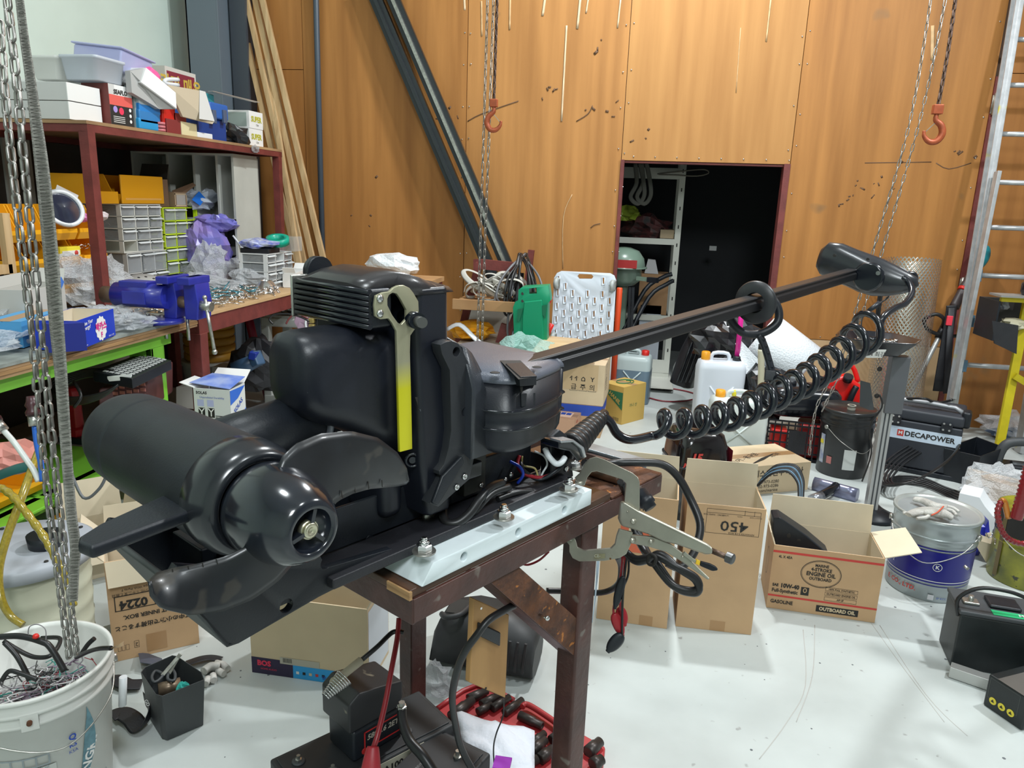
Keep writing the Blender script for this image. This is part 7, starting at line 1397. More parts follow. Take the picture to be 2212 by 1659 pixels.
# red solas style box, boxes under the red bench
t, M, w, h = carton('propeller_box', 'white and blue propeller box with an open crumpled lid', (yp(418, 850, 3.30).x, 3.30, 0), (yp(494, 850, 3.30).x, 3.31, 0), .16, yp(450, 841, 3.3).z, mat('printed_white', (.66, .68, .66), .5), WHTP, [('B', 60, .10), ('L', 75, .08)])
txt('SOLAS', t, F_(M, w * .22, h - .022), .02, INK, bold=.03); txt('Unparalleled Durability', t, F_(M, w * .5, h - .045), .014, INKB); rect(t, M, w * .18, h - .075, .035, .035, mat('lilac_block', (.45, .48, .72), .6)); rect(t, M, w * .45, h - .075, .035, .035, MATS['lilac_block'])
for x in (.20, .46): rect(t, M, w * x, h - .125, .035, .05, INK); txt('Y', t, F_(M, w * x, h - .125, -.0015), .06, WHTP)
for k in range(5): rect(t, M, w * .76, h - .14 - .009 * k, w * .38, .004, INK)
BLP = mat('royal_blue_stripe', (.03, .14, .60), .4); B(at(M, w + .0012, 0, 0, RIGHT)).add([(0, h - .08, 0), (.08, h - .06, 0), (.16, h - .01, 0), (.0, h - .005, 0)], [(0, 1, 2, 3)]).build('blue_swoosh', BLP, t); B(at(M, w + .0012, 0, 0, RIGHT)).add([(.02, h - .24, 0), (.16, h - .24, 0), (.16, h - .13, 0), (.09, h - .17, 0)], [(0, 1, 2, 3)]).build('blue_swoosh', BLP, t); txt('SOLAS', t, at(M, w + .0016, .08, h - .10, RIGHT), .035, INKB, .5, .02)
B(M).prism([(-.03, .02, h + .02), (w, .0, h + .004), (w + .01, .15, h + .035), (.02, .16, h + .04)], Z * .003).build('lid_sheet', mat('blue_white_sheet', (.50, .58, .78), .4, col2=(.12, .22, .66), scale=7), t)
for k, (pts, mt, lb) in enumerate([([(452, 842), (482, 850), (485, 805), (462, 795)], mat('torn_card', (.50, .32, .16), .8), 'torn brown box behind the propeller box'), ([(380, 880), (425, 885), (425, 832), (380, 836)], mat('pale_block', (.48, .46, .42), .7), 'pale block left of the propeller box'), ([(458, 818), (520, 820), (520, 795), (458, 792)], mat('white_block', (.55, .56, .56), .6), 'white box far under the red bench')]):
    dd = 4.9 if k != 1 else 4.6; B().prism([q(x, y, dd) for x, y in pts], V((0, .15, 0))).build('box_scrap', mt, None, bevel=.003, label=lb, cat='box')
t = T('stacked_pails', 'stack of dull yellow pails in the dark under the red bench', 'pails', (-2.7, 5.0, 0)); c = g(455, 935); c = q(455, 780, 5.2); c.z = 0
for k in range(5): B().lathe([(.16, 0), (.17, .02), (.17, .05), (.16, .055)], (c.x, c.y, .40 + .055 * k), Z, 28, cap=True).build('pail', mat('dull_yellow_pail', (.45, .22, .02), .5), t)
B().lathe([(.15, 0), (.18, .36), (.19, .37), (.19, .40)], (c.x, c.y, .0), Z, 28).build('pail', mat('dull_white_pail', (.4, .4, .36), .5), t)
# power tool box and cart
t = T('power_tools', 'blue grey power tools in a black bag under the bench', 'power tool', g(540, 900)); TB2 = mat('tool_blue', (.04, .09, .17), .4); c = q(545, 780, 4.7)
B().crumple(c + V((0, .1, -.05)), (.38, .3, .34), 12, 18, .25).build('bag', BLKM, t); a = q(508, 800, 4.55); e = q(560, 775, 4.55); B().cyl(a, e, .055, .04, n=14).build('tool_body', TB2, t); B().bar(q(548, 760, 4.5), q(560, 790, 4.5), .07, .06).build('tool_grip', TB2, t, bevel=.01); B().bar(q(540, 766, 4.48), q(556, 770, 4.48), .05, .05).build('switch_block', mat('tool_navy', (.01, .03, .25), .4), t, bevel=.006)
CG = mat('cart_grey', (.42, .43, .40), .5); t = T('tool_cart', 'pale grey plastic tool cart behind the motor', 'cart', g(640, 915)); c0, c1 = g(572, 905), g(690, 905); M = frame(c0, V((1, .05, 0))); w = .5
for x, y in ((.03, .03), (w - .03, .03), (.03, .37), (w - .03, .37)): B(M).b2((x - .028, y - .028, .06), (x + .028, y + .028, .70)).build('leg', CG, t, bevel=.006); B(M).cyl((x, y - .015, .035), (x, y + .015, .035), .035, n=14).build('caster', BLK, t)
for z in (.12, .66): B(M).b2((0, 0, z), (w, .40, z + .06)).build('tray', CG, t, bevel=.01)
B(M).b2((.02, .02, .70), (w - .02, .025, .735)).build('rim', CG, t)
heap(tuple(M @ V((.04, .05, .74))), tuple(M @ V((w - .04, .35, .78))), 60, 15, 'cart_clutter', None, DGR, (.04, .14), (.004, .010), label='dark tools piled on the grey cart', cat='tools'); heap(tuple(M @ V((.1, .05, .76))), tuple(M @ V((.3, .3, .80))), 30, 16, 'cart_fittings', None, STL, (.03, .08), (.004, .012), label='bright fittings piled on the grey cart', cat='fittings')
c = q(690, 700, 4.62); t = T('motor_stator', 'round white motor housing with brass windings on the grey cart', 'motor part', c); ax = V((.15, -1, .15)); B().lathe([(.085, .12), (.095, 0), (.085, -.005), (.082, .01)], c, -ax, 32, cap=False).build('housing', WHT, t); B().lathe([(.08, 0), (.0, .0)], c - ax.normalized() * .03, ax, 24, cap=False).build('inner', INK, t)
for k in range(9): a = 2 * pi * k / 9; B().b2(tuple(c + V((.055 * cos(a) - .018, -.01, .055 * sin(a) - .016))), tuple(c + V((.055 * cos(a) + .018, .02, .055 * sin(a) + .016)))).build('winding', mat('brass_winding', (.55, .42, .15), .35, .5), t, bevel=.006)
for k, (pts, mt) in enumerate([([(590, 700), (582, 690), (592, 680), (620, 678), (650, 685), (668, 695)], RUB), ([(618, 700), (625, 688), (640, 678), (665, 688)], mat('maroon_wire', (.15, .03, .03), .5))]): B().tube([q(x, y, 4.45) for x, y in pts], .006, 6, res=5).build('loose_cable', mt, None, label=['black cable looping over the grey cart', 'maroon cable looping over the grey cart'][k], cat='cable')
B().crumple(q(665, 690, 4.7), (.16, .12, .14), 19, 14, .3).build('pink_film', mat('pink_clear', (.65, .45, .60), .3), None, label='pinkish film bag behind the white motor housing', cat='plastic bag'); B().b2(tuple(q(700, 735, 4.75)), tuple(q(724, 685, 4.75) + V((0, .1, 0)))).build('striped_carton', mat('green_white_stripe', (.55, .62, .6), .5), None, label='pale striped carton at the right of the grey cart', cat='carton')
for k, (x0, y0, x1, y1, mt, nm, lb) in enumerate([(553, 640, 580, 735, mat('crimson_pipe', (.25, .01, .04), .35), 'crimson_pipe', 'crimson pipe leaning under the far end of the red bench')]): B().cyl(g(x1, y1 + 130), q(x0 - 20, y0 + 30, 5.2), .03, n=12).build(nm, mt, None, label=lb, cat='pipe')
# bins and drum in the left foreground
bin_('orange picking bin on the floor shelf below the green bench', -2.45, 2.35, 2.62, .27, .17, .26); 
dc = g(55, 1345); dc = q(52, 1190, 2.25); dc.z = 0
MLK = clear('milky_drum', (.62, .62, .48), .82, .35); t = T('clear_drum', 'milky ribbed plastic drum with grey lid and yellow hoses behind the bucket', 'drum', dc); rD = .175; hD = .47; pf = [(0, .0), (rD * .9, 0)]
for k in range(7): z = hD * (k + .5) / 7; r = rD * (.9 + .1 * k / 7); pf += [(r, z - .02), (r + .003, z), (r, z + .003)]
B().lathe(pf + [(rD, hD)], dc, Z, 48, cap=False).build('drum_body', MLK, t); B().lathe([(0, .03), (rD * .82, .03), (rD * .88, .32), (0, .33)], dc, Z, 32, cap=False).build('yellowed_liquid', mat('yellowed_liquid', (.45, .40, .22), .4, var=.3, scale=6), t)
GL_ = mat('grey_drum_lid', (.40, .42, .46), .4); B().lathe([(rD, hD - .03), (rD + .018, hD - .025), (rD + .018, hD + .01), (rD + .005, hD + .018), (rD - .04, hD + .012), (0, hD + .012)], dc, Z, 48, cap=False).build('drum_lid', GL_, t)
for k in range(8): a = k * pi / 4 + .3; B().cyl(dc + V(((rD - .01) * cos(a), (rD - .01) * sin(a), hD + .014)), dc + V(((rD - .01) * cos(a), (rD - .01) * sin(a), hD + .02)), .006, n=8).build('lid_hole', INK, t)
HS = mat('amber_hose', (.36, .27, .03), .2, coat=.5, var=.3, scale=150)
h1 = spline([q(*p) for p in ((85, 970, 2.2), (70, 1010, 2.12), (45, 1080, 2.05), (15, 1160, 2.02), (-2, 1230, 2.0), (2, 1290, 1.98), (22, 1330, 1.98), (50, 1350, 1.98))], 14); h2 = spline([q(*p) for p in ((-10, 1050, 2.05), (20, 1065, 2.03), (55, 1105, 2.0), (95, 1160, 1.98), (125, 1215, 1.97), (150, 1270, 1.97), (158, 1310, 1.97))], 14)
for hh_, lb in ((h1, 'ribbed amber hose curving down the left of the milky drum'), (h2, 'ribbed amber hose crossing the milky drum to the bucket')): B().tube(hh_, lambda f: .0105 + .0012 * sin(f * 620), 8).build('ribbed_hose', HS, None, label=lb, cat='hose', group='amber hoses')
for pts, mt, lb in (([(8, 930, 2.1), (30, 955, 2.1), (55, 990, 2.1), (72, 1015, 2.1), (83, 1040, 2.1)], mat('white_tube', (.7, .72, .68), .3), 'white tube with a dark cap rising from the drum lid'), ([(75, 920, 2.1), (80, 960, 2.1), (88, 1000, 2.1), (92, 1040, 2.1)], mat('blue_tube', (.02, .12, .50), .3), 'blue tube with a dark cap rising from the drum lid')):
    o = B().tube([q(*p) for p in pts], .008, 8, res=5).build('hose_tube', mt, None, label=lb, cat='tube'); a = q(*pts[0]); dd = (q(*pts[0]) - q(*pts[1])).normalized(); B().cyl(a, a + dd * .03, .015, n=10).build('ferrule', STL, o); B().lathe([(.018, .03), (.020, .04), (.014, .05), (.019, .06), (.014, .07), (.012, .085)], a, dd, 14).build('cap', mat('dark_maroon_cap', (.05, .012, .015), .35), o)
B().cyl(dc + V((.06, .02, hD)), dc + V((.06, .02, hD + .05)), .045, .05, n=20).build('black_funnel', BLK, None, label='black funnel cup on the drum lid holding the tubes', cat='cup')
B().crumple(q(12, 990, 2.3), (.2, .2, .10), 23, 14, .35).build('salmon_clutter', mat('salmon_plastic', (.55, .22, .18), .5), None, label='salmon pink fittings at the left edge above the drum', cat='fittings')
B().tube([q(-10, 1030, 2.2), q(30, 1015, 2.2), q(70, 1005, 2.2)], (.018, .006), 8, res=4).build('hand_saw', mat('dark_teal_saw', (.01, .10, .09), .35), None, label='dark teal handled saw lying on the drum clutter', cat='saw')
B().tube([q(150, 1010, 2.9), q(180, 1075, 2.9), q(215, 1055, 2.9), q(235, 1015, 2.9)], .006, 7, res=6).build('grey_cable', mat('grey_cable', (.15, .16, .17), .4), None, label='thin grey cable hanging below the green bench shelf', cat='cable')
bin_('orange picking bin inside the open left carton', g(205, 1150, .10).x, g(205, 1150, .1).y, g(205, 1150, .1).y + .16, .012, .14, .2)
B().b2(tuple(g(-60, 1420) + V((0, 0, 0))), tuple(g(-60, 1420) + V((.18, .22, .05)))).build('purple_mat', mat('dusky_purple', (.14, .10, .18), .7, var=.3, scale=60), None, label='dusky purple ribbed mat behind the white bucket', cat='mat')
# ================================================================ RIGHT SIDE AND BACK
# jugs
def jug(label, pL, pR, dep, h, mt, capm, extra=None, liquid=None):
    a, e = g(*pL), g(*pR); M = frame(a, e - a); w = (e - a).length; t = T('fluid_jug', label, 'jug', M @ V((w / 2, dep / 2, 0)))
    def rr(z, k): return [M @ V((x, y, z)) for x, y in rrect(w / 2, dep / 2, w - 2 * k, dep - 2 * k, min(w, dep) * .2, 4)]
    B().loft([rr(0, .01), rr(.01, 0), rr(h * .3, .002), rr(h * .86, 0), rr(h * .94, .01), rr(h * .96, .025)]).build('jug_body', mt, t)
    if liquid: B().loft([rr(.004, -.0012), rr(liquid[0] * h, -.0012)], cap=False).build('liquid_level', liquid[1], t)
    B(M).tube([(w * .28, dep / 2, h * .94), (w * .32, dep / 2, h * 1.04), (w * .62, dep / 2, h * 1.04), (w * .66, dep / 2, h * .94)], .014, 8, res=3).build('jug_handle', mt, t)
    B(M).lathe([(.028, h * .95), (.030, h * .97), (.030, h * 1.05), (.024, h * 1.06), (0, h * 1.06)], (w * (.8 if extra else .16), dep / 2, 0), Z, 18).build('cap', capm, t)
    for s_ in (-1, 1): B(M).tube([(w * (.5 - .25 * s_), -.001, h * .30), (w * .5, -.004, h * .47), (w * (.5 + .25 * s_), -.001, h * .66)], .006, 6).build('moulded_rib', mt, t)
    return t, M, w
MJ = mat('milk_white_jug', (.66, .70, .76), .35); OC = mat('orange_cap', (.85, .36, .02), .35)
jug('blue-grey half filled canister with a red cap by the doorway', (1322, 868), (1398, 876), .22, .40, mat('pale_blue_jug', (.44, .52, .52), .35), REDB, 1, (.68, mat('slate_liquid', (.15, .22, .28), .3)))
t, M, w = jug('white jug with an orange cap, taller one with the pink tube', (1497, 945), (1598, 950), .18, .56, MJ, OC); B(M).tube([(w * .82, .09, .55), (w * .82, .09, .75), (w * .80, .09, 1.0)], .018, 10).build('pink_tube', clear('pink_tube_plastic', (.80, .02, .32), .9, .25), t); B(M).cyl((w * .82, .09, .54), (w * .82, .09, .57), .028, n=14).build('tube_collar', BLK, t); B(M).cyl((w * .80, .09, 1.0), (w * .80, .09, 1.025), .021, n=12).build('tube_stopper', INK, t)
t, M, w = jug('white jug with an orange cap, shorter one with the cream spout', (1528, 1000), (1650, 1006), .16, .43, mat('greenish_white_jug', (.62, .68, .66), .35), OC); B(M).tube([(w * .86, .08, .42), (w * .84, .08, .54), (w * .80, .08, .66), (w * .78, .08, .72)], .020, 10, res=3).build('cream_spout', mat('cream_spout', (.60, .57, .42), .4), t); B(M).cyl((w * .78, .08, .72), (w * .775, .08, .75), .018, n=10).build('spout_cap', INK, t)
for x in (.40,): B(M).lathe([(.014, .42), (.014, .46), (0, .46)], (w * x, .08, 0), Z, 12).build('breather_cap', mat('yellow_cap', (.8, .65, .02), .4), t)
# outboard cowl
t = T('outboard_cowl', 'black outboard engine cowl with red 15 numerals behind the tall cartons', 'engine cowl', g(1510, 1120)); a, e = g(1452, 1130), g(1570, 1130); M = frame(a, e - a); w = (e - a).length; zc = yp(1510, 938, a.y).z
rg = []
for f, k in ((0, .02), (.35, .0), (.55, -.002), (.62, .004), (.80, .012), (.93, .03), (1.0, .07)): rg.append([M @ V((x, y, f * zc)) for x, y in rrect(w / 2, .16, w - 2 * k, .32 - 2 * k, .06, 5)])
B().loft(rg).build('cowl_shell', mat('gloss_cowl_black', (.008, .006, .007), .12, coat=.6), t); B().loft([[M @ V((x, y, f * zc)) for x, y in rrect(w / 2, .16, w + .006, .326, .06, 5)] for f in (.60, .62)]).build('seam_band', BLKG, t)
zz = yp(1495, 992, a.y).z; txt('15', t, F_(M, w * .32, zz, -.004), .055, INKR, bold=.05, shear=.2); txt('MERCURY', t, F_(M, w * .36, zz - .038, -.004), .030, INKR, bold=.04, shear=.25, sx=1.1); txt('MERCURY', t, at(M, w + .004, .14, zz + .01, RIGHT), .035, WHTP, bold=.03, shear=.2)
B(at(M, w + .003, 0, zz, RIGHT)).add([(.03, -.05, 0), (.28, -.05, 0), (.28, .03, 0), (.03, .03, 0)], [(0, 1, 2, 3)]).build('maroon_graphic', mat('maroon_graphic', (.20, .015, .03), .3), t)
# milk crate with gear
t = T('milk_crate', 'black lattice plastic crate with red fuel parts behind the Korean carton', 'crate', g(1712, 1000)); a, e = g(1650, 988), g(1768, 1002); M = frame(a, e - a); w = (e - a).length; hc = .26; b = B(M)
for z in (0, .05, .11, .17, .225, hc - .01): b.b2((0, 0, z), (w, .006, z + .01)); b.b2((0, .30, z), (w, .306, z + .01)); b.b2((0, .006, z), (.006, .30, z + .01)); b.b2((w - .006, .006, z), (w, .30, z + .01))
for k in range(9): b.b2((k * (w - .008) / 8, -.001, 0), (k * (w - .008) / 8 + .008, .007, hc))
b.b2((0, 0, -.0), (w, .30, .006)); b.build('crate_lattice', BLK, t); B(M).b2((w * .40, -.004, .05), (w * .72, .0, .20)).build('crate_panel', BLKM, t)
B(M).b2((.03, .05, .01), (.13, .2, .18)).build('red_content', REDB, t, bevel=.01); B(M).b2((.20, .05, .01), (.34, .25, .23)).build('red_content', mat('deep_red', (.35, .02, .02), .4), t, bevel=.02)
t = T('black_tank', 'black portable fuel tank lying on the lattice crate', 'tank', g(1750, 900)); c = M @ V((w * .62, .20, hc + .10)); B().loft([[c + V((x * k, y * k, z)) for x, y in rrect(0, 0, .46, .28, .09, 6)] for z, k in ((-.095, .8), (-.08, .97), (.0, 1.0), (.05, .98), (.085, .86), (.10, .5))]).build('tank_shell', BLKG, t); B().cyl(c + V((-.09, -.02, .09)), c + V((-.09, -.02, .13)), .04, n=16).build('tank_cap', BLK, t)
# red jerrycan
t = T('red_jerrycan', 'bright red fuel can with a black spout behind the black pail', 'fuel can', g(1830, 960)); c = yp(1838, 900, 5.15); c.z = 0; RJ = mat('fuel_can_red', (.75, .015, .012), .3); x0, x1 = yp(1778, 850, 5.15).x, yp(1872, 850, 5.15).x
B().prism([(x0, 5.1, .0), (x1, 5.1, .0), (x1, 5.1, .36), (x1 - .06, 5.1, .44), ((x0 + x1) / 2 - .02, 5.1, .50), (x0 + .02, 5.1, .46), (x0, 5.1, .36)], V((0, .2, 0))).build('can_body', RJ, t, bevel=.025, seg=3)
B().tube([(x0 + .06, 5.2, .47), (x0 + .10, 5.2, .55), (x1 - .10, 5.2, .54), (x1 - .05, 5.2, .44)], .016, 8, res=4).build('can_handle', RJ, t); p = yp(1830, 822, 5.08); B().cyl(p, p + V((0, -.02, .035)), .03, n=16).build('spout_collar', BLK, t); B().tube([yp(1850, 835, 5.07), yp(1842, 850, 5.06), yp(1830, 880, 5.06)], .02, 10, res=3).build('spout', BLK, t)
# bubble wrap roll
BW_ = mat('bubble_wrap_white', (.80, .84, .88), .3, bump=.5, bscale=90); t = T('bubble_wrap_roll', 'big white roll of bubble wrap leaning behind the jugs', 'bubble wrap', g(1690, 950)); p0 = yp(1640, 728, 5.35); p1 = yp(1735, 800, 5.25); ax = (p1 - p0); B().lathe([(.04, 0), (.185, 0), (.195, .02), (.19, ax.length), (.17, ax.length + .015), (.04, ax.length + .01)], p0, ax, 40, cap=False).build('wrap_roll', BW_, t)
B().prism([yp(1588, 742, 5.16), yp(1600, 735, 5.16), yp(1660, 800, 5.1), yp(1640, 850, 5.1), yp(1620, 830, 5.1)], V((0, .004, 0))).build('wrap_tail', BW_, t)
for k, (x, y, d, lb, mt) in enumerate(((1570, 790, (.30, .2, .2), 'crumpled bubble wrap behind the taller white jug', FILM), (1655, 850, (.3, .24, .36), 'black plastic bag heaped under the bubble wrap roll', BF), (1560, 730, (.42, .3, .34), 'black plastic bag at the threshold of the doorway', BF), (1580, 765, (.16, .1, .08), 'white paper packet in the crumpled bubble wrap', WHTP))): c = yp(x, y, 5.45 if k != 1 else 5.1); c.z = max(c.z, d[2] / 2); B().crumple(c, d, 120 + k, 26, .24, 1.9).build('packing_heap', mt, None, label=lb, cat='packing')
t = T('folded_parasol', 'rolled black fabric chair bag leaning at the doorway', 'bag', g(1500, 860)); B().tube([yp(1470, 830, 5.75), yp(1490, 770, 5.75), yp(1512, 728, 5.75)], .085, 14, res=4).build('bag_tube', BLKM, t)
for k in range(4): B().tube([yp(1462 + 9 * k, 826, 5.65), yp(1500 + 9 * k, 728, 5.65)], .010, 6).build('bag_fold', BLKG, t)
B().lathe([(.06, 0), (.09, .01), (.06, .03)], yp(1512, 728, 5.70), (0, -.3, 1), 16).build('mesh_end', mat('net_grey', (.12, .12, .12), .8, col2=(.02, .02, .02), scale=120), t); B().lathe([(.10, 0), (.14, .02), (.14, .05), (.10, .06)], yp(1485, 800, 5.95), (.4, -1, 0), 24).build('pale_wheel', mat('pale_wheel', (.35, .37, .36), .5), t)
# pale tool case & red cables on floor
B().loft([[g(x, y, z) for x, y in ((1400, 838), (1455, 842), (1448, 808), (1404, 800))] for z in (0, .04)], smooth=False).build('pale_tool_case', mat('ivory_case', (.60, .60, .54), .5), None, bevel=.008, label='ivory hard tool case lying open by the canister', cat='tool case')
for k, (pts, lb) in enumerate([([(1398, 836), (1440, 838), (1478, 844), (1500, 850)], 'thin red and black cable on the floor, upper of two'), ([(1398, 858), (1430, 866), (1470, 867), (1500, 862)], 'thin red and black cable on the floor, lower of two')]): B().tube([g(x, y, .008) for x, y in pts], .006, 6, res=5).build('floor_cable', mat('dark_red_cord', (.25, .03, .04), .4), None, label=lb, cat='cable')
B().lathe([(.022, 0), (.022, .93), (.018, .94)], V((yp(1332, 715, 5.6).x, 5.6, .001)), (0, .05, 1), 14).build('orange_pole', mat('orange_red_plastic', (.75, .08, .02), .4), None, label='orange red pole end standing beside the white slotted board', cat='pole')
# portable fridge case
t = T('cool_box', 'dark grey portable power cool box with white brand strip', 'cool box', g(1980, 1020)); a, e = g(1897, 1008), g(2060, 1040); M = frame(a, e - a); w = (e - a).length; hc = yp(1893, 872, a.y).z; CBX = mat('slate_case', (.028, .032, .042), .5, bump=.05, bscale=200)
B(M).b2((0, 0, .03), (w, .38, hc * .80)).build('case_body', CBX, t, bevel=.012); B(M).prism([(0, 0, hc * .80 + .002), (w, 0, hc * .80 + .002), (w, .38, hc * .80 + .002), (0, .38, hc * .80 + .002)], (0, 0, hc * .17)).build('case_lid', CBX, t, bevel=.015); B(M).b2((-.006, -.012, 0), (w + .006, .39, .03)).build('case_foot', BLK, t, bevel=.005)
rect(t, M, w * .5, hc * .60, w, .075, mat('ice_white_strip', (.58, .68, .80), .4), 'brand_strip', y=-.0012); txt('DECAPOWER', t, F_(M, w * .60, hc * .60, -.002), .044, INK, bold=.03); rect(t, M, w * .22, hc * .60, .036, .04, INKR, y=-.0018)
txt('M', t, F_(M, w * .22, hc * .60, -.0026), .03, WHTP, bold=.02); None
for x in (.06, .72): B(M).b2((w * x, -.012, hc * .73), (w * x + .06, 0, hc * .86)).build('hinge', BLKG, t, bevel=.003); [B(M).cyl((w * x + dx, -.013, hc * .73 + dz), (w * x + dx, -.015, hc * .73 + dz), .006, n=8).build('hinge_screw', CHR, t) for dx in (.014, .046) for dz in (.012, .05)]
B(M).tube([(.02, .1, hc * .97), (.04, .1, hc * 1.06), (w - .06, .1, hc * 1.05), (w - .02, .1, hc * .95)], .014, 8, res=2).build('lid_rail', mat('rail_grey', (.35, .36, .38), .4, .4), t); B(M).b2((w - .02, .02, hc * .8), (w + .03, .12, hc * 1.05)).build('corner_handle', BLK, t, bevel=.015)
B(M).tube([(w * .2, .1, hc + .03), (w * .45, .05, hc + .06), (w * .6, .12, hc + .03), (w * .8, .08, hc + .07)], .008, 6, res=6).build('lid_cable', RUB, t)
# big loops of black cable
t = T('cable_loops', 'large loose loops of black cable in front of the cool box', 'cable', g(1990, 1010))
for k in range(5): B().tube([q(1985 + (88 - 5 * k) * cos(a) * .95 + 30 * sin(a) + 3 * k, 993 - (52 - 3 * k) * sin(a) - 22 * cos(a) + k * 2, 4.35 + .25 * sin(a) - .01 * k) for a in [2 * pi * i / 14 for i in range(14)]], .0065, 7, closed=True, res=5).build('cable_loop', RUB, t)
for k in range(5): B().tube([g(1890 + 4 * k, 1060 - 2 * k, .01 + .006 * k), g(1930, 1043 - 3 * k, .012 + .006 * k), g(1990, 1048 - 4 * k, .012 + .006 * k), g(2040, 1068 - 4 * k, .012), g(2075 + 5 * k, 1095 - 6 * k, .012)], .0065, 7, res=5).build('floor_loop', RUB, t)
B().tube([g(1885, 1080, .01), g(1905, 1100, .01), g(1935, 1115, .01)], .008, 7, res=5).build('cable_tail', RUB, t)
# small cable bundle poking from tall carton
t = T('blue_black_cables', 'bundle of black and blue cables arching out of the 450 carton', 'cables', q(1690, 1040, 3.2))
for k in range(7): B().tube([q(1636 + 2 * k, 1050 - 3 * k, 3.25), q(1665 + 2 * k, 1024 - 3 * k, 3.22), q(1700 + 3 * k, 1018 - 2 * k, 3.2), q(1722 + 2 * k, 1040 - k, 3.18), q(1726 + 1.4 * k, 1066, 3.16), q(1724 + 1.4 * k, 1100, 3.14), q(1724 + k, 1160, 3.14)], .006, 6, res=5).build('cable', RUB if k % 3 != 1 else mat('steel_blue_wire', (.10, .20, .30), .4), t)
t = T('handheld_vacuum', 'black and violet silver floor tool head lying by the dark post', 'vacuum head', g(1800, 1060)); a, e = g(1758, 1046, .03), g(1852, 1072, .03); B().tube([a, a.lerp(e, .5), e], (.045, .03), 14, res=2, flat=(0, 0, 1)).build('head', mat('violet_silver', (.22, .23, .34), .25, .6), t); B().tube([g(1760, 1076, .02), g(1790, 1062, .05), g(1806, 1050, .06)], .025, 10, res=3).build('neck', BLKG, t); B().tube([g(1752, 1080, .02), g(1776, 1070, .04)], .028, 10).build('tube', mat('tube_silver', (.35, .36, .40), .25, .7), t)
# display post with parts dish
t = T('display_post', 'aluminium floor post carrying a black dish of bolts beside the cool box', 'stand', g(1890, 1125)); p0 = g(1888, 1118); Yp = p0.y; p1 = yp(1902, 800, Yp); AL = mat('satin_aluminium', (.50, .50, .50), .35, .6); B().b2((p0.x - .05, Yp - .02, .02), (p0.x + .005, Yp + .03, yp(1890, 870, Yp).z)).build('post', AL, t, bevel=.003)
for dx in (-.032, -.012): B().b2((p0.x + dx - .003, Yp - .0225, .03), (p0.x + dx + .003, Yp - .02, yp(1890, 880, Yp).z)).build('post_groove', DGR, t)
B().lathe([(.11, 0), (.10, .02), (.03, .05)], (p0.x, Yp + .0, 0), Z, 24).build('base', BLK, t); z0, z1 = yp(1890, 888, Yp).z, yp(1890, 765, Yp).z; B().b2((p0.x - .045, Yp - .035, z0), (p0.x + .04, Yp + .035, z1)).build('upper_sleeve', mat('sleeve_grey', (.10, .105, .115), .45), t, bevel=.004)
B().prism([yp(1859, 822, Yp - .04), yp(1880, 828, Yp - .04), yp(1888, 885, Yp - .04), yp(1878, 886, Yp - .04), yp(1857, 877, Yp - .04)], V((0, .004, 0))).build('side_bracket', DGR, t)
for y in (797, 855): B().lathe([(.0, 0), (.012, 0), (.012, .002), (0, .002)], yp(1900 if y < 800 else 1894, y, Yp - .036), (0, -1, 0), 14).build('keyhole', INK, t)
B().tube([yp(1900, 852, Yp - .05), yp(1905, 880, Yp - .06), yp(1880, 920, Yp - .05), yp(1882, 980, Yp - .05), yp(1862, 1040, Yp - .05)], .004, 6, res=5).build('thin_cable', RUB, t)
dc_ = yp(1895, 738, Yp); D1 = [(-.20, .0), (-.15, -.12), (-.02, -.17), (.13, -.15), (.20, -.01), (.12, .17), (-.02, .20), (-.14, .16)]
def rgd(z, k): return [dc_ + V((x * k, y * k, z)) for x, y in D1]
B().loft([rgd(-.055, .55), rgd(-.05, .6), rgd(.02, 1.0), rgd(.026, 1.0), rgd(.022, .93), rgd(-.035, .58)], smooth=False).build('dish', BLKG, t, bevel=.004); B().prism([yp(1850, 757, Yp - .18), yp(1915, 756, Yp - .18), yp(1905, 773, Yp - .18), yp(1872, 773, Yp - .18)], V((0, .01, 0))).build('front_plate', mat('plate_white', (.55, .55, .52), .4), t); txt('PISIN 최강', t, at(MX.Identity(4), yp(1885, 765, Yp - .182).x, Yp - .182, yp(1885, 765, Yp - .18).z, FRONT), .026, INK)
heap(tuple(dc_ + V((-.08, -.06, -.02))), tuple(dc_ + V((.10, .06, .01))), 110, 31, 'dish_bolts', None, CHR, (.02, .05), (.002, .006), label='pile of bolts in the black dish on the aluminium post', cat='bolts')
B().tube([q(1905, 615, 3.6), q(1900, 650, 3.65), q(1896, 690, 3.7), q(1900, 712, 3.75)], .012, 8, res=5).build('hanging_lead', RUB, None, label='black lead hanging from under the control head into the dish', cat='cable')
o = B().tube([q(1925, 600, 2.86), q(1924, 615, 3.0), q(1920, 640, 3.3), q(1900, 655, 3.3)], .004, 6, res=5).build('inline_lead', RUB, None, label='thin lead with an inline connector below the control head', cat='cable'); B().cyl(q(1900, 655, 3.3), q(1875, 672, 3.3), .014, .009, n=10).build('inline_plug', BLK, o); B().tube([q(1875, 672, 3.3), q(1862, 690, 3.4), q(1861, 715, 3.5)], .003, 6, res=4).build('lead_tail', RUB, o)
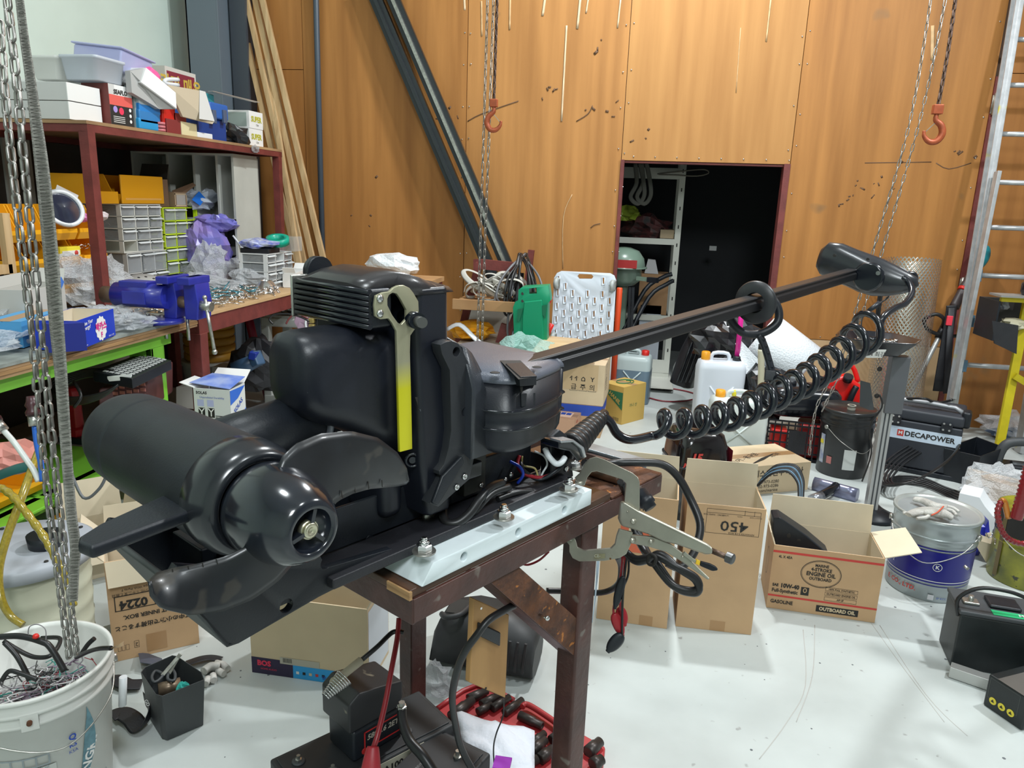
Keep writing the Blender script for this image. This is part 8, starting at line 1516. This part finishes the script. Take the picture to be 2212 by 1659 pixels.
# expanded metal roll (pieces too many: real strands)
t = T('mesh_roll', 'tall roll of expanded metal mesh leaning on the plywood wall', 'mesh roll', g(1985, 900)); P0, P1 = yp(1925, 900, 5.50), yp(1972, 560, 5.66); P0 = P0 + (P1 - P0) * (-(P0.z - .02) / (P1.z - P0.z)); ax = (P1 - P0).normalized(); L = (P1 - P0).length; xo = ax.cross(V((0, -1, 0))).normalized(); yo = xo.cross(ax)
def mp(a, h): r = .165; return P0 + ax * h + xo * (r * 1.1 * cos(a)) + yo * (r * cos(a) * 0 + r * sin(a))
na, nh = 44, 64; vs = []; fs = []
for i in range(nh + 1):
    for j in range(na): vs.append(mp(2 * pi * (j + .5 * (i % 2)) / na, L * i / nh))
b = B(); vs2 = []; 
for i in range(nh):
    for j in range(na):
        a_ = vs[i * na + j]
        for dj in ((0, 1) if i % 2 else (0, -1)):
            e_ = vs[(i + 1) * na + (j + dj) % na]; d = (e_ - a_); n_ = (a_ - (P0 + ax * (a_ - P0).dot(ax))).normalized(); s_ = d.cross(n_).normalized() * .0031; k0 = len(vs2); vs2 += [a_ - s_, a_ + s_, e_ + s_ + n_ * .002, e_ - s_ + n_ * .002]; fs.append((k0, k0 + 1, k0 + 2, k0 + 3))
b.add(vs2, fs).build('expanded_mesh', mat('mesh_steel', (.62, .60, .56), .28, .9), t, kind='stuff')
# grass trimmer
t = T('pole_trimmer', 'battery pole trimmer leaning between the mesh roll and the ladder', 'trimmer', g(1950, 920)); A_, E_ = yp(1938, 905, 5.35), yp(2108, 572, 5.74); B().tube([A_, E_], .017, 10).build('pole', AL, t); TG = mat('teal_tool_body', (.005, .20, .24), .35)
def on(f): return A_.lerp(E_, f)
d_ = (E_ - A_).normalized(); B().tube([on(.97), on(1.02), on(1.08), on(1.12)], lambda f: .03 + .03 * sin(pi * f), 12, res=3).build('motor_head', TG, t); B().tube([on(.72), on(.8), on(.92)], lambda f: .034 - .006 * f, 12, res=3).build('grip', mat('dark_grip', (.05, .035, .035), .5), t); B().tube([on(.83), on(.85)], .036, 12).build('red_ring', REDB, t); B().tube([on(.52), on(.60)], .026, 12).build('clamp_collar', BLK, t)
c = on(.60) + V((-.02, -.02, .0)); B().tube([c, c + V((-.02, -.05, .06)), c + V((-.08, -.06, .09)), c + V((-.14, -.05, .05)), c + V((-.12, -.04, -.01)), c + V((-.04, -.03, -.05)), c + V((.08, -.02, -.06)), c + V((.16, -.02, -.03))], .013, 10, res=5).build('loop_handle', RUB, t)
sh_a, sh_b = yp(2052, 690, 5.5), yp(2026, 845, 5.5); B().tube([yp(2056, 660, 5.5), sh_a, sh_b], (.035, .004), 8, res=4, flat=(1, 0, 0)).build('shoulder_strap', BLKM, t); B().tube([yp(2056, 665, 5.48), yp(2044, 850, 5.48)], (.022, .004), 8, flat=(1, 0, 0)).build('shoulder_strap', BLKM, t); B().b2(tuple(yp(2044, 703, 5.47)), tuple(yp(2060, 683, 5.47) + V((0, .02, 0)))).build('pink_buckle', mat('coral_red', (.8, .05, .08), .4), t, bevel=.004)
# aluminium extension ladder
LAD = mat('worn_aluminium', (.55, .56, .57), .38, .45, var=.2, scale=18, spots=(.62, .55, .05), spotscale=6, spotlo=.70); t = T('aluminium_ladder', 'worn aluminium extension ladder leaning at the right edge', 'ladder', g(2080, 930))
YL = 5.35; R0_, R1_ = yp(2058, 880, YL), yp(2192, 60, YL + .35); dl = (R1_ - R0_).normalized(); R0_ = R0_ - dl * (R0_.z / dl.z); R1_ = R1_ + dl * .5; ws = .46
for k in range(2):
    o_ = V((ws * k, 0, 0)); B().bar(R0_ + o_, R1_ + o_, .028, .085, (0, -1, 0)).build('stile', LAD, t, bevel=.002); 
    for s_ in (-1, 1): B().bar(R0_ + o_ + V((-.016 * (1 - 2 * k), s_ * .036, 0)), R1_ + o_ + V((-.016 * (1 - 2 * k), s_ * .036, 0)), .035, .008, (0, -1, 0)).build('stile_flange', LAD, t)
P2 = R0_ + dl * 1.15 + V((-.035, -.05, 0)); B().bar(R0_ + V((-.03, -.055, 0)) + dl * .35, yp(2156, 370, YL + .10), .024, .06, (0, -1, 0)).build('outer_stile', LAD, t, bevel=.002)
for k, y in enumerate((787, 692, 595, 491, 392, 290, 183, 85)):
    f = [p for p in [i / 400 for i in range(401)]]; best = min(f, key=lambda s_: abs((lambda P_: (CY + F * (P_ - V((0, 0, H))).dot(_d) / (P_ - V((0, 0, H))).dot(_f)) - y)(R0_.lerp(R1_, s_)))); c = R0_.lerp(R1_, best); B().tube([c, c + V((ws, 0, 0))], .017, 10).build('rung', LAD, t); B().bar(c - dl * .04 + V((.012, -.045, 0)), c + dl * .04 + V((.012, -.045, 0)), .03, .02, (0, -1, 0)).build('rung_bracket', mat('blue_grey_bracket', (.10, .19, .27), .45), t, bevel=.003) if k < 4 else None
# yellow step ladder
YP = mat('yellow_ladder_paint', (.62, .50, .01), .45, var=.15, scale=14); t = T('yellow_ladder', 'yellow metal step ladder with black tool tray at the right edge', 'ladder', g(2175, 940)); YY = 5.0; a, e = yp(2170, 905, YY), yp(2222, 640, YY + .1); d = (e - a).normalized(); a = a - d * (a.z / d.z); B().bar(a, e + d * .05, .05, .03, (0, -1, 0)).build('front_stile', YP, t, bevel=.003)
a2 = yp(2215, 740, YY); B().bar(yp(2192, 812, YY), yp(2230, 835, YY), .02, .04).build('cross_brace', YP, t); zt, zb = yp(2160, 640, YY), yp(2150, 735, YY)
B().b2((zt.x - .0, YY - .03, zt.z - .03), (zt.x + .40, YY + .0, zt.z)).build('top_step', YP, t, bevel=.003); B().b2((zt.x - .01, YY - .03, zb.z), (zt.x + .0, YY + .25, zt.z - .03)).build('tray_side', BLK, t); B().b2((zt.x, YY + .20, zb.z + .05), (zt.x + .4, YY + .25, zt.z - .03)).build('tray_back', INK, t); B().prism([yp(2143, 693, YY - .03), yp(2200, 703, YY - .06), yp(2196, 765, YY - .06), yp(2148, 742, YY - .03)], V((0, .01, 0))).build('tray_front', BLKM, t); B().b2((zt.x - .02, YY - .06, zt.z), (zt.x + .4, YY + .1, zt.z + .012)).build('tray_lid', mat('dull_steel_lid', (.35, .34, .32), .4, .4), t)
B().lathe([(.03, 0), (.04, .02), (.04, .07), (.03, .08)], V((zt.x + .16, YY + .02, zt.z + .014)), Z, 16).build('black_reel', BLKG, None, label='black ribbed reel on top of the yellow ladder', cat='reel'); B().crumple(yp(2190, 700, YY + .06), (.18, .12, .07), 91, 12, .3).build('tray_clutter', mat('cream_clutter', (.62, .58, .42), .5), None, label='cream and yellow packets in the black ladder tray', cat='packets'); B().crumple(yp(2170, 660, YY + .05), (.06, .05, .05), 92, 10, .3).build('grey_fitting', GREY, None, label='grey fitting hanging inside the black ladder tray', cat='fitting')
# black tub, tool case, bags on the right floor
t = T('black_tub', 'open square black plastic tub on the floor right of the cool box', 'tub', g(2090, 1030)); TP = [(2040, 985), (2112, 944), (2170, 962), (2158, 985), (2116, 996)]; zt = .20; top = [g(2036, 990, zt), g(2066, 960, zt), g(2108, 946, zt), g(2178, 974, zt), g(2116, 992, zt)]; top = [g(2040, 968, zt), g(2110, 943, zt), g(2172, 966, zt), g(2118, 986, zt)]
cc = sum(top, V((0, 0, 0))) / 4; B().loft([[cc + (p - cc) * .86 - Z * .198 for p in top], top, [cc + (p - cc) * .95 for p in top], [cc + (p - cc) * .82 - Z * .19 for p in top]], smooth=False).build('tub', BLK, t, bevel=.006)
t = T('power_tool_case', 'dark grey jigsaw with moulded grip at the right edge', 'power tool', g(2190, 1040)); M = frame(g(2150, 1040), V((1, -.1, 0))); B(M).tube([(0, .05, .05), (.02, .05, .20), (.10, .05, .25), (.30, .05, .24), (.34, .05, .12), (.22, .05, .09), (.08, .05, .10)], .028, 10, res=4).build('grip', DGR, t); B(M).b2((-.01, 0, .02), (.36, .14, .11)).build('tool_body', BLK, t, bevel=.02); B(M).b2((.12, -.002, .035), (.3, 0, .075)).build('pale_strip', mat('ice_white_strip', (.58, .68, .80), .4), t)
B().prism([g(2092, 1010, .12), g(2230, 1042, .12), g(2230, 1062, .12), g(2130, 1035, .12)], Z * -.118).build('carton_edge', CARD, None, label='brown carton flap between the tub and the clear bag', cat='cardboard')
for k, (x, y, d, lb, mt) in enumerate(((2185, 935, (.42, .3, .16), 'clear bag with blue contents by the foot of the yellow ladder', FILM), (2190, 940, (.30, .18, .08), 'blue bundle inside the clear bag by the yellow ladder', mat('blue_grey_bundle', (.10, .14, .22), .5)), (2150, 1085, (.34, .26, .22), 'glossy clear bag on the floor behind the yellow can', FILM))): c = g(x, y + 10); c.z = d[2] / 2; B().crumple(c, d, 140 + k, 20, .35).build('plastic_bag', mt, None, label=lb, cat='plastic bag')
t = T('foam_block', 'white foam packing block with a notch behind the silver pail', 'foam', g(2100, 1120)); FM = mat('white_foam', (.78, .80, .82), .8); M = frame(g(2060, 1130), g(2140, 1150) - g(2060, 1130)); B(M).prism([(0, 0, 0), (.30, 0, 0), (.30, 0, .08), (.16, 0, .09), (.12, 0, .13), (.09, 0, .17), (0, 0, .17)], V((0, .16, 0))).build('block', FM, t, bevel=.004)
B().crumple(g(2095, 1195) + V((0, 0, .09)), (.14, .12, .18), 150, 14, .3).build('blue_bag', mat('ultramarine_bag', (.02, .03, .42), .3), None, label='ultramarine bag squeezed between the silver pail and the yellow can', cat='plastic bag'); B().prism([g(2100, 1165, .12), g(2140, 1150, .12), g(2150, 1180, .1), g(2130, 1215, .02)], Z * .004).build('card_scrap', CARDI, None, label='pale card scrap between the silver pail and the yellow can', cat='cardboard')
# ================================================================ RED FRAME, GREEN CASE AND SLOTTED BOARD
t = T('red_frame_stand', 'red steel A-frame stand with a plywood tray by the hand chain', 'stand', yp(1080, 740, 5.2)); Yr = 5.25
def rp(x, y, Y=Yr): return yp(x, y, Y)
B().bar(rp(1035, 570), rp(1118, 578), .04, .07).build('top_bar', REDP, t); B().bar(rp(1036, 568), rp(985, 760), .05, .05).build('frame_leg', REDP, t)
for (x0, y0, x1, y1, Y) in ((1118, 672, 1075, 775, 5.1), (1030, 560, 1030, 770, 5.6), (1148, 540, 1136, 640, 5.6), (1090, 700, 1060, 800, 5.12)): a, e = rp(x0, y0, Y), rp(x1, y1, Y); d = (e - a).normalized(); e = e if (y0, y1) == (540, 640) else a + d * (-a.z / d.z); B().bar(a, e, .045, .045).build('frame_leg', REDP, t)
PT = wood('tray_ply', (.50, .30, .14), (.34, .18, .08), (3, 3, 3), 1); a, e = rp(980, 660, 5.0), rp(1113, 658, 5.0); B().b2((a.x, 4.98, e.z - .02), (e.x, 5.5, e.z + .0)).build('tray_board', PT, t, bevel=.002); B().b2((a.x, 4.96, e.z - .05), (e.x, 4.985, e.z + .02)).build('tray_lip', PT, t, bevel=.002); ztr = e.z + .002
lo = rp(1060, 745, 5.0); B().b2((rp(988, 745, 5.0).x, 4.98, lo.z - .03), (rp(1105, 745, 5.0).x, 5.55, lo.z)).build('lower_board', mat('dusty_ply', (.42, .36, .28), .7), t); B().b2((rp(990, 745).x, 5.55, lo.z), (rp(1110, 745).x, 5.56, ztr - .03)).build('back_board', mat('pale_grey_back', (.38, .36, .32), .7), t); B().b2((rp(988, 745, 5.0).x, 4.96, lo.z - .10), (rp(1105, 745, 5.0).x, 4.985, lo.z - .03)).build('lower_rail', REDP, t)
for x in (rp(985, 700, 5.0).x + .04, rp(1108, 700, 5.0).x - .04): B().b2((x - .02, 5.0, 0), (x + .02, 5.04, lo.z - .03)).build('frame_leg', REDP, t)
t = T('ratchet_straps', 'heap of off-white ratchet strap webbing on the plywood tray', 'straps', (a.x + .2, 5.2, ztr)); r_ = random.Random(4); OW = mat('off_white_webbing', (.52, .50, .45), .8)
for k in range(16): c = V((a.x + .18 + r_.uniform(-.05, .22), 5.12 + r_.uniform(-.05, .12), ztr + .05 + r_.uniform(-.02, .09))); s_ = r_.uniform(.05, .10); B().tube([c + V((s_ * 1.3 * cos(f + k), .6 * s_ * sin(f + k) * sin(k), max(-(c.z - ztr) + .01, s_ * .8 * sin(f)))) for f in [2 * pi * i / 9 for i in range(8)]], (.020, .003), 6, res=4, flat=(0, 1, .2)).build('webbing_loop', OW, t)
t = T('jumper_cables', 'bunch of black cables with clips hanging over the red frame', 'cables', rp(1135, 560, 5.3)); tp = rp(1130, 548, 5.3)
for k in range(15): x = r_.uniform(-70, 60); ln = r_.uniform(80, 170); B().tube([tp + V((r_.uniform(-.03, .03), r_.uniform(-.04, .04), 0)), rp(1130 + x * .35, 548 + 25, 5.15), rp(1130 + x * .75, 548 + ln * .6, 5.05), rp(1130 + x * .9, 548 + ln, 5.0), rp(1130 + x * .6, 548 + ln + 6, 5.08), rp(1135 + x * .3, 590, 5.2)], .008, 7, res=5).build('cable_strand', RUB if k % 4 else mat('grey_cord', (.14, .14, .15), .4), t)
for x, y in ((1192, 700), (1190, 640)): B().cyl(rp(x, y, 5.0), rp(x - 10, y + 22, 5.0), .018, n=10).build('red_clip', REDB, t)
t = T('yellow_strap_bag', 'orange yellow bag with white strap on the lower board of the red frame', 'bag', lo); c = V((rp(1020, 735, 5.2).x, 5.15, lo.z + .07)); B().crumple(c, (.34, .26, .13), 160, 18, .2).build('bag', mat('amber_fabric', (.80, .35, .01), .5), t); B().tube([c + V((-.14, -.14, .02)), c + V((-.05, -.15, .06)), c + V((.06, -.17, -.02)), c + V((.14, -.18, -.08))], (.018, .003), 6, res=4).build('strap', WHT, t)
# green case
t = T('green_case', 'upright green plastic tool case with a slot handle by the slotted board', 'tool case', g(1150, 830)); GC = mat('case_green', (.0, .26, .12), .4); Yg = 4.85; ol = [(1111, 745), (1108, 664), (1113, 652), (1119, 650), (1120, 626), (1128, 620), (1184, 617), (1189, 650), (1183, 655), (1181, 745), (1178, 800), (1113, 800)]
o = B().prism([yp(x, y, Yg) for x, y in ol], V((0, .12, 0))).build('case_shell', GC, t, bevel=.008, seg=3); cb_ = B().prism([yp(x, y, Yg - .1) for x, y in ((1138, 627), (1154, 625), (1155, 638), (1138, 639))], V((0, .5, 0))); cutted(o, cb_)
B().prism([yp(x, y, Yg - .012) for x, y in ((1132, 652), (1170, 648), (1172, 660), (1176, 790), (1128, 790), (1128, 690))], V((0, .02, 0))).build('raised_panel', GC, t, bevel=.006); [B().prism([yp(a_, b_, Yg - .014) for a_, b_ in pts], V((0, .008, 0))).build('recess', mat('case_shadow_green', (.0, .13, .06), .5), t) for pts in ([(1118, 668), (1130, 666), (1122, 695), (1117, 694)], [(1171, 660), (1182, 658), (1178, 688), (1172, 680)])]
[B().cyl(yp(x, y, Yg - .001), yp(x, y, Yg + .003), .01, n=10).build('rivet_hole', INK, t) for x, y in ((1129, 634), (1129, 650))]
B().crumple(yp(1135, 765, 4.7), (.34, .2, .24), 170, 18, .25).build('wrap_film', clear('greenish_film', (.45, .72, .66), .5, .12, .6), None, label='greenish clear film wrapped at the foot of the green case', cat='film'); B().prism([yp(1122, 790, 4.6), yp(1165, 738, 4.75), yp(1240, 745, 4.75), yp(1285, 765, 4.6)], V((0, .3, -.01))).build('pine_board', wood('knotty_board', (.62, .46, .27), (.50, .34, .18), (3, 9, 3), 1), None, bevel=.003, label='pale pine board lying on the big carton', cat='board')
# white slotted trolley board
t = T('slotted_trolley', 'upright white plastic trolley board with rows of slots and corner wheels', 'trolley', g(1260, 800)); Yw = 5.45; WB3 = mat('trolley_white', (.66, .72, .80), .4); a, e = yp(1190, 880, Yw), yp(1330, 880, Yw)
o_l = [(1197, 600), (1203, 590), (1212, 586), (1318, 591), (1327, 596), (1331, 606), (1322, 760), (1318, 830), (1185, 830), (1190, 745)]
o = B().prism([yp(x, y, Yw) for x, y in o_l], V((0, .035, 0))).build('deck', WB3, t, bevel=.004)
cb_ = B().prism([yp(x, y, Yw - .05) for x, y in ((1250, 593), (1277, 594), (1281, 599), (1277, 604), (1250, 604), (1246, 598))], V((0, .2, 0))); slots = []
for r in range(13):
    for c in range(8):
        if (r + c) % 2: continue
        x = 1206 + c * 16.2 - r * .9; y = 604 + r * 14.5 + (c * .6)
        if x > 1322 or (r < 2 and 2 <= c <= 5) or (r == 0 and c in (0, 7) and False): continue
        slots.append((x, y)); cb_.prism([yp(x + dx, y + dy, Yw - .05) for dx, dy in ((-1.8, -7), (1.8, -7), (2, 0), (1.8, 7), (-1.8, 7), (-2, 0))], V((0, .2, 0)))
cutted(o, cb_)
for x, y in slots: B().tube([yp(x + dx, y + dy, Yw - .002) for dx, dy in ((-3, -8), (3, -8), (3, 8), (-3, 8))], .004, 5, closed=True).build('slot_rim', WB3, t)
for x, y in ((1203, 612), (1324, 617), (1196, 730)): c = yp(x, y, Yw - .03); B().lathe([(.02, -.012), (.042, -.012), (.042, .012), (.02, .012)], c, (1, -.3, 0), 20).build('caster_wheel', mat('translucent_grey_wheel', (.40, .43, .42), .35), t); B().b2(tuple(c + V((-.02, 0, -.03))), tuple(c + V((.02, .03, .03)))).build('caster_bracket', STL, t)
t = B().crumple(q(848, 572, 4.9), (.36, .26, .16), 180, 20, .16, 1.6).build('wrapped_parcel', mat('wrapped_white_film', (.70, .72, .74), .25, bump=.8, bscale=50), None, label='bubble wrapped white parcel behind the motor housing', cat='parcel'); pc = q(848, 572, 4.9)
s_ = T('storage_stool', 'dark table under the wrapped parcel behind the motor', 'table', (pc.x, pc.y, 0)); B().b2((pc.x - .3, pc.y - .2, pc.z - .11), (pc.x + .3, pc.y + .2, pc.z - .08)).build('table_top', PT, s_); [B().b2((pc.x + sx * .27 - .02, pc.y + sy * .17 - .02, 0), (pc.x + sx * .27 + .02, pc.y + sy * .17 + .02, pc.z - .11)).build('leg', REDP, s_) for sx in (-1, 1) for sy in (-1, 1)]
# ================================================================ INSIDE THE STORE ROOM
RKM = mat('ivory_rack_steel', (.55, .56, .50), .45); t = T('storage_rack', 'ivory slotted steel rack inside the dark doorway', 'rack', yp(1400, 800, 6.8)); Yk = 6.7; px_ = yp(1462, 600, Yk).x
for x in (px_, -.62):
    for y in (Yk, Yk + .5): B().b2((x - .05, y - .02, 0), (x + .0, y + .02, 1.93)).build('upright', RKM, t)
for z in (1.86, 1.27, .60, .08):
    B().b2((-.62, Yk - .022, z - .09 if z > 1.8 else z - .05), (px_ - .05, Yk + .0, z)).build('beam', RKM, t); B().b2((-.62, Yk, z - .02), (px_ - .05, Yk + .5, z - .003)).build('rack_shelf', mat('rack_board', (.25, .24, .21), .7), t)
for k in range(12): B().b2((px_ - .03, Yk - .0215, .12 + .155 * k), (px_ - .02, Yk - .0202, .15 + .155 * k)).build('upright_slot', INK, t)
B().b2((px_ - .17, Yk - .024, .08), (px_, Yk - .022, .2)).build('foot_bracket', RKM, t)
def sbox(x0, y0, x1, y1, mt, lb, nm='box', Y=Yk, dep=.3, z=None, **k): a, e = yp(x0, y1, Y), yp(x1, y0, Y); zb = a.z if z is None else z; return B().b2((a.x, Y, zb), (e.x, Y + dep, max(e.z, zb + .02))).build(nm, mt, None, bevel=.004, label=lb, cat=k.get('cat', 'box'), group=None)
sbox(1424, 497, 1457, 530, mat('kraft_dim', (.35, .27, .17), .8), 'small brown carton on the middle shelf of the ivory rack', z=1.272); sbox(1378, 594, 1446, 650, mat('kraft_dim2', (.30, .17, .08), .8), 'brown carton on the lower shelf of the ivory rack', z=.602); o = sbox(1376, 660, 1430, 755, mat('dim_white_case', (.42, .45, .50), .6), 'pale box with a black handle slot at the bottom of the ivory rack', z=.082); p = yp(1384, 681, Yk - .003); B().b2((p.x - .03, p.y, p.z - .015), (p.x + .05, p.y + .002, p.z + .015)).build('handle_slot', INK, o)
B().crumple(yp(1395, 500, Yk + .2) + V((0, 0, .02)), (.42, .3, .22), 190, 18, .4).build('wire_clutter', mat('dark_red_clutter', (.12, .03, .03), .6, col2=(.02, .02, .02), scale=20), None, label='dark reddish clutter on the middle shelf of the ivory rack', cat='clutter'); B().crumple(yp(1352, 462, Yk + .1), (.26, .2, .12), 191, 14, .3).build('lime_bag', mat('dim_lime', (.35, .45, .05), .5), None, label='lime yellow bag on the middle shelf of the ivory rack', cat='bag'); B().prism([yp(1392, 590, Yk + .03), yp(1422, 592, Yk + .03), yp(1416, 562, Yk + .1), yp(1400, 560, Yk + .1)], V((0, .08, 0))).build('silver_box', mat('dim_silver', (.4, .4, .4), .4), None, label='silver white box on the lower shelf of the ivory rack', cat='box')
# old outboard motor by the door
t = T('outboard_motor', 'old sage green outboard motor just inside the doorway', 'outboard motor', yp(1345, 790, 6.3)); SG = mat('sage_green_enamel', (.16, .23, .18), .3, coat=.3); c = yp(1347, 570, 6.25)
B().lathe([(0, .14), (.05, .135), (.12, .11), (.165, .05), (.175, .0), (.175, -.02)], c, Z, 32, cap=False).build('cowl_top', SG, t); B().lathe([(.195, -.02), (.195, -.03), (.15, -.035), (.155, -.12), (.10, -.17), (.06, -.18)], c, Z, 32).build('tank', SG, t); B().b2((c.x - .04, c.y - .04, .25), (c.x + .05, c.y + .06, c.z - .17)).build('midsection', SG, t, bevel=.02); B().bar(yp(1376, 601, 6.1), yp(1402, 604, 6.05), .03, .03).build('tiller', SG, t); B().bar(yp(1400, 604, 6.05), yp(1420, 606, 6.0), .04, .04).build('tiller_grip', BLK, t)
B().b2((c.x - .10, c.y - .18, c.z - .02), (c.x + .11, c.y - .172, c.z + .045)).build('red_plate', mat('enamel_red', (.32, .02, .02), .35), t); txt('JOHNSON', t, at(MX.Identity(4), c.x, c.y - .1725 - .001, c.z + .014, FRONT), .045, WHTP, bold=.03); B().lathe([(.07, 0), (.05, .25), (.03, .3)], V((c.x, c.y, 0)), Z, 16).build('gearcase', SG, t)
t = T('trolley_handles', 'black bent hand truck handles leaning before the ivory rack', 'hand truck', yp(1400, 720, 6.3))
for dx, dy in ((0, 0), (10, 14)): B().tube([yp(1342 + dx, 722 + dy, 6.2), yp(1392 + dx, 628 + dy, 6.35), yp(1430 + dx, 600 + dy, 6.4), yp(1452 + dx * .3, 592 + dy, 6.4)], .018, 8, res=4).build('handle_tube', BLK, t)
for x in (1361, 1368): a = yp(x, 620, 6.15); B().bar(a, V((a.x + .03, a.y, 0)), .022, .022).build('truck_leg', BLK, t)
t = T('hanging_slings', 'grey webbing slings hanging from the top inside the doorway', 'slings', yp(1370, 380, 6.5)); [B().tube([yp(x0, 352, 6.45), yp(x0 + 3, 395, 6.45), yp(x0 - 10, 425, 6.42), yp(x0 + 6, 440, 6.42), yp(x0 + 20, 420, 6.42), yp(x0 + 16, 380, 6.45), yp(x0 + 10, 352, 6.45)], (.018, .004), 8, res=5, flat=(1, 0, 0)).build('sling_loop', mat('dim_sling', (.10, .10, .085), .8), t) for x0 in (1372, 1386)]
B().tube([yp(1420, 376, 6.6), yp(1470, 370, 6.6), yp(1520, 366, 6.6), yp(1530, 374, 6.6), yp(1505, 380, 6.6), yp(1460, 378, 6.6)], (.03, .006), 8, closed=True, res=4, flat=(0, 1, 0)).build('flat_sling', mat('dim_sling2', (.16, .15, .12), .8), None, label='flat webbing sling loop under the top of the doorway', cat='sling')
o = B().b2(tuple(yp(1532, 541, 7.6)), tuple(yp(1548, 534, 7.6) + V((0, .03, .01)))).build('bright_plate', mat('pale_plate', (.75, .75, .75), .5), None, label='small pale plate deep inside the dark doorway', cat='plate')  # one even pale colour, no emission
